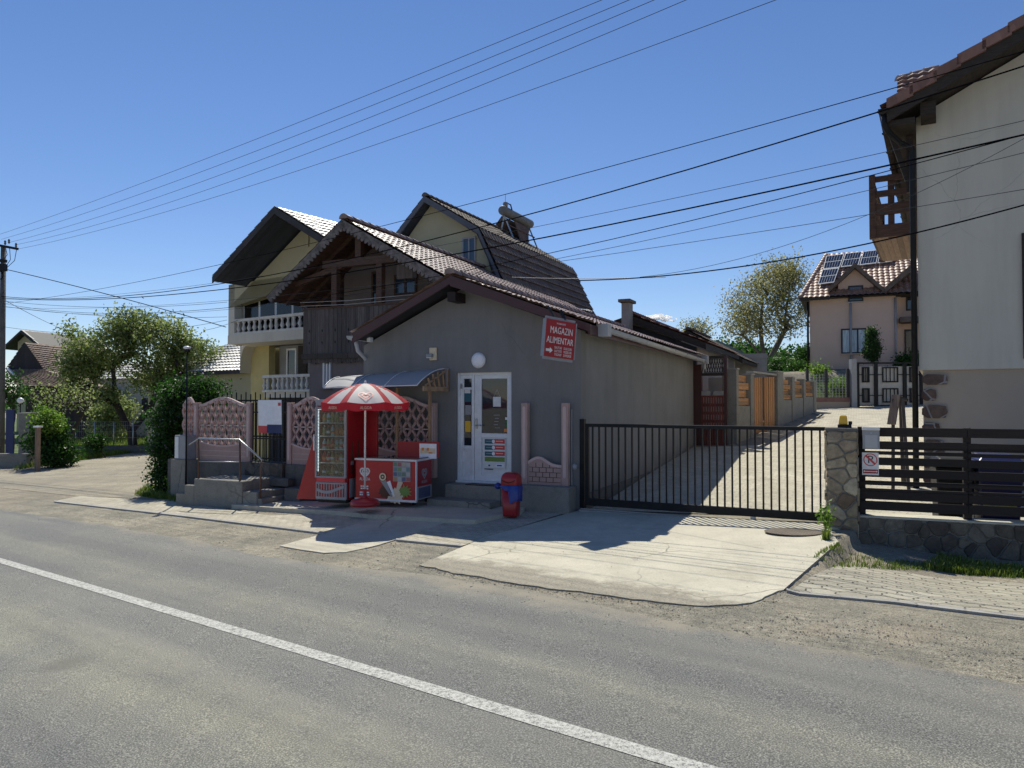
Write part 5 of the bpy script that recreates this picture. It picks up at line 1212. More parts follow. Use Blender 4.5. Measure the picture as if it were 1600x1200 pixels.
wx1 = K.hit(1345, 700)[0]+6.2; wzt = K.hit(1480, 812, .05)[1]
mb = MB(K)
rr = random.Random(9)
mb.box(kx1+.002, wx1, .04, .40, kzb-.3, wzt-.03); lw = mb.build('low_stone_wall', MT['oldconc'], None); tag(lw, 'low dark crazy stone wall under the timber slat fence', 'wall')
def crazy(F, name, parent, mat, w, h, size, plane, seed, gap=.011, dep=.035):
    """crazy-paved face: clipped Voronoi cells raised unevenly; plane(a, b, out) -> local point"""
    r = random.Random(seed); nx, nz = max(1, round(w/size)), max(1, round(h/size)); S_ = []
    for i in range(nx):
        for j in range(nz): S_.append(((i+.5+r.uniform(-.48, .48))*w/nx, (j+.5+r.uniform(-.48, .48))*h/nz))
    mb = MB(F)
    for (sx, sz) in S_:
        P = [(0, 0), (w, 0), (w, h), (0, h)]
        for (tx, tz) in S_:
            if (tx, tz) == (sx, sz) or math.hypot(tx-sx, tz-sz) > size*3: continue
            dx, dz = tx-sx, tz-sz; c0 = (tx*tx+tz*tz-sx*sx-sz*sz)/2-gap*math.hypot(dx, dz); Q = []
            for k in range(len(P)):
                a, b = P[k], P[(k+1) % len(P)]; fa, fb = a[0]*dx+a[1]*dz-c0, b[0]*dx+b[1]*dz-c0
                if fa <= 0: Q.append(a)
                if fa*fb < 0: t = fa/(fa-fb); Q.append((a[0]+(b[0]-a[0])*t, a[1]+(b[1]-a[1])*t))
            P = Q
            if len(P) < 3: break
        if len(P) < 3: continue
        cx, cz = sum(p[0] for p in P)/len(P), sum(p[1] for p in P)/len(P); o_ = dep*r.uniform(.45, 1); ta, tb = r.uniform(-.06, .06), r.uniform(-.06, .06)
        E = []                                     # knock the corners about
        for k in range(len(P)):
            a, b = P[k], P[(k+1) % len(P)]; E += [(a[0]*.86+b[0]*.14, a[1]*.86+b[1]*.14), ((a[0]+b[0])/2+r.uniform(-.006, .006), (a[1]+b[1])/2+r.uniform(-.006, .006)), (a[0]*.14+b[0]*.86, a[1]*.14+b[1]*.86)]
        base = [plane(a, b, -.002) for a, b in E]; mid = [plane(a, b, (o_+ta*(a-cx)+tb*(b-cz))*.75) for a, b in E]; top = [plane(cx+(a-cx)*.86, cz+(b-cz)*.86, o_+ta*(a-cx)+tb*(b-cz)) for a, b in E]
        b0 = len(mb.V); n = len(E); mb.V += base+mid+top
        for q in range(2):
            for k in range(n): k2 = (k+1) % n; mb.face((b0+q*n+k, b0+q*n+k2, b0+(q+1)*n+k2, b0+(q+1)*n+k), True)
        mb.face([b0+2*n+k for k in range(n)])
    return mb.build(name, mat, parent)
hp_ = kz-.05-kzb
crazy(K, 'stone_facing', pil, MT['stc'], kx1-kx0, hp_, .19, lambda a, b, o: (kx0+a, -o, kzb+b), 3)
crazy(K, 'stone_facing', pil, MT['stc'], .42, hp_, .19, lambda a, b, o: (kx0-o, a, kzb+b), 4)
crazy(K, 'stone_facing', pil, MT['stc'], .42, hp_, .19, lambda a, b, o: (kx1+o, a, kzb+b), 5)
crazy(K, 'stone_facing', lw, MT['stcd'], wx1-kx1-.002, wzt-.03-(kzb-.3), .20, lambda a, b, o: (kx1+.002+a, .04-o, kzb-.3+b), 6, .009, .045)
B('coping', K, MT['apron'], lw, (kx1+.003, wx1, .02, .42, wzt-.03, wzt), bevel=.006)
tf = thing('timber_slat_fence', 'black brown horizontal slat fence standing on the stone wall', 'fence', K, ((kx1+wx1)/2, .1, wzt))
tzt = K.hit(1480, 669, .1)[1]; 
postx = [kx1+.07, K.hit(1512, 700, .1)[0], K.hit(1512, 700, .1)[0]+2.3, wx1-.1]
for x in postx: mb = MB(K); mb.box(x-.05, x+.05, .14, .24, wzt-.0, tzt+.005); mb.build('fence_post', MT['wood_black'], tf, bevel=.004)
mb_ = None; ns = 9; pitch = (tzt-wzt-.03)/ns
hts = [.15, .11, .075, .12, .12, .06, .06, .11, .12]
# slats measured from the top: alternating wide and narrow boards
ys = [(668, 682), (690, 702.5), (705.5, 711), (715, 727), (733, 746), (751, 758), (763.5, 767.5), (768, 781), (783, 797)]
for a_, b_ in ys:
    z1_ = K.hit(1376, a_, .1)[1]; z0_ = K.hit(1376, b_, .1)[1]
    for xa, xb in ((kx1+.02, postx[1]), (postx[1]+.004, postx[2]), (postx[2]+.004, wx1)):
        mb = MB(K); dz = rr.uniform(-.006, .006); mb.box(xa, xb, .105, .135, z0_+dz, z1_+dz); mb.build('slat', MT['wood_black'], tf, bevel=.003)
a_ = K.hit(1347.5, 667, .03); b_ = K.hit(1374.5, 702, .03); mbx = thing('letter_box', 'grey metal letter box hung on the timber fence beside the pillar', 'letter box', K, ((a_[0]+b_[0])/2, .05, b_[1]))
B('box_body', K, MT['greyp'], mbx, (a_[0], b_[0], -.0, .1, b_[1], a_[1]-.05), bevel=.006); B('lid', K, MT['whitem'], mbx, (a_[0]-.004, b_[0]+.004, -.012, .1, a_[1]-.05, a_[1]), bevel=.006); B('box_door', K, MT['gutter'], mbx, (a_[0]+.03, b_[0]-.03, -.006, .0, b_[1]+.02, a_[1]-.12))
mb = MB(K); mb.tube([((a_[0]+b_[0])/2, -.01, a_[1]-.09), ((a_[0]+b_[0])/2, .01, a_[1]-.09)], .012, 8); mb.build('lock', MT['steel'], mbx)
a_ = K.hit(1347, 707, .06); b_ = K.hit(1373.5, 743, .06); ns_ = thing('no_parking_sign', 'white no parking sign with a struck out P on the timber fence', 'sign', K, ((a_[0]+b_[0])/2, .08, b_[1]))
B('plate', K, MT['paper'], ns_, (a_[0], b_[0], .085, .095, b_[1], a_[1])); cx_ = (a_[0]+b_[0])/2; cz_ = K.hit(1360, 718.5, .08)[1]; r_ = (b_[0]-a_[0])*.42
mb = MB(K); mb.disc((cx_, .083, cz_), r_, 32, (1, 0, 0), (0, 0, 1), r_*.86); d_ = r_*.66; mb.beam((cx_-d_, .0815, cz_+d_), (cx_+d_, .0815, cz_-d_), .012, .002) if False else None
mb.poly([(cx_-d_-.01, .082, cz_+d_-.01), (cx_+d_-.01, .082, cz_-d_-.01), (cx_+d_+.01, .082, cz_-d_+.01), (cx_-d_+.01, .082, cz_+d_+.01)]); mb.build('red_ring', MT['redprint'], ns_)
text_on('lettering', 'P', K, (cx_, .0835, cz_), (1, 0, 0), (0, 0, 1), r_*1.7, MT['black'], ns_, lift=0, extr=.0004)
B('red_band', K, MT['redd'], ns_, (a_[0]+.012, b_[0]-.012, .083, .085, b_[1]+.025, b_[1]+.085)); za_ = b_[1]+.055
mb = MB(K); L_ = (b_[0]-a_[0])*.34
mb.poly([(cx_-L_, .081, za_-.006), (cx_+L_, .081, za_-.006), (cx_+L_, .081, za_+.006), (cx_-L_, .081, za_+.006)])
for s_ in (-1, 1): mb.poly([(cx_+s_*L_, .0805, za_-.016), (cx_+s_*(L_+.02), .0805, za_), (cx_+s_*L_, .0805, za_+.016)])
mb.build('double_arrow', MT['paper'], ns_)
# wheelie bins behind the timber fence
def wheelie(px, Y, zb, label, mat, lm, w=.58, h=1.05):
    q = pix(px, 750, Y); F_ = Fr(q.x, q.y, 22, zb); t = thing('wheelie_bin', label, 'bin', F_, (0, 0, 0))
    mb = MB(F_); mb.hexa([(-w*.42, -.28, .06), (w*.42, -.28, .06), (w*.42, .28, .06), (-w*.42, .28, .06)], [(-w/2, -.36, h-.1), (w/2, -.36, h-.1), (w/2, .36, h-.1), (-w/2, .36, h-.1)]); mb.build('body', mat, t, bevel=.02)
    mb = MB(F_); mb.box(-w/2-.02, w/2+.02, -.4, .38, h-.1, h-.04); mb.hexa([(-w/2, -.38, h-.04), (w/2, -.38, h-.04), (w/2, .36, h-.04), (-w/2, .36, h-.04)], [(-w/2+.06, -.3, h+.03), (w/2-.06, -.3, h+.03), (w/2-.06, .3, h+.05), (-w/2+.06, .3, h+.05)]); mb.build('lid', lm, t, bevel=.012)
    mb = MB(F_); mb.tube([(-w/2+.05, .42, h-.08), (w/2-.05, .42, h-.08)], .016, 6); mb.build('handle', mat, t)
    for s_ in (-1, 1): mb = MB(F_); mb.tube([(s_*(w/2-.1), .3, .1), (s_*(w/2-.04), .3, .1)], .1, 14); mb.build('wheel', MT['black'], t)
    return t, F_
wb, F_ = wheelie(1556, 11.3, .2, 'blue wheelie bin with pale stripes behind the timber fence', MT['blue'], MT['blue'])
B('pale_stripe', F_, MT['lawn'] if False else plain('pale_green', (.30, .33, .18), .5), wb, (-.23, .2, -.322, -.31, .42, .47)); B('pale_stripe', F_, plain('pale_green2', (.34, .36, .12), .5), wb, (-.23, .2, -.316, -.302, .30, .36))
wheelie(1487, 11.6, .2, 'black wheelie bin standing left of the blue one behind the fence', MT['black'], MT['black'], .52, 1.0)
# ================================================================ HOUSES
def window(F, x0, x1, z0, z1, y, parent, fm, gm, fw=.06, mull=(), d=.05, sill=None, name='window', tr=()):
    mb = MB(F); mb.box(x0, x0+fw, y-d, y, z0, z1); mb.box(x1-fw, x1, y-d, y, z0, z1); mb.box(x0+fw, x1-fw, y-d, y, z0, z0+fw); mb.box(x0+fw, x1-fw, y-d, y, z1-fw, z1)
    for m_ in mull: xm_ = x0+(x1-x0)*m_; mb.box(xm_-fw/2, xm_+fw/2, y-d*.95, y, z0+fw, z1-fw)
    o = mb.build(name, fm, parent); B('pane', F, gm, o, (x0+fw, x1-fw, y-d*.5, y-d*.3, z0+fw, z1-fw))
    if sill: B('sill', F, sill, o, (x0-.06, x1+.06, y-.14, y-d-.002, z0-.05, z0))
    return o
def gable_roof(F, xr, zr, xl, zl, xe, ze, y0, y1, T, mat, parent, tmat=None, tiles_on=(1, 1), fascia=None, caps=True, tw=.24, course=.34, amp=.022, under=None):
    mb = MB(F)
    for xa, za in ((xl, zl), (xe, ze)): mb.hexa([(xr, y0, zr-T), (xa, y0, za-T), (xa, y0, za), (xr, y0, zr)], [(xr, y1, zr-T), (xa, y1, za-T), (xa, y1, za), (xr, y1, zr)])
    rf = mb.build('roof', mat, parent)
    if tmat:
        mb = MB(F)
        for on_, xa, za in ((tiles_on[0], xl, zl), (tiles_on[1], xe, ze)):
            if on_: tiles(mb, (xr, y0-.03, zr+.05), (0, 1, 0), (xa-xr, 0, za-zr), y1-y0+.06, math.hypot(xa-xr, za-zr)+.06, tw=tw, course=course, amp=amp)
        if caps: ridge_caps(mb, (xr, y0-.03, zr+.1), (xr, y1+.03, zr+.1), .12)
        mb.build('roof_tiles', tmat, rf)
    if fascia:
        mb = MB(F)
        for xa, za in ((xl, zl), (xe, ze)): mb.hexa([(xr, y0-.045, zr-T-.06), (xa, y0-.045, za-T-.06), (xa, y0-.045, za+.01), (xr, y0-.045, zr+.01)], [(xr, y0-.005, zr-T-.06), (xa, y0-.005, za-T-.06), (xa, y0-.005, za+.01), (xr, y0-.005, zr+.01)])
        mb.build('bargeboard', fascia, rf)
    return rf
# ---- timber gabled house behind the shop (frame H)
q = pix(537, 345, 19.3); H = Fr(q.x, q.y, 25, 0)
hr_ = q.z; a_ = H.hit(420, 465, 0); b_ = H.hit(690, 432, 0)
hs = thing('timber_gable_house', 'house with a carved timber gable, open attic balcony and brown tiled roof behind the shop', 'house', H, (0, 4, 0))
slopeR = (hr_-b_[1])/b_[0]; xeR = b_[0]+.55; zeR = hr_-slopeR*xeR; slopeL = (hr_-a_[1])/-a_[0]
RLh = 13.5
rf = gable_roof(H, 0, hr_, a_[0], a_[1], xeR, zeR, 0, RLh, .10, MT['wood_brown'], hs, MT['tile'], (1, 1))
mb = MB(H)       # scalloped bargeboards
for xe_, ze_ in ((a_[0]-.02, a_[1]), (xeR, zeR)):
    L = math.hypot(xe_, ze_-hr_); n = int(L/.13); dx, dz = xe_/L, (ze_-hr_)/L
    nx_, nz_ = (dz, -dx) if dx > 0 else (-dz, dx)
    for i in range(n):
        s0, s1 = L*i/n, L*(i+1)/n; w0 = .15
        P = lambda s_, w_: (dx*s_+nx_*w_, hr_+dz*s_+nz_*w_+.02)
        pts = [P(s0, -.0), P(s1, -.0), P(s1, w0), P(s1*.8+s0*.2, w0+.07), P(s1*.5+s0*.5, w0+.1), P(s1*.2+s0*.8, w0+.07), P(s0, w0)]
        mb.prism(pts, -.07, -.03)
mb.build('carved_bargeboard', MT['lace'], rf)
fy = 1.7   # wall plane behind the balcony
zfl = pix(493, 553, 20).z; zrl = H.hit(480, 484, .5)[1]
xl0 = H.hit(484, 520, .35)[0]; xr0 = 3.0
mb = MB(H); mb.prism([(xl0+.1, zfl), (xr0-.3, zfl), (xr0-.3, hr_-slopeR*(xr0-.3)-.12), (0, hr_-.14), (xl0+.1, hr_+slopeL*(xl0+.1)-.12)], fy, fy+.25); mb.build('attic_wall', MT['lav'], hs)
mb = MB(H); mb.box(xl0, xr0, .35, RLh-.5, -.5, zfl-.14); mb.build('lower_wall', MT['lav'], hs)
mb = MB(H); mb.box(xl0+.1, xl0+.3, fy+.25, RLh-.5, zfl, hr_+slopeL*(xl0+.2)-.15); mb.box(xr0-.5, xr0-.3, fy+.25, RLh-.5, zfl, hr_-slopeR*(xr0-.4)-.3); mb.build('upper_side_walls', MT['lav'], hs)
B('balcony_floor', H, MT['wood_old'], hs, (xl0-.15, xr0, .2, fy, zfl-.14, zfl))
# board railing with cut-out holes
rl = thing('x', 'x', 'x', H); bpy.data.objects.remove(rl)
mb = MB(H); zrt = H.hit(493, 484, .28)[1]; n = int((xr0-xl0+.15)/.145)
for i in range(n):
    x = xl0-.15+i*.145; mb.box(x, x+.137, .26, .285, zfl-.25+.02*math.sin(i*2.3), zrt)
rlo = mb.build('balcony_railing', MT['wood_grey'], hs)
mb = MB(H)
for i in range(n):
    if i % 3 == 1:
        x = xl0-.15+i*.145+.068
        for z in (zfl+.3, zfl+.62): mb.prism([(x-.022, z), (x, z-.045), (x+.022, z), (x, z+.045)], .254, .259)
mb.build('diamond_cutouts', MT['black'], rlo)
B('top_rail', H, MT['wood_brown'], rlo, (xl0-.2, xr0, .24, .31, zrt, zrt+.05))
def wpost(px, py0, py1, y=.3, w=.17):
    x, z1 = H.hit(px, py0, y); mb = MB(H); mb.box(x-w/2, x+w/2, y-w/2, y+w/2, zrt+.05 if y < .5 else zfl, z1); mb.build('post', MT['wood_brown'], hs)
wpost(525, 418, 470); wpost(595, 406, 462)
x0_, z0_ = H.hit(512, 419, .3); x1_, z1_ = H.hit(612, 400, .3); zz = (z0_+z1_)/2
mb = MB(H); mb.box(x0_-.1, x1_+.2, .2, .4, zz-.1, zz+.1); mb.build('tie_beam', MT['wood_brown'], hs)
x2, z2 = H.hit(562, 378, .3); mb = MB(H); mb.box(x2-.09, x2+.09, .22, .38, zz+.1, hr_-.25); mb.build('king_post', MT['wood_brown'], hs)
for px in (480, 610, 640):
    x, _ = H.hit(px, 450, .3)
mb = MB(H); x, z = H.hit(500, 450, .3); mb.beam((a_[0]+.7, .3, a_[1]+.35), (x0_+.5, .3, zz-.05), .12, .14); mb.build('brace', MT['wood_brown'], hs)
for k in range(9):
    y = .55+k*.62
    for sg_, sl_ in ((-1, slopeL), (1, slopeR)):
        xe_ = a_[0]+.1 if sg_ < 0 else xeR-.1; mb = MB(H); mb.hexa([(0, y, hr_-.24), (xe_, y, hr_-sl_*abs(xe_)-.22), (xe_, y, hr_-sl_*abs(xe_)-.105), (0, y, hr_-.105)], [(0, y+.1, hr_-.24), (xe_, y+.1, hr_-sl_*abs(xe_)-.22), (xe_, y+.1, hr_-sl_*abs(xe_)-.105), (0, y+.1, hr_-.105)]); 
        if k < 3: mb.build('rafter', MT['wood_brown'], rf)
# attic door and window, ground window, wall boards
a1 = H.hit(582, 425, fy); b1 = H.hit(592, 470, fy); window(H, a1[0], b1[0]+.1, zfl+.02, a1[1], fy, hs, MT['wood_brown'], MT['glass'], name='attic_door')
a1 = H.hit(617, 430, fy); b1 = H.hit(640, 452, fy); window(H, a1[0], b1[0]+.25, b1[1]-.15, a1[1], fy, hs, MT['wood_brown'], MT['glassb'], mull=(.5,))
a1 = H.hit(506, 562, .35); b1 = H.hit(518, 588, .35); window(H, a1[0], b1[0], b1[1]-.3, a1[1], .35, hs, MT['whitem'], MT['glassb'], mull=(.5,), sill=MT['lav'])
mb = MB(H); x, z = H.hit(641, 428, .3); mb.box(x-.35, x+.25, .2, .3, zz-.55, zz-.15); mb.build('hanging_frame', MT['wood_old'], hs)
for z_, r_ in ((zrt+.13, .008), (zrt+.23, .008)):
    mb = MB(H); mb.tube([(xl0-.2, .2, z_-.02), (0, .18, z_-.06), (xr0, .2, z_)], r_, 5); mb.build('washing_line', MT['wire_pale'], hs)
# ---- chimney and lower roof behind the shop
CH = Fr(0, 0, 25); q = pix(980, 500, 26); CF = Fr(q.x, q.y, 25, q.z)
ch = thing('chimney', 'weathered grey chimney with a flat cap above the low rear roof', 'chimney', CF, (0, 0, -1))
wc = 14/FPX*26*.5; hc = 31/FPX*26
mb = MB(CF); mb.box(-wc*.85, wc*.85, -.25, .25, -1.2, hc-.12); mb.build('stack', MT['grey_r'], ch); mb = MB(CF); mb.box(-wc*1.35, wc*1.35, -.4, .4, hc-.10, hc); mb.build('cap', MT['dconc'], ch)
for s_ in (-1, 1): mb = MB(CF); mb.box(s_*wc*.7-.04, s_*wc*.7+.04, -.2, .2, hc-.12, hc-.10); mb.build('cap_support', MT['dconc'], ch)
# rear annex with the low roof seen over the shop gutter
q = pix(990, 495, 26.5); AX = Fr(q.x, q.y, 25, 0); ax = thing('rear_annex', 'low annex under a red brown sheet roof behind the shop', 'outbuilding', AX, (0, 3, .5))
p_e = AX.hit(1066, 519, 0); xe_, ze_ = 2.6, q.z-1.05
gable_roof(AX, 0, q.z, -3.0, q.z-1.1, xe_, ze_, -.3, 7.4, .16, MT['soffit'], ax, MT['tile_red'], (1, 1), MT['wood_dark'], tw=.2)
mb = MB(AX); mb.prism([(-2.7, 0), (2.2, 0), (2.2, ze_-.1), (0, q.z-.3), (-2.7, q.z-1.2)], 0, .25); mb.build('gable_wall', MT['darkwall'], ax)
B('side_wall', AX, MT['grey_r'], ax, (1.95, 2.2, .25, 7.0, .2, ze_-.12))
# extra: two distant gables beyond the annex
q = pix(1075, 517, 34); A2 = Fr(q.x, q.y, 25, 0); a2 = thing('distant_house', 'dark roofed house peeking over the annex roof', 'house', A2, (0, 2, 1)); gable_roof(A2, 0, q.z, -2, q.z-1.1, 2.4, q.z-1.35, 0, 6, .14, MT['soffit'], a2, MT['tile_dark'], (1, 1), MT['wood_dark']); mb = MB(A2); mb.prism([(-1.7, 0), (2.0, 0), (2.0, q.z-1.4), (0, q.z-.25), (-1.7, q.z-1.2)], .2, .5); mb.build('gable_wall', MT['grey_r'], a2)
q = pix(1120, 531, 50); A3 = Fr(q.x, q.y, 10, 0); a3 = thing('distant_house', 'small house with a teal edged pale gable beyond the grey garage', 'house', A3, (0, 2, 1)); 
tealm = M('teal_trim', (.10, .16, .17), .6); gable_roof(A3, 0, q.z, -1.9, q.z-.95, 2.6, q.z-1.3, 0, 6, .12, tealm, a3, None, (0, 0), tealm); mb = MB(A3); mb.prism([(-1.7, 0), (2.3, 0), (2.3, q.z-1.3), (0, q.z-.2), (-1.7, q.z-1.0)], .3, .6); mb.build('gable_wall', MT['grey_r'], a3)
# ---- mansard house (frame J)
q = pix(673, 312, 27.5); J = Fr(q.x, q.y, 26, 0); zr = q.z
js = thing('mansard_house', 'tall cream house with a mossy dark mansard roof behind the timber gable', 'house', J, (0, 6, 0))
lb = J.hit(620, 366, -.4); br1 = J.hit(748, 357, -.4); br2 = J.hit(778, 425, -.4)
yE = J.hx(895, 407, br1[0])[0]
lx, lz = lb; dx_ = br2[0]-br1[0]; dz_ = br2[1]-br1[1]; k_ = (br1[1]-1.8-.6)/-dz_; bx, bz = br1[0]+dx_*k_*1.0, br1[1]+dz_*k_
T = .16
mb = MB(J)
def slab(xa, za, xb, zb):
    L = math.hypot(xb-xa, zb-za); nx_, nz_ = -(zb-za)/L, (xb-xa)/L
    if nz_ < 0: nx_, nz_ = -nx_, -nz_
    mb.hexa([(xa-nx_*T, -.4, za-nz_*T), (xb-nx_*T, -.4, zb-nz_*T), (xb, -.4, zb), (xa, -.4, za)], [(xa-nx_*T, yE, za-nz_*T), (xb-nx_*T, yE, zb-nz_*T), (xb, yE, zb), (xa, yE, za)])
sL = (zr-lz)/-lx; lx2 = lx-.35; lz2 = zr+sL*lx2
slab(0, zr, lx2, lz2); slab(0, zr, br1[0], br1[1]); slab(br1[0], br1[1], bx, bz); slab(lx2, lz2, lx2-.8, lz2-2.6)
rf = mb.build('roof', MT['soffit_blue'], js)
mb = MB(J); tiles(mb, (0, -.42, zr+.04), (0, 1, 0), (br1[0], 0, br1[1]-zr), yE+.44, math.hypot(br1[0], br1[1]-zr), tw=.25, course=.36, amp=.03)
tiles(mb, (0, -.42, zr+.04), (0, 1, 0), (lx2, 0, lz2-zr), yE+.44, math.hypot(lx2, lz2-zr), tw=.3, course=.4, amp=.03)
tiles(mb, (br1[0]+.03, -.42, br1[1]+.02), (0, 1, 0), (bx-br1[0], 0, bz-br1[1]), yE+.44, math.hypot(bx-br1[0], bz-br1[1]), tw=.25, course=.36, amp=.02, step=.05)
ridge_caps(mb, (0, -.42, zr+.08), (0, yE, zr+.08), .12)
mb.build('roof_tiles', MT['tile_dark'], rf)
mb = MB(J)
for (xa, za, xb, zb) in ((0, zr, lx2, lz2), (0, zr, br1[0], br1[1]), (br1[0], br1[1], bx, bz)):
    mb.hexa([(xa, -.46, za-.2), (xb, -.46, zb-.2), (xb, -.46, zb+.03), (xa, -.46, za+.03)], [(xa, -.405, za-.2), (xb, -.405, zb-.2), (xb, -.405, zb+.03), (xa, -.405, za+.03)])
mb.build('edge_flashing', MT['slate'], rf)
mb = MB(J); sl_ = (bx-br1[0])/(bz-br1[1])
mb.prism([(lx2+.3, 0), (bx-.3, 0), (br1[0]-.12, br1[1]-.2), (0, zr-.2), (lx2+.2, lz2-.15)], 0, .3); mb.build('gable_wall', MT['cream'], js)
mb = MB(J); mb.prism([(lx2+.3, 0), (bx-.35, 0), (br1[0]-.25, br1[1]-.3), (0, zr-.3), (lx2+.3, lz2-.3)], yE-.5, yE-.2); mb.build('back_wall', MT['cream'], js)
a1 = J.hit(723, 372, 0); b1 = J.hit(744, 412, 0); window(J, a1[0], b1[0], b1[1]-.2, a1[1], -.001, js, MT['greyp'], MT['glassb'], mull=(.5,), sill=MT['grey_r'])
# solar water heater on the mansard ridge
y0h = J.hx(790, 345, .15)[0]; y1h = J.hx(826, 357, .15)[0]
wh = thing('solar_water_heater', 'rusty solar water heater with a round tank on the mansard ridge', 'water heater', J, (.3, (y0h+y1h)/2, zr-.2))
za_ = J.hx(784, 333, .3)[1]; ty0, _ = J.hx(784, 333, .3); ty1, tz1 = J.hx(829, 346, .3)
tr_ = .21; tz = (za_+tz1)/2
mb = MB(J); ys_ = [ty0, ty0+.04, ty0+.1, ty1-.1, ty1-.04, ty1]; mb.tube([(.3, y, tz) for y in ys_], [tr_*.7, tr_*.93, tr_, tr_, tr_*.93, tr_*.7], 18); tk = mb.build('tank', MT['tank'], wh)
mb = MB(J); mb.lathe((.3, ty0+.35, tz+tr_-.03), [(.11, 0), (.11, .22), (.03, .24)], 10); mb.tube([(.3, ty0+.35, tz+tr_+.2), (.3, ty0+.35, tz+tr_+.55)], .01, 5); mb.build('expansion_cap', MT['tank'], tk)
mb = MB(J); mb.tube([(.3, ty0+.5, tz+tr_+.2), (.36, ty0+.75, tz+tr_+.18), (.4, ty0+.85, tz+.1)], .03, 6); mb.build('hose', MT['black'], tk)
for y in (ty0+.25, ty1-.15):
    mb = MB(J); mb.beam((.3, y, tz-tr_+.02), (.75, y, zr-.45), .05, .05); mb.beam((.3, y, tz-tr_+.02), (-.9, y, zr-.7), .05, .05); mb.beam((.75, y, zr-.42), (-.6, y, zr-.25), .04, .04); mb.beam((.3, y, tz-tr_), (.15, y, zr), .05, .05); mb.build('stand_leg', MT['steel'], wh)
mb = MB(J); mb.hexa([(.2, ty0+.2, tz-.2), (.2, ty1-.2, tz-.2), (-.95, ty1-.2, zr-.75), (-.95, ty0+.2, zr-.75)], [(.25, ty0+.2, tz-.25), (.25, ty1-.2, tz-.25), (-.9, ty1-.2, zr-.8), (-.9, ty0+.2, zr-.8)]); mb.build('collector', MT['rust'], wh)
mb = MB(J); mb.beam((.55, ty0+.2, (tz+zr)/2-.25), (.55, ty1-.1, (tz+zr)/2-.25), .04, .04); mb.hexa([(.45, ty0+.9, tz-.3), (.45, ty1-.6, tz-.3), (.6, ty1-.9, zr-.3), (.6, ty0+1.2, zr-.3)], [(.47, ty0+.9, tz-.3), (.47, ty1-.6, tz-.3), (.62, ty1-.9, zr-.3), (.62, ty0+1.2, zr-.3)]); mb.build('rusty_sheet', MT['rust'], wh)

# ---- left house (frame L)
q = pix(357, 480, 28.5); L_ = Fr(q.x, q.y, 35, 0); lh = thing('balcony_house', 'pale yellow house with a wide dark eave and two white baluster balconies', 'house', L_, (3, 4, -.5))
HITL = lambda px, py, y=0: L_.hit(px, py, y)
rx, rz_ = HITL(430, 324, -1.4); el, ez_ = HITL(333, 433, -1.4); er, erz = HITL(507, 372, -1.4)
slr = (rz_-erz)/(er-rx); er2 = er+2.2; erz2 = erz-slr*2.2
rf = gable_roof(L_, rx, rz_, el, ez_, er2, erz2, -1.4, 12, .16, MT['soffit_blue'], lh, None, (0, 0), MT['darkwall'])
mb = MB(L_); tiles(mb, (rx, -1.43, rz_+.03), (0, 1, 0), (er2-rx, 0, erz2-rz_), 13.4, math.hypot(er2-rx, erz2-rz_), tw=.22, course=.4, amp=.02, step=.03); tiles(mb, (rx, -1.43, rz_+.03), (0, 1, 0), (el-rx, 0, ez_-rz_), 13.4, math.hypot(el-rx, ez_-rz_), tw=.22, course=.4, amp=.02, step=.03)
mb.build('metal_tiles', MT['metal_roof'], rf)
gy = 1.3
ztop = HITL(357, 424)[1]; zsl0 = HITL(368, 530)[1]; zsl1 = zsl0+.16; xR_ = er2-.6; wl = HITL(392, 580, gy)[0]
sL_ = (rz_-ez_)/(rx-el); zw = HITL(380, 442)[1]; XG = min(xR_, rx+(rz_-.25-zw)/slr-.08)
mb = MB(L_); mb.prism([(0.0, zw), (XG, zw), (XG, rz_-.25-slr*(XG-rx)), (rx, rz_-.25), (0.0, rz_-sL_*rx-.25)], 0, .3); mb.build('gable_wall', MT['cream'], lh)
mb = MB(L_); mb.box(0, .38, 0, .3, zsl0, zw-.001); mb.box(0, .25, .301, gy, zsl0, zw); mb.build('upper_wall', MT['white_r'], lh)
zwb = HITL(380, 492, .1)[1]
vr = thing('x', 'x', 'x', L_); bpy.data.objects.remove(vr)
n = 5; xw0, xw1 = .42, HITL(482, 470)[0]+.6
for i in range(n):
    xa, xb = xw0+(xw1-xw0)*i/n, xw0+(xw1-xw0)*(i+1)/n
    w_ = window(L_, xa+.01, xb-.01, zsl1+.05, zw-.02, .42, lh, MT['whitem'], MT['curtain'], .045, d=.04, name='veranda_window')
    B('glass_pane', L_, MT['pane'], w_, (xa+.05, xb-.05, .375, .379, zsl1+.1, zw-.07))
B('balcony_slab', L_, MT['white_r'], lh, (0, xR_, -.02, gy, zsl0-.18, zsl1))
mb = MB(L_); b0 = HITL(376, 532)[0]
for (xa, xb) in ((0, wl),):
    pts = [((wl-.01)*math.sin(t*math.pi/2/8), zsl0-.181-1.07*(1-math.cos(t*math.pi/2/8))) for t in range(9)]+[(wl-.01, zsl0-.181)]
    mb.prism(pts, gy-.5, gy+.25)
mb.build('corbel', MT['white_r'], lh)
balm = M('baluster_white', (.62, .60, .55), .8, .08, 4)
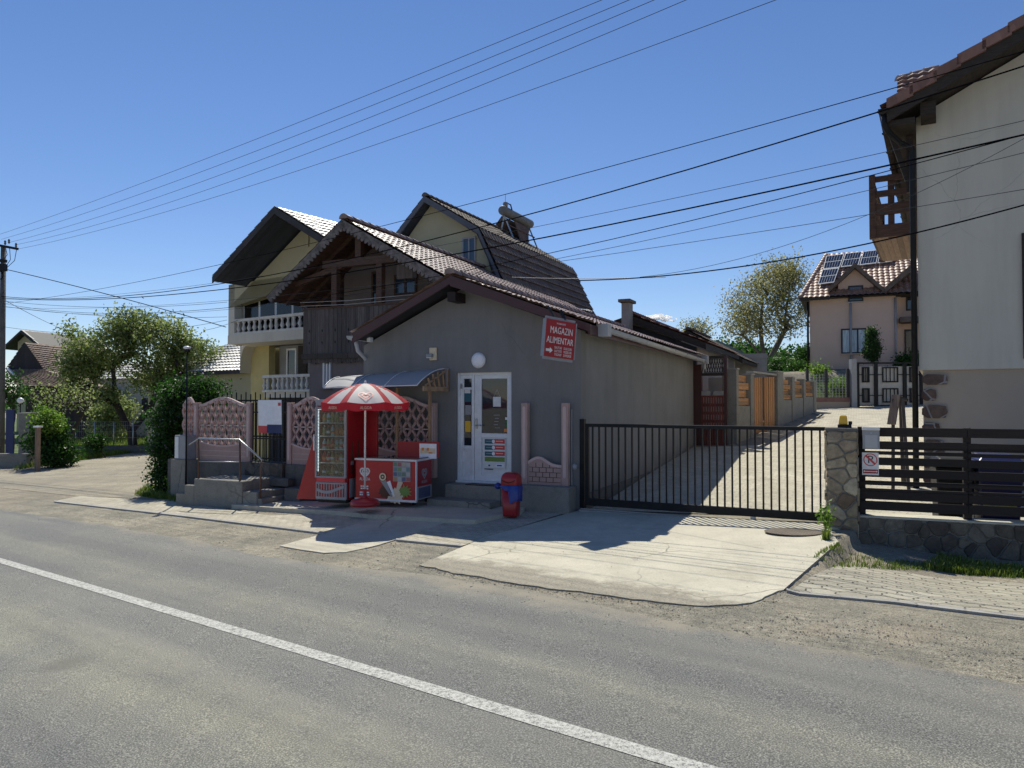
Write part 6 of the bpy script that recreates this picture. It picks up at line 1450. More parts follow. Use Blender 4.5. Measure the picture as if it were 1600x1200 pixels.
def balustrade(F, pts, zb, zt, name, parent, sp=.235):
    mb = MB(F)
    for (xa, ya), (xb, yb) in zip(pts, pts[1:]): mb.beam((xa, ya, zt-.05), (xb, yb, zt-.05), .16, .1); mb.beam((xa, ya, zb+.04), (xb, yb, zb+.04), .16, .08)
    o = mb.build(name, balm, parent)
    for (xa, ya), (xb, yb) in zip(pts, pts[1:]):
        Lg = math.hypot(xb-xa, yb-ya); n = max(1, int(Lg/sp)); h = zt-.1-zb-.08
        for i in range(n):
            t = (i+.5)/n; mb = MB(F); mb.lathe((xa+(xb-xa)*t, ya+(yb-ya)*t, zb+.08), [(.07, 0), (.07, h*.06), (.035, h*.12), (.075, h*.3), (.085, h*.38), (.045, h*.62), (.035, h*.78), (.06, h*.88), (.065, h)], 8); mb.build('baluster', balm, o)
    return o
zt_ = HITL(368, 499)[1]
balustrade(L_, [(.38, .08), (xw1, .08)], zsl1, zt_, 'upper_balustrade', lh, .31)
# lower storey: yellow wall, recessed dark part with door, rounded balcony
B('yellow_wall', L_, MT['yellow'], lh, (wl, HITL(420, 580, gy)[0], gy, gy+.3, -1, zsl0-.18))
xg = HITL(420, 580, gy)[0]; B('recess_wall', L_, MT['grey_r'], lh, (xg, xR_, gy+.5, gy+.8, -1, zsl0-.18)); B('side_wall', L_, MT['cream'], lh, (wl, wl+.3, gy+.3, 11.5, -1, zsl0-.18), (.0, .3, gy+.3, 11.5, zsl0-.18, ez_+.9))
a1 = HITL(449, 545, gy+.5); b1 = HITL(464, 590, gy+.5); window(L_, a1[0], b1[0], b1[1], a1[1], gy+.499, lh, MT['white'], MT['glass'], .07, name='balcony_door')
a1 = HITL(473, 540, gy+.5); b1 = HITL(478, 590, gy+.5); B('shutter', L_, MT['wood_dark'], lh, (a1[0]-.2, b1[0]+.1, gy+.44, gy+.498, b1[1], a1[1]))
zlt = HITL(430, 587, .5)[1]; zlb = HITL(430, 613, .5)[1]; xa = HITL(415, 600, .5)[0]
pts = [(xa+.1, gy), (xa, .75), (xa+.12, .35), (xa+.5, .1), (xa+1.0, 0), (xR_, 0)]
balustrade(L_, pts, zlb, zlt, 'lower_balustrade', lh, .26)
mb = MB(L_); mb.prism(pts+[(xR_, gy+.5)], zlb-.2, zlb, 'z'); mb.build('lower_slab', MT['white_r'], lh); B('basement_wall', L_, MT['darkwall'], lh, (xa+.4, xR_, .45, gy, -1.5, zlb-.2))
mb = MB(L_); xs_, zs_ = HITL(486, 545, 0); mb.box(xw1+.0, xw1+.25, .0, .3, -1, zsl0-.18); mb.build('corner_pier', MT['white_r'], lh)
# the attic truss seen in the gable
mb = MB(L_); xg_, zg = HITL(482, 368, 0); mb.box(xg_-.05, xg_+.05, -.06, -.002, zg-.4, zg+.25); mb.build('gable_strut', MT['cream'], lh)

# ---- white tiled bungalow behind the tree
q = pix(352, 530, 42); V_ = Fr(q.x, q.y, 35, 0); vh = thing('bungalow', 'low cream bungalow with a pale grey tiled hip roof behind the trees', 'house', V_, (2, 4, -.5))
zr_ = q.z; ze_ = pix(352, 583, 40).z; x0_, x1_ = -5.5, 8
mb = MB(V_)
e = [(x0_, -2.2, ze_), (x1_, -2.2, ze_), (x1_, 6, ze_), (x0_, 6, ze_)]; r1, r2 = (x0_+4, 1.8, zr_), (x1_-4, 1.8, zr_)
mb.poly([e[0], e[1], r2, r1]); mb.poly([e[1], e[2], r2]); mb.poly([e[2], e[3], r1, r2]); mb.poly([e[3], e[0], r1]); mb.poly(e[::-1]); rf = mb.build('roof', MT['sheet_grey'], vh)
mb = MB(V_); dn = Vector((0, -4.0, ze_-zr_)); sl_ = dn.length; tiles(mb, (x0_, 1.8, zr_+.05), (1, 0, 0), dn, x1_-x0_, sl_, tw=.3, course=.4, amp=.03, step=.05, x0f=lambda d: 4*(1-d/sl_), x1f=lambda d: (x1_-x0_)-4*(1-d/sl_)); ridge_caps(mb, r1, r2, .12); ridge_caps(mb, e[0], r1, .12); ridge_caps(mb, e[1], r2, .12); mb.build('roof_tiles', MT['sheet_grey'], rf)
B('wall', V_, MT['cream'], vh, (x0_+.5, x1_-.5, -1.7, 5.5, -1, ze_-.02)); B('eave_board', V_, MT['darkwall'], rf, (x0_, x1_, -2.23, -2.2, ze_-.12, ze_+.04))
# ---- old tiled house far left
O_ = Fr(*pix(38, 575, 50)[:2], 12, 0); oh = thing('old_tiled_house', 'old brown tiled house with a dark plank gable at the far left', 'house', O_, (2, 3, -1))
A = pix(38, 535, 50); Bp = pix(9, 577, 50); Cp = pix(67, 577, 50); D1 = pix(24, 602, 47.5); D2 = pix(142, 607, 47.5)
R2 = pix(172, 548, 60); E2 = pix(215, 606, 57)
lo = lambda p: O_.l(p)
mb = MB(O_); mb.poly([lo(A), lo(Bp), lo(Cp)]); Ab, Bb, Cb = (lo(p+Vector((0, .3, 0))) for p in (A, Bp, Cp)); mb.poly([Ab, Cb, Bb]); mb.build('plank_gable', planks('dark_planks', (.035, .032, .035), .25, 0), oh)
def tquad(mb, P0, P1, Q0, Q1, tw, course, step=.05, amp=.02):   # ridge P0-P1, eave Q0-Q1
    P0, P1, Q0, Q1 = map(Vector, (P0, P1, Q0, Q1)); n = ((P1-P0).cross(Q0-P0)).normalized(); n = n if n.z > 0 else -n
    D = ((Q0-P0).length+(Q1-P1).length)/2; nr = max(1, int(D/course)); nx = int(max((P1-P0).length, (Q1-Q0).length)/tw)*2; b = len(mb.V)
    rows = []
    for k in range(nr): rows += [(k/nr, 0), ((k+1)/nr, step)]
    for t, h in rows:
        for i in range(nx+1): s_ = i/nx; p = P0.lerp(Q0, t).lerp(P1.lerp(Q1, t), s_)+n*(h+amp*(i % 2)+rr.uniform(-.008, .008)); mb.V.append(tuple(p))
    for j in range(len(rows)-1):
        for i in range(nx): a = b+j*(nx+1)+i; mb.face((a, a+1, a+nx+2, a+nx+1))
mb = MB(O_); tquad(mb, lo(A), lo(R2), lo(Cp), lo(E2), .3, .3, .05, .02); tquad(mb, lo(Bp), lo(Cp), lo(D1), lo(D2), .3, .3, .05, .02); L0 = lo(pix(-15, 600, 52)); tquad(mb, lo(A), lo(R2), lo(Bp), L0+Vector((-2, 9, 0)), .5, .5)
mb.poly([lo(Cp), lo(D2), lo(E2)]); mb.build('roof_tiles', MT['tile_old'], oh)
mb = MB(O_); zt_ = lo(D1).z-.03; d1, d2, e2 = lo(D1), lo(D2), lo(E2)
mb.hexa([(d1.x+.3, d1.y+.5, -1.2), (d2.x-.2, d2.y+.5, -1.2), (e2.x-.3, e2.y, -1.2), (d1.x, d1.y+9, -1.2)], [(d1.x+.3, d1.y+.5, zt_), (d2.x-.2, d2.y+.5, zt_), (e2.x-.3, e2.y, zt_), (d1.x, d1.y+9, zt_)]); mb.build('wall', planks('dark_wall_planks', (.05, .035, .035), .22, 0), oh)
mb = MB(O_); mb.beam(lo(pix(12, 576, 49.8)), lo(pix(22, 586, 48.9)), .1, .18); mb.build('verge_flashing', MT['whitem'], oh)
# grey sheet roofed house behind it
q = pix(33, 516, 62); P_ = Fr(q.x, q.y, 10, 0); ph = thing('grey_roof_house', 'taller house with a pale sheet metal roof behind the old tiled one', 'house', P_, (2, 3, -1))
a1 = P_.hit(4, 543); b1 = P_.hit(57, 538)
gable_roof(P_, 0, q.z, a1[0], a1[1], -a1[0]+.6, a1[1]-.3, 0, 9, .15, MT['soffit'], ph, None, (0, 0), MT['darkwall'])
mb = MB(P_); R2_ = P_.l(pix(112, 524, 74)); E2_ = P_.l(pix(112, 560, 71)); tquad(mb, (0, -.05, q.z+.06), R2_, (-a1[0]+.6, -.05, a1[1]-.24), E2_, 1.0, 1.6, .03, .03); mb.build('sheet_roof', MT['metal_roof'], ph)
mb = MB(P_); mb.prism([(a1[0]+.9, -1), (-a1[0]-.3, -1), (-a1[0]-.3, a1[1]), (0, q.z-.25), (a1[0]+.9, a1[1]+.5)], .6, 8.5); mb.build('wall', MT['cream'], ph)
# small grey roof house between the trees
q = pix(214, 575, 52); Q_ = Fr(q.x, q.y, 20, 0); qh = thing('garden_house', 'white garden house with a pale grey roof seen through the apple tree', 'house', Q_, (0, 2, -.6))
zr_ = pix(214, 566, 54).z; ze_ = pix(214, 592, 51).z
mb = MB(Q_); tquad(mb, (-5, 2.2, zr_), (4, 2.2, zr_), (-5.4, -.6, ze_), (4.4, -.6, ze_), .3, .4); tquad(mb, (-5, 2.2, zr_), (4, 2.2, zr_), (-5.4, 5, ze_), (4.4, 5, ze_), .5, .6); mb.build('roof_tiles', MT['sheet_grey'], qh)
mb = MB(Q_); mb.prism([(-.3, -1), (4.6, -1), (4.6, ze_), (2.2, zr_-.15), (-.3, ze_)], -4.7, 4.0, 'x'); qw = mb.build('wall', MT['white_r'], qh)
for px0, px1 in ((176, 184), (222, 232)):
    a1 = Q_.hit(px0, 622, -.301); b1 = Q_.hit(px1, 648, -.301); B('door' if px0 < 200 else 'window', Q_, MT['darkwall'], qw, (a1[0], b1[0], -.34, -.302, b1[1], a1[1]))

# ================================================================ RIGHT HOUSE (frame W_)
q = pix(1434, 400, 14.6); W_ = Fr(q.x, q.y, 30, 0); rh = thing('rendered_house', 'tall off white rendered house with brown eave and timber balcony at the right edge', 'house', W_, (3, 3, 0))
zc = W_.hit(1434, 176)[1]; zpl = W_.hit(1437, 578.5)[1]
a1 = W_.hit(1381, 166, -.75); b1 = W_.hit(1600, 30, -.75); sl_ = (b1[1]-a1[1])/(b1[0]-a1[0]); XRg = 4.6; ZRg = a1[1]+sl_*(XRg-a1[0])
WD = 9.6; DEP = 11
a1 = (a1[0]+.05, a1[1])
uz = lambda x: (ZRg-sl_*abs(x-XRg))
mb = MB(W_); mb.prism([(0, zpl), (WD, zpl), (WD, uz(WD)-.34), (XRg, uz(XRg)-.34), (0, uz(0)-.34)], 0, DEP); hw_ = mb.build('wall', MT['white_r'], rh)
mb = MB(W_); mb.box(.06, WD-.06, .06, DEP-.06, -.6, zpl); bw = mb.build('base_wall', MT['beige_r'], rh)
mb = MB(W_); mb.box(-.0, .42, .0, .3, -.6, zpl-.03) ; 
mb.V = []; mb.Fc = []; mb.mi = []; mb.sm = []
zz_ = zpl-.04; k = 0
rq = random.Random(8)
while zz_ > -.3:
    h_ = rq.uniform(.26, .40); w_ = rq.uniform(.36, .48) if k % 2 == 0 else rq.uniform(.26, .36); b = len(mb.V)
    n = 9; pts = []
    for i in range(n):
        a_ = 2*math.pi*i/n; pts.append((.03+w_/2+(w_/2)*max(-1, min(1, math.cos(a_)*1.2))*rq.uniform(.88, 1), zz_-h_/2+(h_/2-.03)*max(-1, min(1, math.sin(a_)*1.25))*rq.uniform(.85, 1)))
    mb.prism(pts, .015, .058); zz_ -= h_; k += 1
mb.build('corner_stones', MT['stone_r'], bw)
ytc = -.75
mb = MB(W_)
mb.hexa([(a1[0], ytc, uz(a1[0])-.30), (XRg, ytc, uz(XRg)-.30), (XRg, ytc, uz(XRg)-.06), (a1[0], ytc, uz(a1[0])-.06)], [(a1[0], DEP+.6, uz(a1[0])-.30), (XRg, DEP+.6, uz(XRg)-.30), (XRg, DEP+.6, uz(XRg)-.06), (a1[0], DEP+.6, uz(a1[0])-.06)])
xr2 = 2*XRg-a1[0]
mb.hexa([(XRg, ytc, uz(XRg)-.30), (xr2, ytc, uz(xr2)-.30), (xr2, ytc, uz(xr2)-.06), (XRg, ytc, uz(XRg)-.06)], [(XRg, DEP+.6, uz(XRg)-.30), (xr2, DEP+.6, uz(xr2)-.30), (xr2, DEP+.6, uz(xr2)-.06), (XRg, DEP+.6, uz(XRg)-.06)])
rf = mb.build('roof', MT['wood_dark'], rh)
mb = MB(W_); Ls = math.hypot(XRg-a1[0], ZRg-a1[1]); 
tiles(mb, (XRg, ytc-.05, ZRg+.0), (0, 1, 0), (a1[0]-XRg, 0, a1[1]-ZRg), DEP+1.3, Ls+.08, step=.05, course=.40); tiles(mb, (XRg, ytc-.05, ZRg), (0, 1, 0), (XRg-a1[0], 0, a1[1]-ZRg), DEP+1.3, Ls+.08, step=.05, course=.40)
mb.build('roof_tiles', MT['tile_red'], rf)
mb = MB(W_); n = 13      # verge tiles: stepped blocks along the rake
for i in range(n):
    s0, s1 = i/n, (i+1)/n+.012; xa, xb = a1[0]+(XRg-a1[0])*s0, a1[0]+(XRg-a1[0])*s1
    mb.hexa([(xa, ytc-.10, uz(xa)-.12), (xb, ytc-.10, uz(xb)-.17), (xb, ytc-.10, uz(xb)+.03), (xa, ytc-.10, uz(xa)+.08)], [(xa, ytc+.12, uz(xa)-.12), (xb, ytc+.12, uz(xb)-.17), (xb, ytc+.12, uz(xb)+.03), (xa, ytc+.12, uz(xa)+.08)])
mb.build('verge_tiles', MT['tile_red'], rf)
mb = MB(W_); mb.hexa([(a1[0], ytc-.05, uz(a1[0])-.36), (XRg, ytc-.05, uz(XRg)-.38), (XRg, ytc-.05, uz(XRg)-.13), (a1[0], ytc-.05, uz(a1[0])-.11)], [(a1[0], ytc-.005, uz(a1[0])-.36), (XRg, ytc-.005, uz(XRg)-.38), (XRg, ytc-.005, uz(XRg)-.13), (a1[0], ytc-.005, uz(a1[0])-.11)]); mb.build('bargeboard', MT['wood_dark'], rf)
for px, py0, py1 in ((1450, 146, 184),):
    x, z1_ = W_.hit(px, py0, -.4); _, z0_ = W_.hit(px, py1, -.4); mb = MB(W_); mb.box(x-.13, x+.13, -.62, 0, z0_, uz(x-.13)-.31); mb.build('purlin_end', MT['wood_dark'], rf)
mb = MB(W_); mb.box(a1[0]+.05, -.001, -.7, DEP, uz(a1[0])-.42, uz(a1[0])-.31); mb.build('eave_soffit', MT['wood_dark'], rf)
mb = MB(W_); xg_ = -.2; mb.beam((-.12, .1, zc-1.55), (-.12, .1, zc-.05), .12, .14); mb.beam((-.16, .1, zc-1.3), (-.5, .1, zc-.15), .1, .1); mb.build('eave_brace', MT['wood_dark'], rf)
ggx = a1[0]-.06; gz_ = uz(a1[0])-.10
gt2 = gutter('gutter', W_, (ggx, -.85, gz_), (ggx, DEP+.5, gz_), .09, MT['wood_dark'], rf)
mb = MB(W_); xd, _ = W_.hit(1426, 300, -.06); mb.tube([(ggx, -.75, gz_-.06), (ggx+.02, -.73, gz_-.30), (ggx+.08, -.68, gz_-.42), (xd-.2, -.2, gz_-.52), (xd, -.08, gz_-.62), (xd, -.07, gz_-.8), (xd, -.07, -.1)], .055, 10); mb.build('downpipe', MT['black'], rf)
# small tiled roof over the balcony wing
y0_, z0_ = 2.4, 0
t0, t1, t2, t3 = pix(1402, 122, 17), pix(1466, 104, 17.2), pix(1462, 150, 16.2), pix(1401, 150, 16)
mb = MB(W_); tquad(mb, W_.l(t0), W_.l(t1), W_.l(t3), W_.l(t2), .24, .3, .06, .03); ridge_caps(mb, W_.l(t0), W_.l(t1), .09)
mb.hexa([W_.l(t0)-Vector((0, 0, .05)), W_.l(t1)-Vector((0, 0, .05)), W_.l(t2)-Vector((0, 0, .05)), W_.l(t3)-Vector((0, 0, .05))], [W_.l(t0)-Vector((0, -1.2, .6)), W_.l(t1)-Vector((0, -1.2, .6)), W_.l(t2)-Vector((0, 0, .15)), W_.l(t3)-Vector((0, 0, .15))])
mb.build('dormer_roof', MT['tile'], rf)
q0, q1, q2, q3 = W_.l(t0), W_.l(t1), W_.l(t2), W_.l(t3)
mb = MB(W_); zb_ = lambda x: uz(x)-.1
mb.hexa([(q3.x+.15, q3.y+.1, zb_(q3.x+.15)), (q2.x, q2.y+.1, zb_(q2.x)), (q2.x, q1.y+.1, zb_(q2.x)), (q3.x+.15, q1.y+.1, zb_(q3.x+.15))], [(q3.x+.15, q3.y+.1, q3.z-.12), (q2.x, q2.y+.1, q2.z-.12), (q1.x, q1.y+.1, q1.z-.12), (q0.x+.15, q1.y+.1, q0.z-.12)]); mb.build('dormer_wall', MT['wood_dark'], rf)
# timber balcony on the side wall
Yb = 17.0; c1 = W_.l(pix(1361, 372, Yb)); by0 = c1.y; bx0 = c1.x; bz0 = c1.z; bz1 = W_.l(pix(1361, 277, Yb)).z; by1 = by0+3.3
bl = None; mb = MB(W_); mb.box(bx0+.05, -.001, by0+.05, by1, bz0-.01, bz0+.1); mb.build('balcony_floor', MT['wood_lining'], rh)
mb = MB(W_); 
bal = mb
h_ = bz1-bz0
for f0, f1 in ((0, .20), (.36, .54), (.66, .76), (.91, 1.0)):
    mb = MB(W_); mb.box(bx0, -.002, by0, by0+.06, bz0+h_*f0, bz0+h_*f1); mb.build('rail_board', MT['wood_brown'], rh)
    mb = MB(W_); mb.box(bx0, bx0+.06, by0+.061, by1, bz0+h_*f0, bz0+h_*f1); mb.build('rail_board', MT['wood_brown'], rh)
for x, y in ((bx0-.03, by0-.03), (bx0-.03, by1-.1), (bx0+.35, by0+.07)): mb = MB(W_); mb.box(x, x+.13, y, y+.13, bz0-.02, bz1+.03); mb.build('balcony_post', MT['wood_brown'], rh)
# narrow dark window at the frame edge
a1_ = W_.hit(1596, 365); b1_ = W_.hit(1612, 560); window(W_, a1_[0], b1_[0]+.7, b1_[1], a1_[1], -.001, rh, MT['wood_dark'], MT['glass'], .09)

# ================================================================ PINK HOUSE ON THE TERRACE (frame T_)
q = pix(1265, 470, 42); T_ = Fr(q.x, q.y, 24, 0); pk = thing('pink_house', 'dusty pink house with red tiled roof and rooftop solar panels behind the drive', 'house', T_, (5, 4, 3))
zw0 = T_.hit(1268, 578)[1]; zw1 = T_.hit(1268, 466)[1]; xw = T_.hit(1400, 500)[0]; x6 = 9.5
B('front_wall', T_, MT['pink_r'], pk, (0, xw, 0, .3, zw0, zw1+.0)); B('rear_block', T_, MT['pink_r'], pk, (0, x6, 1.6, 9, zw0, zw1), (xw-.3, xw, .3, 1.6, zw0, zw1), (0, .3, .3, 1.6, zw0, zw1)); B('dark_base', T_, MT['darkwall'], pk, (-.04, x6, -.05, 9, 1.5, zw0))
ex0 = T_.hit(1250, 467, -.6)[0]; ez0 = T_.hit(1250, 467, -.6)[1]
rp = pix(1292, 398, 45.5); rl_ = T_.l(rp); yr = rl_.y; zr_ = rl_.z
mb = MB(T_); dn = Vector((0, -.6-yr, ez0-zr_)); sl2_ = dn.length; ins = rl_.x-ex0
tiles(mb, (ex0, yr, zr_+.05), (1, 0, 0), dn, x6-ex0, sl2_, tw=.28, course=.36, amp=.035, step=.04, x0f=lambda d: ins*(1-d/sl2_), x1f=lambda d: x6-ex0)
ridge_caps(mb, (ex0, -.6, ez0+.08), (rl_.x, yr, zr_+.08), .14)
mb.build('roof_tiles', MT['tile_pink'], pk)
mb = MB(T_); mb.poly([(ex0, -.6, ez0), (x6, -.6, ez0), (x6, yr, zr_), (rl_.x, yr, zr_)]); mb.poly([(ex0, -.6, ez0), (rl_.x, yr, zr_), (ex0, 2*yr+.6, ez0)]); mb.poly([(ex0, 2*yr+.6, ez0), (rl_.x, yr, zr_), (x6, yr, zr_), (x6, 2*yr+.6, ez0)]); mb.poly([(ex0, -.6, ez0-.02), (ex0, 2*yr+.6, ez0-.02), (x6, 2*yr+.6, ez0-.02), (x6, -.6, ez0-.02)]); rf = mb.build('roof', MT['wood_dark'], pk)
mb = MB(T_); mb.box(ex0-.05, T_.hit(1297, 467, -.6)[0], -.68, -.58, ez0-.12, ez0+.06); mb.build('eave_gutter', MT['wood_dark'], rf)
# cross gable
gx, gz = T_.hit(1336, 414, -.6); gl, glz = T_.hit(1294, 453, -.6); gr, grz = T_.hit(1385, 456, -.6)
sg1 = (gz-glz)/(gx-gl); sg2 = (gz-grz)/(gr-gx); yb_ = lambda z: -.6+(z-ez0)/(zr_-ez0)*(yr+.6)
mb = MB(T_); mb.prism([(gl+.5, zw1), (gr-.6, zw1), (gr-.6, gz-sg2*(gr-.6-gx)-.1), (gx, gz-.15), (gl+.5, gz-sg1*(gx-gl-.5)-.1)], .0, .29); mb.build('gable_wall', MT['pink_r'], pk)
mb = MB(T_); ybk = yb_(gz)
for xa, za in ((gl, glz), (gr, grz)): mb.hexa([(gx, -.6, gz-.14), (xa, -.6, za-.14), (xa, -.6, za+.12), (gx, -.6, gz+.14)], [(gx, ybk, gz-.14), (xa, yb_(za)+.3, za-.14), (xa, yb_(za)+.3, za+.12), (gx, ybk, gz+.14)])
mb.build('gable_roof', MT['tile_dark'], rf)
gx2, gz2 = T_.hit(1432, 410, -.6); gl2, glz2 = T_.hit(1383, 452, -.6); mb = MB(T_); mb.hexa([(gx2, -.7, gz2-.2), (gl2, -.7, glz2-.2), (gl2, -.7, glz2+.12), (gx2, -.7, gz2+.14)], [(gx2, ybk, gz2-.2), (gl2, yb_(glz2)+.3, glz2-.2), (gl2, yb_(glz2)+.3, glz2+.12), (gx2, ybk, gz2+.14)]); mb.build('gable_roof', MT['tile_dark'], rf)
B('bay_wall', T_, MT['pink_r'], pk, (xw, xw+.28, .6, 1.6, zw0, glz2-.2), (xw+.28, x6, .9, 1.6, zw0, zw1+.4))
a1 = T_.hit(1404, 490, .9); mb = MB(T_); mb.box(a1[0], x6, -.3, .9, T_.hit(1404, 505, .3)[1], T_.hit(1404, 497, .3)[1]); mb.build('porch_roof', MT['tile_dark'], pk)
a1 = T_.hit(1325, 447, 0); b1 = T_.hit(1349, 471, 0); window(T_, a1[0], b1[0], b1[1], a1[1], -.001, pk, MT['darkwall'], MT['glassb'], .08, sill=MT['gutter'])
a1 = T_.hit(1314, 514, 0); b1 = T_.hit(1354, 552, 0); window(T_, a1[0], b1[0], b1[1], a1[1], -.001, pk, MT['darkwall'], MT['curtain'], .08, mull=(.36, .66), sill=MT['pink_r'])
a1 = T_.hit(1415, 440, .9); b1 = T_.hit(1430, 485, .9); window(T_, a1[0], b1[0], b1[1], a1[1], .899, pk, MT['darkwall'], MT['glass'], .08); a1 = T_.hit(1413, 515, .9); b1 = T_.hit(1432, 565, .9); window(T_, a1[0], b1[0], b1[1], a1[1], .899, pk, MT['darkwall'], MT['glass'], .08, name='porch_door')
for px, pyt in ((1329, 472), (1399, 465), (1262, 472)):
    x, z = T_.hit(px, pyt, -.06); mb = MB(T_); mb.tube([(x, -.08, z), (x, -.08, zw0-.5)], .06, 8); mb.build('downpipe', MT['greyp'] if px != 1262 else MT['black'], pk)
# solar panels
def roofpt(px, py):
    r = ray(px, py); o = T_.l(Vector((0, 0, EYE))); d = T_.l(Vector((0, 0, EYE))+r)-o; nrm_ = Vector((0, -(zr_-ez0), yr+.6)).normalized(); p0_ = Vector((0, -.6, ez0+.22)); t = (p0_-o).dot(nrm_)/d.dot(nrm_); return o+d*t
for k, q4 in enumerate((((1291, 401), (1319, 397.5), (1312, 418.5), (1286, 421.5)), ((1321, 397), (1347, 394), (1341, 415), (1314, 418)), ((1349, 394), (1374, 391), (1369, 412), (1343, 415)), ((1376, 391), (1400, 388), (1394, 409), (1371, 412)), ((1285, 422.5), (1311, 419.5), (1303, 442), (1278, 445)))):
    P4 = [roofpt(*p) for p in q4]; nn = (P4[1]-P4[0]).cross(P4[3]-P4[0]).normalized(); nn = nn if nn.z > 0 else -nn
    mb = MB(T_); mb.hexa([p for p in P4], [p+nn*.05 for p in P4]); pn = mb.build('solar_panel', MT['whitem'], pk)
    ins_ = []
    def bil(u_, v_): return P4[0].lerp(P4[1], u_).lerp(P4[3].lerp(P4[2], u_), v_)+nn*.056
    for j in range(2):
        mb = MB(T_); v0, v1 = .04+.48*j, .04+.48*j+.44; mb.poly([bil(.04, v0), bil(.96, v0), bil(.96, v1), bil(.04, v1)]); mb.build('cell_field', MT['panel'], pn)
    mb = MB(T_)
    for j in range(1, 6): u_ = .04+.92*j/6; mb.beam(bil(u_, .04), bil(u_, .96), .012, .004)
    mb.build('cell_lines', MT['greyp'], pn)

# ================================================================ DRIVE SIDE: fence, garage, far gate
fa = pix(1146, 700, 22.9); fb = pix(1274, 645, 34); FD = Fr(fa.x, fa.y, 0); dv = Vector((fb.x-fa.x, fb.y-fa.y, 0)); FLn = dv.length; fang = -math.degrees(math.atan2(dv.y, dv.x)); FD = Fr(fa.x, fa.y, fang)
ZT = 3.07
def fpx(px): return FD.hit(px, 600, 0)[0]
def gz_at(x): p = FD.w((x, 0, 0)); return g(p.x, p.y)
st_ = [1134, 1159, 1165.5, 1176, 1213, 1227, 1233, 1241, 1250.5, 1258.5, 1266, 1275]
def fpost(p0, p1, zt, label, w=.35):
    x0_, x1_ = fpx(p0), fpx(p1); B_ = B('fence_pillar', FD, MT['oldconc'], None, (x0_, x1_, -.03, w, gz_at(x0_)-.5, zt), bevel=.01); tag(B_, label, 'pillar', 'grey pillars of the drive fence'); 
    B('cap', FD, MT['kerb'], B_, (x0_-.02, x1_+.02, -.05, w+.02, zt, zt+.04)); return B_
fpost(1149.5, 1153, 3.1, 'wide grey fence pillar nearest the maroon porch', .42)
fpost(1172, 1177, 2.98, 'grey fence pillar left of the slatted wooden gate', .25); fpost(1214, 1223, 3.2, 'taller grey fence pillar right of the slatted wooden gate')
fpost(1237, 1241, 3.05, 'thin grey fence pillar after the first orange panel beyond the gate', .25); fpost(1255, 1258, 3.02, 'thin grey fence pillar second beyond the wooden gate', .25); fpost(1271, 1274.5, 2.98, 'thin grey fence pillar at the far end of the drive fence', .25)
for k, (p0, p1, lb) in enumerate(((1150.5, 1171.5, 'orange board fence panel between porch and wooden gate'), (1223.5, 1236.5, 'orange board fence panel just beyond the wooden gate'), (1241.5, 1254.5, 'orange board fence panel in the middle of the far stretch'), (1258.5, 1270.5, 'orange board fence panel at the far end of the drive'))):
    x0_, x1_ = fpx(p0), fpx(p1); t = thing('board_fence_panel', lb, 'fence panel', FD, ((x0_+x1_)/2, .1, gz_at(x0_)), 'orange board panels of the drive fence')
    zl_ = (1.95, 2.15, 2.25, 2.3)[k]; B('low_wall', FD, MT['oldconc'], t, (x0_, x1_, 0, .22, gz_at(x0_)-.5, zl_)); H_ = (2.95-zl_)/4
    for j in range(4):
        dy = .0 if j % 2 == 0 else .08; B('board', FD, MT['wood_orange_h'], t, (x0_+.0 if j % 2 == 0 else x0_+.05, x1_, .04+dy, .07+dy, zl_+.03+H_*j, zl_+.03+H_*(j+.86)))
    B('back_post', FD, MT['grey_r'], t, (x1_-.25, x1_-.01, .13, .2, zl_, 2.9))
t = thing('wooden_double_gate', 'orange vertical board double gate half open in the drive fence', 'gate', FD, ((fpx(1178)+fpx(1213))/2, .1, gz_at(fpx(1195))))
x0_, xm_, x1_ = fpx(1177.5), fpx(1196), fpx(1213.5); zg = gz_at(x0_)+.1
for (xa, xb) in ((x0_, xm_-.06), (xm_+.06, x1_)):
    mb = MB(FD); nn_ = 5
    for i in range(nn_): xx = xa+.04+(xb-xa-.08)*i/nn_; mb.box(xx, xx+(xb-xa-.08)/nn_*.8, .06, .09, zg, 2.9+.12*(xx-x0_)/(x1_-x0_))
    lf = mb.build('gate_leaf', MT['wood_orange'], t); B('metal_frame', FD, MT['darkwall'], lf, (xa, xb, .1, .14, 2.86, 2.93), (xa, xb, .1, .14, zg+.1, zg+.17), (xa, xa+.04, .1, .14, zg+.17, 2.86), (xb-.04, xb, .1, .14, zg+.17, 2.86))
B('gate_beam', FD, MT['kerb'], t, (x0_, x1_, .0, .25, 3.06, 3.12))
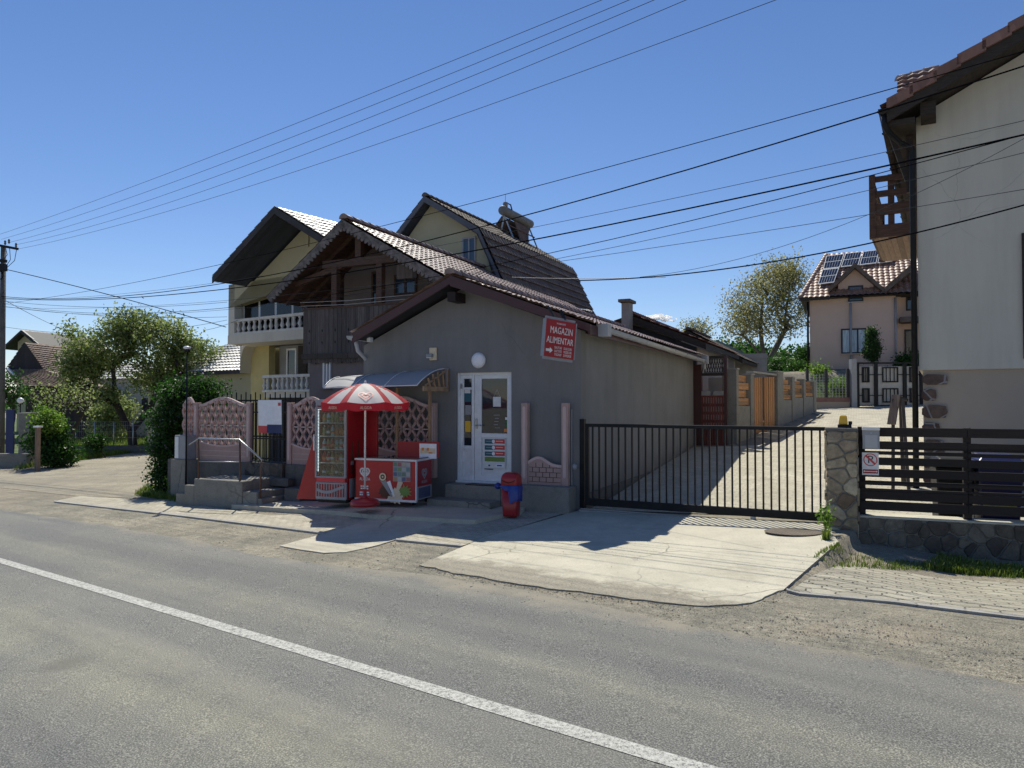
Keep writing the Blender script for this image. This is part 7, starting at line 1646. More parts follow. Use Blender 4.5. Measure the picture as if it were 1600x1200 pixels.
# prefab garage with diamond relief
q = pix(1163, 620, 38); GG = Fr(q.x, q.y, 12, 0); gg = thing('concrete_garage', 'grey precast concrete garage with zigzag relief behind the board fence', 'garage', GG, (0, 2, 1))
ga0 = GG.hit(1090, 560)[0]; ga1 = GG.hit(1198, 560)[0]; gzt_ = GG.hit(1198, 552)[1]; gd = 5.5
G2 = Fr(*GG.w((ga1, 0, 0))[:2], 12)
B('front_wall', GG, MT['grey_r'], gg, (ga0, ga1, 0, .2, .5, gzt_-.25)); B('side_wall', GG, MT['grey_r'], gg, (ga1-.2, ga1, .2, gd, .5, gzt_-.25), (ga0, ga0+.2, .2, gd, .5, gzt_-.25)); B('roof_slab', GG, MT['grey_r'], gg, (ga0-.04, ga1+.04, -.04, gd, gzt_-.25, gzt_))
reli = None; k = 0
for i in range(4):
    for j in range(3):
        mb = MB(GG); x = ga1-1.0-i*1.0; z = gzt_-.75-j*.62
        mb.prism([(x-.4, z), (x, z+.22), (x+.4, z), (x, z-.06)], -.05, -.001); mb.prism([(x, z+.221), (x+.4, z+.001), (x+.4, z-.2), (x+.25, z-.08)], -.09, -.051); mb.build('relief_block', MT['grey_r'], gg)
for i in range(6): B('side_rib', GG, MT['oldconc'], gg, (ga1+.001, ga1+.04, .6+i*.75, .95+i*.75, 1.2, gzt_-.6))
# far iron gate and mesh fence in front of the pink house
q = pix(1380, 640, 35.6); IG = Fr(q.x, q.y, 4, 0); z0i = IG.hit(1380, 641)[1]; z1i = IG.hit(1380, 566)[1]
gi = thing('ornamental_iron_gate', 'black iron gate of nested rectangles in front of the pink house', 'gate', IG, (0, 0, z0i))
xp = [IG.hit(p, 600)[0] for p in (1337, 1366, 1411, 1437, 1480)]
B('sheet_backing', IG, MT['sheet_grey'], gi, (xp[0]+.1, xp[4], .05, .07, z0i+.2, z1i-.2))
B('sill', IG, MT['black'], gi, (xp[0], xp[4], -.05, .04, z0i-.05, z0i+.14))
for a_, b_ in zip(xp, xp[1:]):
    mb = MB(IG); mb.box(a_, a_+.16, -.05, .04, z0i+.141, z1i); mb.box(a_+.16, b_, -.03, .03, z1i-.08, z1i); mb.box(a_+.16, b_, -.03, .03, z0i+.2, z0i+.26); fo = mb.build('gate_frame', MT['black'], gi)
    Hh = z1i-z0i
    for f0, f1 in ((.16, .46), (.58, .90)):
        xa, xb = a_+.38 if b_-a_ > 1 else a_+.3, b_-.22; za, zb_ = z0i+Hh*f0, z0i+Hh*f1
        mb = MB(IG); mb.box(xa, xb, -.03, .02, zb_-.06, zb_); mb.box(xa, xb, -.03, .02, za, za+.06); mb.box(xa, xa+.05, -.03, .02, za+.06, zb_-.06); mb.box(xb-.05, xb, -.03, .02, za+.06, zb_-.06)
        for j in (1, 2, 3): xx = xa+(xb-xa)*j/4; mb.box(xx-.015, xx+.015, -.02, .01, za+.06, zb_-.06)
        mb.box(a_+.16, xa, -.02, .01, (za+zb_)/2-.02, (za+zb_)/2+.02); mb.box(xb, b_, -.02, .01, (za+zb_)/2-.02, (za+zb_)/2+.02); mb.build('inner_rectangle', MT['black'], fo)
B_ = B('gate_column', IG, MT['greyp'], None, (IG.hit(1328.5, 600)[0], IG.hit(1336.5, 600)[0], -.2, .15, z0i-.1, z1i+.15)); tag(B_, 'plain grey metal gate column left of the ornamental gate', 'pillar')
mf = thing('mesh_fence', 'thin wire mesh fence on a low reddish wall below the pink house', 'fence', IG, (IG.hit(1300, 640)[0], 0, z0i))
xa, xb = IG.hit(1262, 620)[0], IG.hit(1328, 620)[0]; B('low_wall', IG, MT['beige_r'], mf, (xa, xb-.001, .0, .25, z0i-.6, IG.hit(1300, 628)[1])); B('red_coping', IG, M('red_coping', (.24, .13, .11), .9, .2), mf, (xa, xb-.001, -.03, .28, IG.hit(1300, 628)[1], IG.hit(1300, 621)[1]))
mb = MB(IG); zt_ = IG.hit(1300, 584)[1]; zb_ = IG.hit(1300, 621)[1]
for i in range(14): x = xa+(xb-xa)*i/13; mb.box(x-.008, x+.008, .1, .116, zb_, zt_)
for i in range(9): z = zb_+(zt_-zb_)*(i+.5)/9; mb.box(xa, xb, .1, .11, z-.007, z+.007)
mb.build('wire_mesh', MT['gutter'], mf)
for px in (1292, 1262.5, 1326): x = IG.hit(px, 600)[0]; mb = MB(IG); mb.box(x-.06, x+.06, .05, .17, zb_-.1, IG.hit(px, 576)[1]); mb.build('mesh_post', MT['darkwall'], mf)
# wooden trestle board leaning behind the timber fence
q = pix(1402, 668, 14.5); TR = Fr(q.x, q.y, 20, g(q.x, q.y)); tr_ = thing('wooden_trestle', 'weathered wooden trestle with a pale sloping board behind the timber fence', 'trestle', TR)
zt_ = TR.hit(1403, 617)[1]; tx0, tzm = TR.hit(1394, 655); tx1, _ = TR.hit(1420, 625)
for x, y in ((tx0, 0), (tx0+.28, .5), (tx1-.05, .5), (tx1-.02, 0)): mb = MB(TR); mb.beam((x, y, 0), (x*.6+.0, .25 if y else .1, zt_-.08), .06, .05); mb.build('leg', MT['wood_old'], tr_)
mb = MB(TR); mb.beam((tx0-.02, -.05, tzm-.1), ((tx0+tx1)/2-.06, .1, zt_), .16, .035); mb.build('sloping_board', MT['wood_lining'], tr_); mb = MB(TR); mb.beam(((tx0+tx1)/2-.06, .1, zt_-.03), (tx1, .3, zt_-.1), .08, .05); mb.build('top_rail', MT['wood_old'], tr_); mb = MB(TR); mb.beam((tx0+.1, .3, .9), (tx1-.05, .3, .9), .08, .03); mb.build('cross_rail', MT['wood_old'], tr_)
# terrace lawn under the pink house
drape('terrace_lawn', [(13.5, 37.2), (30, 36.9), (34, 60), (14, 60)], .02, MT['lawn'], 1.5)
# ================================================================ TREES AND PLANTS
def leaves(name, pts, size, mat, parent, seed=1, F=WF, aspect=.55, droop=0):
    """pts: list of (Vector, n, spread); real leaf-sized bent quads"""
    r = np.random.default_rng(seed); P = []; S = []
    for c, n, sp_ in pts:
        q = r.normal(0, 1, (n, 3))*sp_*.55; P.append(np.array(c[:])[None]+q); S.append(r.uniform(.6, 1.25, n)*size)
    P = np.concatenate(P); S = np.concatenate(S); n = len(P)
    a = r.normal(0, 1, (n, 3)); a[:, 2] -= droop; a /= np.linalg.norm(a, axis=1)[:, None]
    b = r.normal(0, 1, (n, 3)); b -= a*(a*b).sum(1)[:, None]; b /= np.linalg.norm(b, axis=1)[:, None]; c = np.cross(a, b)
    a *= S[:, None]; b *= (S*aspect)[:, None]; c *= (S*.18)[:, None]
    V = np.stack([P-a, P-b*.9+c-a*.1, P+a, P+b*.9+c-a*.1], 1).reshape(-1, 3)
    root = parent
    while root is not None and root.parent: root = root.parent
    pf = FR[root.name]; PU = np.array([pf.u[:], pf.v[:], (0, 0, 1)]); V = (V-np.array(pf.o[:]))@PU.T
    me = bpy.data.meshes.new(name); me.vertices.add(4*n); me.vertices.foreach_set('co', V.ravel()); me.loops.add(4*n); me.loops.foreach_set('vertex_index', np.arange(4*n)); me.polygons.add(n); me.polygons.foreach_set('loop_start', np.arange(0, 4*n, 4)); me.polygons.foreach_set('loop_total', np.full(n, 4))
    me.update(calc_edges=True); me.validate(); me.materials.append(mat); o = bpy.data.objects.new(name, me); C.objects.link(o); o.parent = parent; return o
def grow(trunk, lobes, nt, seed, step=.35, jit=.10, rtip=.007, up=.15, r0=None):
    """branches grown from trunk polyline(s) to targets spread in ellipsoid lobes; returns nodes, parents, radii, tips"""
    r = random.Random(seed); nodes = []; par = []
    for tr in trunk:
        st = len(nodes); p0 = tr[0]; base = -1
        if nodes: base = min(range(len(nodes)), key=lambda i: (nodes[i]-p0).length)
        prev = base
        for p, q in zip(tr, tr[1:]):
            n = max(1, int((q-p).length/step))
            for i in range(n):
                if prev == -1 or i > 0 or p != tr[0] or True: nodes.append(p.lerp(q, i/n)+Vector((r.uniform(-jit, jit), r.uniform(-jit, jit), 0))*.3*(prev != -1)); par.append(prev); prev = len(nodes)-1
        nodes.append(tr[-1]); par.append(prev)
    tg = []
    tot = sum(l[2] if len(l) > 2 else 1 for l in lobes)
    for l in lobes:
        c, e = l[0], l[1]; n = int(nt*(l[2] if len(l) > 2 else 1)/tot)
        for _ in range(n):
            while True:
                v = Vector((r.uniform(-1, 1), r.uniform(-1, 1), r.uniform(-1, 1)))
                if .15 < v.length < 1: break
            v *= (.6+.4*r.random())/max(v.length, .3)*v.length**.5 if v.length > 0 else 1
            tg.append(Vector((c[0]+v.x*e[0], c[1]+v.y*e[1], c[2]+v.z*e[2])))
    b0 = nodes[0]; tg.sort(key=lambda t: (t-b0).length)
    tips = []
    for t in tg:
        best = min(range(len(nodes)), key=lambda i: (nodes[i]-t).length+(3 if nodes[i].z > t.z+.2 else 0)+(4 if par[i] == -1 else 0)+(nodes[i].z-b0.z < 1.0)*1.5)
        p = nodes[best]; L = (t-p).length; n = max(2, int(L/step)); prev = best
        mid = p.lerp(t, .5)+Vector((0, 0, L*up))+Vector((r.uniform(-1, 1), r.uniform(-1, 1), r.uniform(-1, 1)))*jit*L*.6
        for i in range(1, n+1):
            f = i/n; q = p.lerp(mid, f).lerp(mid.lerp(t, f), f); nodes.append(q+Vector((r.uniform(-1, 1), r.uniform(-1, 1), r.uniform(-1, 1)))*jit*.25); par.append(prev); prev = len(nodes)-1
        tips.append(prev)
    k = [0]*len(nodes); rad_ = [0.0]*len(nodes)
    for i in reversed(range(len(nodes))):
        if rad_[i] == 0: rad_[i] = rtip**2.2
        if par[i] >= 0: rad_[par[i]] += rad_[i]
    R_ = [x**(1/2.2) for x in rad_]
    if r0: f = r0/R_[0]; R_ = [max(rtip*.8, x*(1+(f-1)*min(1, x/R_[0]*2.0))) for x in R_]
    return nodes, par, R_, tips
def tree(name, label, cat, trunk, lobes, nt, nleaf, lsize, lmat, seed=1, bark='bark', spread=.3, group=None, extra=None, r0=None, up=.15, jit=.12, step=.35, rtip=.007, aspect=.55, droop=0, minr=0):
    b = trunk[0][0]; t = thing(name, label, cat, WF, tuple(b), group)
    nodes, par, R_, tips = grow(trunk, lobes, nt, seed, step, jit, rtip, up, r0)
    mb = MB()
    for i, p in enumerate(par):
        if p < 0: continue
        if R_[i] < minr: continue
        seg = 8 if R_[i] > .05 else (5 if R_[i] > .015 else 3); mb.tube([nodes[p], nodes[i]], [min(R_[p], R_[i]*1.25), R_[i]], seg, cap=False)
    mb.build('trunk', MT[bark], t)
    pts = []; r = random.Random(seed+5)
    for k in tips:
        pts.append((nodes[k], max(1, int(nleaf*r.uniform(.4, 1.6))), spread)); j = par[k]
        for _ in range(2):
            if j > 0 and R_[j] < .05: pts.append((nodes[j], int(nleaf*.4*r.random()), spread*.8)); j = par[j]
    pts = [p for p in pts if p[1] > 0]
    leaves('crown', pts, lsize, lmat, t, seed, aspect=aspect, droop=droop)
    if extra: leaves('blossom', [(p[0], max(1, int(p[1]*extra[0])), p[2]*.8) for p in pts[::2]], extra[1], extra[2], t, seed+9)
    return t
def PX_(px, py, Y): return pix(px, py, Y)
def lobe(px, py, Y, rx, rz, ry=None, w=1): # pixel centre and radii in px
    p = pix(px, py, Y); k = Y/FPX; return ((p.x, p.y, p.z), (rx*k, (ry or (rx*k)), rz*k), w)
# forked apple tree on the lawn at the left
Y = 30
base = G(208, 702); Y = base.y
tr1 = [base, PX_(206, 672, Y), PX_(196, 658, Y), PX_(184, 632, Y-.3), PX_(177, 605, Y-.4), PX_(176, 575, Y-.5)]
tr2 = [PX_(207, 672, Y), PX_(222, 652, Y+.2), PX_(238, 630, Y+.4), PX_(250, 600, Y+.5)]
tree('apple_tree', 'forked apple tree with sparse spreading crown on the lawn at the left', 'tree', [tr1, tr2],
     [lobe(165, 545, Y, 58, 42, 2.0, 3), lobe(245, 535, Y+.5, 66, 42, 2.2, 3.4), lobe(128, 580, Y-.4, 28, 42, 1.6, 2), lobe(205, 505, Y, 52, 18, 1.5, 1.4), lobe(300, 560, Y+1, 42, 40, 1.5, 2.2), lobe(165, 612, Y-1, 20, 16, .6, .5), lobe(235, 590, Y+.6, 40, 26, 1.4, 1.4), lobe(115, 530, Y, 14, 30, .6, .4)],
     330, 50, .10, MT['leaf'], 3, 'bark_d', .55, r0=.24, step=.5, jit=.2, rtip=.0045)
# lilac with the dark trimmed column below
b = G(262, 768); Y = 19.2
b = PX_(262, 772, Y); b.z = g(b.x, b.y)
tree('lilac_bush', 'tall lilac bush with pale flowers hanging over the left fence end', 'bush', [[b, PX_(260, 720, Y), PX_(262, 660, Y), PX_(268, 610, Y)]],
     [lobe(288, 614, Y+.4, 46, 18, .9, 2.4), lobe(262, 655, Y, 24, 26, .8, 2), lobe(260, 700, Y, 20, 26, .6, 2), lobe(262, 745, Y, 20, 26, .5, 2), lobe(315, 608, Y+.6, 30, 20, .8, 1.4)],
     230, 46, .048, MT['leaf_d'], 8, 'bark_d', .26, extra=(.14, .03, MT['lilac']), r0=.1)
# cut-back bushes at the far left
b = PX_(88, 718, 29); b.z = g(b.x, b.y)
tree('garden_bush', 'dense bright green topped bush behind the wooden post at the left', 'bush', [[b, PX_(85, 690, 29)]], [lobe(92, 706, 29, 25, 19, 1.0, 3), lobe(76, 676, 29, 20, 20, .8, 2), lobe(60, 692, 29, 12, 20, .6, 1)], 100, 60, .07, MT['leaf_d'], 12, 'bark_d', .35, r0=.08)
b2 = PX_(72, 690, 28.5); tree('garden_bush', 'small light green bush crown just above the dark bush', 'bush', [[PX_(72, 700, 28.6), PX_(72, 680, 28.6)]], [lobe(74, 658, 28.6, 20, 20, .7)], 45, 50, .06, MT['leaf_b'], 14, 'bark_d', .3, r0=.05)
b = PX_(170, 690, 47); b.z = g(b.x, b.y)
tree('pale_shrub', 'pale yellow green shrub beside the apple tree trunk', 'bush', [[b, PX_(172, 672, 47)]], [lobe(168, 648, 47, 26, 22, 1.2, 2), lobe(190, 640, 47, 24, 20, 1.2, 1.5), lobe(176, 668, 47, 30, 14, 1.2, 1)], 110, 40, .11, MT['leaf_p'], 15, 'bark', .4, r0=.07)
b = PX_(100, 715, 31); b.z = g(b.x, b.y)
tree('pruned_fruit_tree', 'bare pruned fruit tree with a few leaves left of the pale shrub', 'tree', [[b, PX_(106, 690, 31), PX_(122, 662, 31), PX_(138, 630, 31)], [PX_(106, 690, 31), PX_(90, 650, 31), PX_(70, 630, 31)]], [lobe(105, 620, 31, 62, 22, 1.5)], 60, 9, .07, MT['leaf'], 16, 'bark_d', .4, r0=.09, rtip=.012)
b = PX_(18, 700, 33); b.z = g(b.x, b.y)
tree('dark_shrub', 'dark twiggy shrub behind the electricity pole at the far left', 'bush', [[b, PX_(22, 650, 33)]], [lobe(22, 610, 33, 28, 30, 1.2)], 60, 16, .07, MT['leaf_d'], 17, 'bark_d', .35, r0=.07, rtip=.012)
b = PX_(165, 700, 34); b.z = g(b.x, b.y); tree('round_dark_shrub', 'low dark shrub on the verge between the bushes and the apple tree', 'bush', [[b, PX_(150, 690, 34)]], [lobe(148, 690, 34, 12, 10, .6)], 30, 50, .06, MT['leaf_d'], 18, 'bark_d', .25)
# trees on the right, beyond the roofs
Y = 62; b = pix(1198, 600, Y)
k = Y/FPX
tree('walnut_tree', 'big thinly leafed tree with many bare limbs left of the pink house', 'tree', [[Vector((b.x, b.y, -.5)), PX_(1196, 570, Y), PX_(1190, 540, Y), PX_(1188, 500, Y), PX_(1192, 460, Y)], [PX_(1196, 572, Y), PX_(1212, 545, Y), PX_(1225, 515, Y), PX_(1232, 470, Y), PX_(1240, 430, Y)], [PX_(1194, 560, Y), PX_(1172, 535, Y), PX_(1158, 510, Y)], [PX_(1196, 565, Y+1), PX_(1215, 530, Y+1), PX_(1255, 520, Y+1)]],
     [lobe(1212, 440, Y, 46, 32, 3, 3), lobe(1185, 470, Y, 52, 34, 3, 3), lobe(1158, 505, Y, 42, 24, 3, 2.2), lobe(1240, 480, Y, 34, 45, 3, 2), lobe(1235, 425, Y, 30, 18, 2, 1.4), lobe(1215, 510, Y, 40, 18, 2, 1)],
     520, 19, .12, MT['leaf_o'], 21, 'bark', .95, r0=.30, step=.9, jit=.22, rtip=.0085, up=.12)
Y = 70; b = pix(1085, 580, Y); tree('distant_tree', 'small thin distant tree above the annex roof', 'tree', [[Vector((b.x, b.y, -.5)), PX_(1085, 530, Y)]], [lobe(1085, 518, Y, 26, 20, 2)], 90, 14, .12, MT['leaf_o'], 22, 'bark', .7, r0=.2, step=.7, rtip=.02)
Y = 38.4; b = pix(1362, 567, Y); tree('thuja', 'slim green thuja column in front of the pink house window', 'tree', [[b, PX_(1362, 520, Y)]], [(tuple(pix(1362, 545, Y)), (.36, .36, .75), 3), (tuple(pix(1362, 526, Y)), (.22, .22, .5), 1)], 80, 70, .05, MT['thuja'], 23, 'bark_d', .22, r0=.06, up=.4)
Y = 37.6; b = pix(1316, 612, Y); tree('round_hedge_bush', 'rounded light green bush behind the wire mesh fence', 'bush', [[b, PX_(1316, 600, Y)]], [lobe(1316, 604, Y, 22, 13, .6)], 60, 60, .05, MT['leaf_b'], 24, 'bark', .22)
for k_, (px, py, rx_, rz_, Yb, lb, lm_) in enumerate(((1245, 580, 22, 18, 48, 'dark green bush behind the far end of the board fence', 'leaf_d'), (1275, 590, 16, 12, 40, 'low yellow green hedge at the pink house corner', 'leaf_b'), (1222, 572, 22, 14, 55, 'dark shrub below the walnut tree', 'leaf_d'), (1258, 560, 14, 20, 50, 'upright bush against the left corner of the pink house', 'leaf_d'), (1425, 566, 18, 7, 38.5, 'low hedge on top of the wall behind the ornamental gate', 'leaf_d'))):
    b = pix(px, py+rz_, Yb); tree('bush', lb, 'bush', [[b, PX_(px, py+rz_*.5, Yb)]], [lobe(px, py, Yb, rx_, rz_, 1.0)], 60, 45, .08, MT[lm_], 30+k_, 'bark_d', .4, step=.5)
# distant tree line on the hill: one mass
r = random.Random(3); pts = []
for i in range(230):
    px = r.uniform(1040, 1500); Yd = r.uniform(215, 275); x = (px-800)/FPX*Yd; z = hz_(x, Yd); s = r.uniform(1.2, 2.8); pts.append((Vector((x, Yd, z+s*.7)), 60, s))
for i in range(260):
    px = r.uniform(1120, 1330); Yd = r.uniform(95, 150); x = (px-800)/FPX*Yd; z = hz_(x, Yd)
    if r.random() < .35: s = r.uniform(.7, 1.5); pts.append((Vector((x, Yd, z+s*.5)), 50, s))
for i in range(160):
    px = r.uniform(-80, 460); Yd = r.uniform(150, 230); x = (px-800)/FPX*Yd; z = hz_(x, Yd); s = r.uniform(1.5, 3.5); pts.append((Vector((x, Yd, z+s*.6)), 60, s))
wd = bpy.data.objects.new('woods', None); C.objects.link(wd); FR['woods'] = WF; wo = leaves('distant_woods', pts, .55, MT['leaf_d'], wd, 5, aspect=.8); wo.parent = None; bpy.data.objects.remove(wd); tag(wo, 'dark line of woods and bushes on the far hills', 'woods', kind='stuff')
# grass and weeds: nobody could count them
def grassy(name, label, areas, seed, h=(.04, .12), mat='grass'):
    r = random.Random(seed); mb = MB()
    for poly, n, hh in areas:
        c = [G(*p) for p in poly]
        for _ in range(n):
            a, b_ = r.random(), r.random(); k = r.randrange(len(c)-2); p = c[0].lerp(c[k+1], 1-a**.5*0+0) if False else c[0]*(1-a**.5)+c[k+1]*(a**.5*(1-b_))+c[k+2]*(a**.5*b_)
            z = g(p.x, p.y); L = r.uniform(.4, 1)*hh; an = r.uniform(0, 6.28); w = L*.05+.002; dx, dy = math.cos(an), math.sin(an); ln = r.uniform(.1, .7)*L
            b0 = len(mb.V); mb.V += [(p.x-dy*w, p.y+dx*w, z), (p.x+dy*w, p.y-dx*w, z), (p.x+dx*ln*.5+dy*w*.6, p.y+dy*ln*.5-dx*w*.6, z+L*.65), (p.x+dx*ln*.5-dy*w*.6, p.y+dy*ln*.5+dx*w*.6, z+L*.65), (p.x+dx*ln, p.y+dy*ln, z+L*.95)]
            mb.face((b0, b0+1, b0+2, b0+3)); mb.face((b0+3, b0+2, b0+4))
    o = mb.build(name, MT[mat]); tag(o, label, 'grass', kind='stuff'); return o
grassy('weeds', 'tufts of grass and weeds growing at the foot of the stone wall and bushes', [
    ([(1440, 888), (1470, 868), (1600, 888), (1600, 902), (1520, 893)], 2600, .11), ([(1268, 876), (1290, 858), (1330, 866), (1400, 880), (1400, 892)], 800, .07), ([(1380, 890), (1400, 876), (1470, 882), (1470, 892)], 700, .06), ([(1284, 845), (1293, 838), (1297, 846)], 120, .2),
    ([(210, 774), (232, 758), (275, 770), (278, 781), (240, 779)], 1500, .16), ([(262, 783), (270, 772), (286, 776), (286, 786)], 300, .12), ([(1600, 905), (1450, 890), (1700, 900), (1700, 925)], 800, .08)], 4)
grassy('long_grass', 'rough grass of the garden strip under the apple tree', [([(20, 735), (60, 712), (240, 695), (262, 700), (150, 712)], 9000, .25), ([(100, 715), (260, 700), (262, 672), (100, 690)], 7000, .35)], 6)
# two yellowish weeds
for px, py, Yv, lb in ((268, 776, 0, 'light green weed clump at the foot of the platform'), (1290, 835, 0, 'leafy weed climbing the foot of the stone pillar')):
    p = G(px, py); t = thing('weed', lb, 'plant', WF, tuple(p)); r = random.Random(px); mb = MB()
    tips_ = []
    for i in range(7): q = p+Vector((r.uniform(-.15, .15), r.uniform(-.1, .1), r.uniform(.15, .4))); mb.tube([p, p.lerp(q, .5)+Vector((0, 0, .04)), q], .004, 4); tips_.append((q, 12, .09)); tips_.append((p.lerp(q, .6), 8, .07))
    mb.build('stems', MT['leaf_b'], t); leaves('foliage', tips_, .035, MT['leaf_b'], t, px)

# ================================================================ LEFT STREET FURNITURE, POLE, CABLES
PY = 32.0; pb = pix(0, 730, PY); ptx = pb.x; pole = thing('electricity_pole', 'concrete electricity pole with two crossarms at the left edge', 'pole', WF, (ptx, PY, g(ptx, PY)))
ztop = pix(2, 385, PY).z
mb = MB(); mb.tube([(ptx, PY, g(ptx, PY)-.3), (ptx, PY, ztop)], [.17, .10], 8); mb.build('shaft', MT['dconc'], pole)
def arm(p0, p1, py0, py1, w=.1):
    a, b = pix(p0, py0, PY-.1), pix(p1, py1, PY-.1); mb = MB(); mb.beam(a, b, w, w); return mb.build('crossarm', MT['black'], pole), a, b
ca, a, b = arm(-30, 28, 378, 389)
for px, py in ((8, 382), (14, 380), (25, 386), (-12, 377), (-22, 375)):
    q = pix(px, py, PY-.1); mb = MB(); mb.lathe((q.x, q.y, q.z-.02), [(.02, 0), (.05, .06), (.03, .1), (.05, .14), (.02, .2)], 8); mb.build('insulator', MT['dconc'], ca)
ca2, a, b = arm(-12, 10, 406, 408, .12)
mb = MB(); q = pix(4, 418, PY-.2); mb.box(q.x-.2, q.x+.15, q.y-.1, q.y+.1, q.z-.15, q.z+.15); mb.build('clamp_box', MT['black'], pole)
mb = MB(); q = pix(1, 430, PY-.2); mb.tube([q+Vector((.1*math.cos(t)+0, 0, .18*math.sin(t))) for t in [i*.63 for i in range(11)]], .02, 5); mb.build('cable_loop', MT['wire'], pole)
for (x0_, y0_, x1_, y1_) in ((8, 384, 6, 405), (15, 387, 9, 417), (26, 389, 11, 418)):
    mb = MB(); p, q = pix(x0_, y0_, PY-.1), pix(x1_, y1_, PY-.15); mb.tube([p, p.lerp(q, .5)+Vector((.12, 0, -.1)), q], .012, 4); mb.build('jumper_wire', MT['wire'], pole)
# garden wall pieces, lamps and posts at the far left
def gpost(px0, px1, py0, py1, Y, name, label, cat, mat, d=None, cap=None):
    a, b = pix(px0, py1, Y), pix(px1, py0, Y); F_ = Fr(0, 0, 0); mb = MB(); d = d or (b.x-a.x); mb.box(a.x, b.x, Y, Y+d, min(a.z, g(a.x, Y))-.1, b.z); o = mb.build(name, mat, None, bevel=.015); tag(o, label, cat)
    if cap: B('cap', WF, cap, o, (a.x-.04, b.x+.04, Y-.04, Y+d+.04, b.z, b.z+.06))
    return o
gpost(28, 47, 647, 715, 30.5, 'garden_gate_pillar', 'stained grey concrete gate pillar at the far left', 'pillar', MT['oldconc'], cap=MT['kerb'])
gpost(-10, 42, 709, 728, 29.5, 'garden_wall', 'low stained garden wall at the foot of the pole', 'wall', MT['oldconc'], .3)
gpost(8, 22, 640, 700, 31.5, 'metal_garden_gate', 'dark blue metal garden gate beside the grey pillar', 'gate', MT['navy'], .06)
gpost(53.5, 60, 668, 729, 27.4, 'wooden_post', 'short pale wooden post in front of the dark bush', 'post', MT['wood_lining'], .16, cap=MT['lampw'])
for px, py, Yl, lb in ((32, 626, 32, 'white globe garden lamp above the grey gate pillar'), (7, 626, 32.5, 'white globe garden lamp beside the electricity pole')):
    q = pix(px, py, Yl); t = thing('garden_lamp', lb, 'lamp', WF, (q.x, q.y, g(q.x, q.y)), 'white globe garden lamps'); mb = MB(); mb.lathe(tuple(q-Vector((0, 0, .12))), [(.03, 0), (.11, .05), (.14, .12), (.11, .2), (.02, .25)], 12); mb.build('globe', MT['lampw'], t); mb = MB(); mb.tube([(q.x, q.y, g(q.x, q.y)), (q.x, q.y, q.z-.1)], .025, 6); mb.build('stem', MT['black'], t)
# thin street lamp by the fence end
q = pix(292.5, 546, 17.4); gz0 = pix(292.5, 778, 17.4).z; gl_ = thing('lamp_post', 'thin black lamp post with a small white head at the left fence end', 'lamp post', WF, (q.x, q.y, gz0))
mb = MB(); mb.tube([(q.x, q.y, gz0-.1), (q.x, q.y, q.z)], [.024, .018], 8); mb.build('shaft', MT['black'], gl_); mb = MB(); mb.lathe((q.x, q.y, q.z), [(.03, 0), (.09, .03), (.08, .06), (.02, .08)], 10); mb.build('lamp_head', MT['lampw'], gl_); mb = MB(); mb.box(q.x-.05, q.x+.05, q.y-.05, q.y+.05, q.z-.06, q.z-.001); mb.build('collar', MT['black'], gl_)
# wire fence of the garden strip
wf = thing('wire_garden_fence', 'low wire fence with thin posts on a kerb wall along the garden path', 'fence', WF, (pix(170, 700, 36).x, 36, -.8))
mb = MB(); a, b = pix(60, 690, 38), pix(300, 690, 36.5)
for i in range(9):
    p = a.lerp(b, i/8); mb = MB(); mb.tube([(p.x, p.y, g(p.x, p.y)), (p.x, p.y, p.z+1.0)], .03, 5); mb.build('fence_stake', MT['steel'], wf)
mb = MB()
for h in (.2, .5, .8, 1.0): mb.tube([a+Vector((0, 0, h-.0)), b+Vector((0, 0, h))], .008, 3)
for i in range(80): p = a.lerp(b, i/80); mb.tube([p+Vector((0, 0, -.1)), p+Vector((0, 0, 1.0))], .005, 3)
mb.build('wire_mesh', MT['greyp'], wf); mb = MB(); mb.beam(a+Vector((0, -.2, -.35)), b+Vector((0, -.2, -.35)), .2, .35); mb.build('kerb_wall', MT['dconc'], wf)

# overhead cables: each in its own vertical plane, fitted by a parabola through its seen points
def cable(label, pts, YA, YB, r, mat='wire', xa=None, xb=None, sag=True, grp='overhead cables across the street'):
    A = pix(*pts[0], YA); B2 = pix(*pts[-1], YB); ang_ = math.degrees(math.atan2(-(B2.y-A.y), B2.x-A.x)); F_ = Fr(A.x, A.y, ang_)
    P = [F_.hit(px, py, 0) for px, py in pts]; xs_ = np.array([p[0] for p in P]); zs_ = np.array([p[1] for p in P]); dg = min(2, len(P)-1); co = np.polyfit(xs_, zs_, dg)
    x0_, x1_ = xs_.min() if xa is None else xa, xs_.max() if xb is None else xs_.max()+xb
    mb = MB(F_); n = 26; mb.tube([(x0_+(x1_-x0_)*i/n, 0, float(np.polyval(co, x0_+(x1_-x0_)*i/n))) for i in range(n+1)], r*.75, 5); o = mb.build('overhead_cable', MT[mat], None); tag(o, label, 'cable', grp); return o
AA = 32
top = [([(10, 381), (640, 180), (940, 0)], 'uppermost'), ([(15, 382), (640, 187), (985, 0)], 'second'), ([(22, 384), (640, 196), (1022, 0)], 'third'), ([(28, 388), (640, 209), (1072, 0)], 'fourth')]
tp = [([(0, 366), (480, 186), (940, 0)], 12.4), ([(2, 374), (480, 205), (983, 0)], 12.2), ([(14, 379), (480, 222), (1022, 0)], 12.0), ([(27, 382), (480, 240), (1072, 0)], 11.8), ([(29, 389), (480, 262), (1212, 0)], 11.2)]
for k_, (pts, YB) in enumerate(tp): cable('bare power line from pole crossarm to top edge, '+('uppermost', 'second down', 'third down', 'fourth down', 'lowest')[k_]+' of five', pts, AA, YB, .0075, 'wire_grey', xb=1.5, grp='bare power lines at the top left')
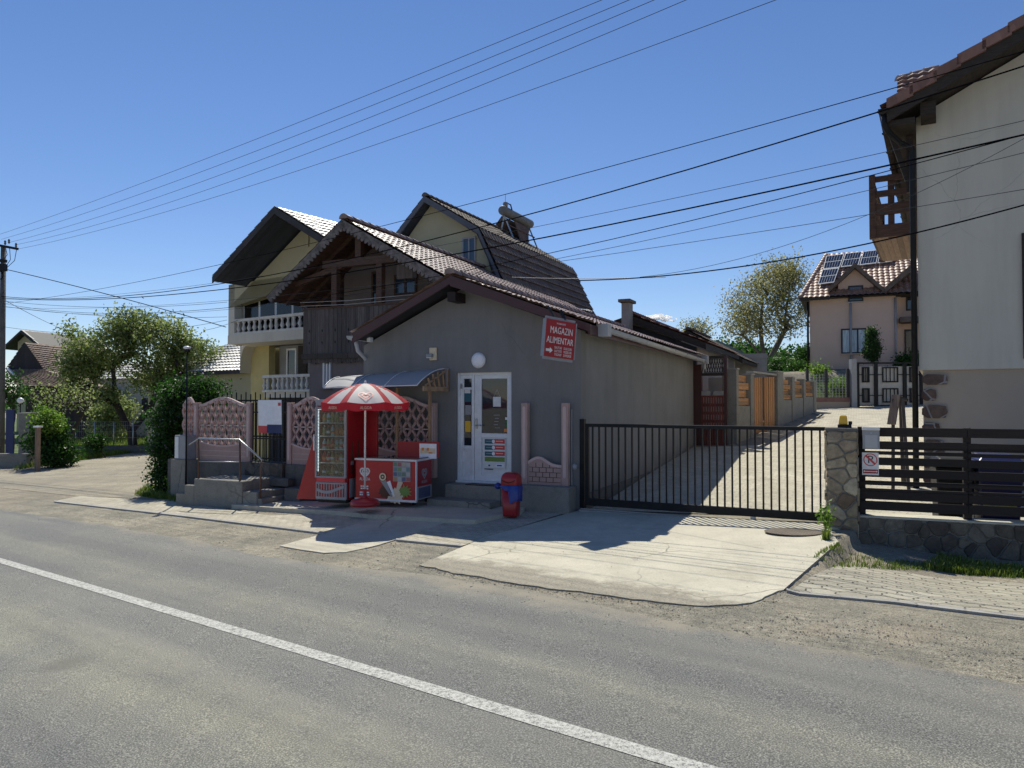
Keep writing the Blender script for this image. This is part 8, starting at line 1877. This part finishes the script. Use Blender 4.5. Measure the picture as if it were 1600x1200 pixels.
cb = [
 ('thin dark cable from the pole crossing above the mansard roof', [(10, 474), (343, 412), (600, 354), (847, 290), (1240, 181), (1600, 79)], 9.0, .009, 'wire'),
 ('thick dark cable crossing the solar water heater and the gutter bracket', [(2, 463), (150, 466), (353, 440), (663, 379), (960, 300), (1240, 215), (1372, 174), (1600, 103)], 9.2, .015, 'wire'),
 ('thin pale grey cable just below the thick one at the water heater', [(4, 468), (832, 356), (960, 329), (1240, 269), (1600, 189)], 9.2, .006, 'wire_grey'),
 ('thickest black cable bundle crossing the middle of the mansard roof', [(4, 466), (320, 453), (708, 400), (838, 375), (960, 351), (1240, 290), (1600, 208)], 9.3, .017, 'wire'),
 ('black cable running close under the thickest bundle and joining it at the right', [(4, 474), (870, 394), (960, 373), (1240, 303), (1600, 212)], 9.3, .009, 'wire'),
 ('thin grey cable passing over the timber balcony top rail', [(4, 478), (850, 407), (960, 387), (1240, 327), (1600, 237)], 9.5, .006, 'wire_grey'),
 ('thin grey cable passing across the middle of the timber balcony', [(4, 480), (850, 413), (960, 396), (1240, 351), (1600, 298)], 9.6, .006, 'wire_grey'),
 ('thin cable rising steeply to the right across the rendered house wall', [(1000, 433), (1240, 379), (1420, 308), (1533, 253), (1600, 216)], 9.4, .005, 'wire_grey'),
 ('lowest thick black cable running over the pink house to the right edge', [(905, 438), (1075, 428), (1240, 403), (1440, 361), (1600, 321)], 9.6, .014, 'wire'),
]
for lb, pts, YB, r_, m_ in cb:
    x0f = pts[0][0]; t = (x0f)/1600; 
    # depth at the first seen point lies on the straight plan line from the pole to the right end
    A_ = pix(0, 460, AA); B_2 = pix(1600, 200, YB); F_ = Fr(A_.x, A_.y, math.degrees(math.atan2(-(B_2.y-A_.y), B_2.x-A_.x))); xq, zq = F_.hit(*pts[0], 0); YA = F_.w((xq, 0, zq)).y
    cable(lb, pts, YA, YB, r_, m_, xb=1.2)
cable('twisted black service cable from the pole down to the balcony house', [(10, 421), (180, 463), (353, 511)], AA, 28.6, .022, 'wire', grp='service cables at the left')
cable('thin service cable from the pole to the grey roofed house', [(2, 466), (50, 492), (108, 518)], AA, 60, .016, 'wire_grey', grp='service cables at the left')
for k_, (pts, YB, lb) in enumerate((([(2, 470), (160, 480), (355, 472)], 29, 'thin slack cable between pole and balcony house, just under the thick one'), ([(2, 478), (140, 492), (355, 495)], 29, 'faint lower slack cable between pole and balcony house'), ([(2, 510), (200, 520), (355, 500)], 30, 'faint lowest cable passing behind the apple tree crown'), ([(320, 516), (338, 512), (372, 500)], 28, 'short pale cable stub at the balcony corner'))): cable(lb, pts, AA if k_ < 3 else 30, YB, .010, 'wire_grey', grp='service cables at the left')
cable('pale cable from the timber house across the mansard roof to the lowest black cable', [(800, 433), (870, 435), (1040, 433)], 17.5, 13, .008, 'wire_pale')
# small cumulus far away above the annex
cm_, ct, cb_ = newmat('cloud_white'); cb_.inputs['Base Color'].default_value = (.9, .9, .92, 1); cb_.inputs['Roughness'].default_value = 1; cb_.inputs['Emission Color'].default_value = (.8, .88, 1, 1); cb_.inputs['Emission Strength'].default_value = .0
ctl = ct.nodes.new('ShaderNodeBsdfTranslucent'); ctl.inputs[0].default_value = (1, 1, 1, 1); cmx = ct.nodes.new('ShaderNodeMixShader'); cmx.inputs[0].default_value = .85; ct.links.new(cb_.outputs[0], cmx.inputs[1]); ct.links.new(ctl.outputs[0], cmx.inputs[2]); ctr = ct.nodes.new('ShaderNodeBsdfTransparent'); lw_ = ct.nodes.new('ShaderNodeLayerWeight'); lw_.inputs[0].default_value = .62; mx2 = ct.nodes.new('ShaderNodeMixShader'); ct.links.new(lw_.outputs['Facing'], mx2.inputs[0]); ct.links.new(cmx.outputs[0], mx2.inputs[1]); ct.links.new(ctr.outputs[0], mx2.inputs[2]); ct.links.new(mx2.outputs[0], ct.nodes['Material Output'].inputs[0])
bm = bmesh.new(); r = random.Random(2); Yc = 2500
for i in range(60):
    px = r.gauss(1026, 13); py = 497+abs(r.gauss(0, 2.2))*(-1 if r.random() < .5 else 1)+(px-1026)*.05; c_ = pix(px, py, Yc+r.uniform(-40, 40)); s = r.uniform(4, 11)*max(.3, 1-abs(px-1026)/40)
    bmesh.ops.create_icosphere(bm, subdivisions=3, radius=s, matrix=Matrix.Translation(c_)@Matrix.Diagonal((1.7, 1.2, .6, 1)))
from mathutils import noise as mn
for v in bm.verts: v.co += mn.noise_vector(v.co*.08)*6
me = bpy.data.meshes.new('cloud'); bm.to_mesh(me); bm.free(); me.materials.append(cm_); me.polygons.foreach_set('use_smooth', [True]*len(me.polygons)); o = bpy.data.objects.new('cloud', me); C.objects.link(o); tag(o, 'small white cloud low over the annex roof', 'cloud', kind='stuff')
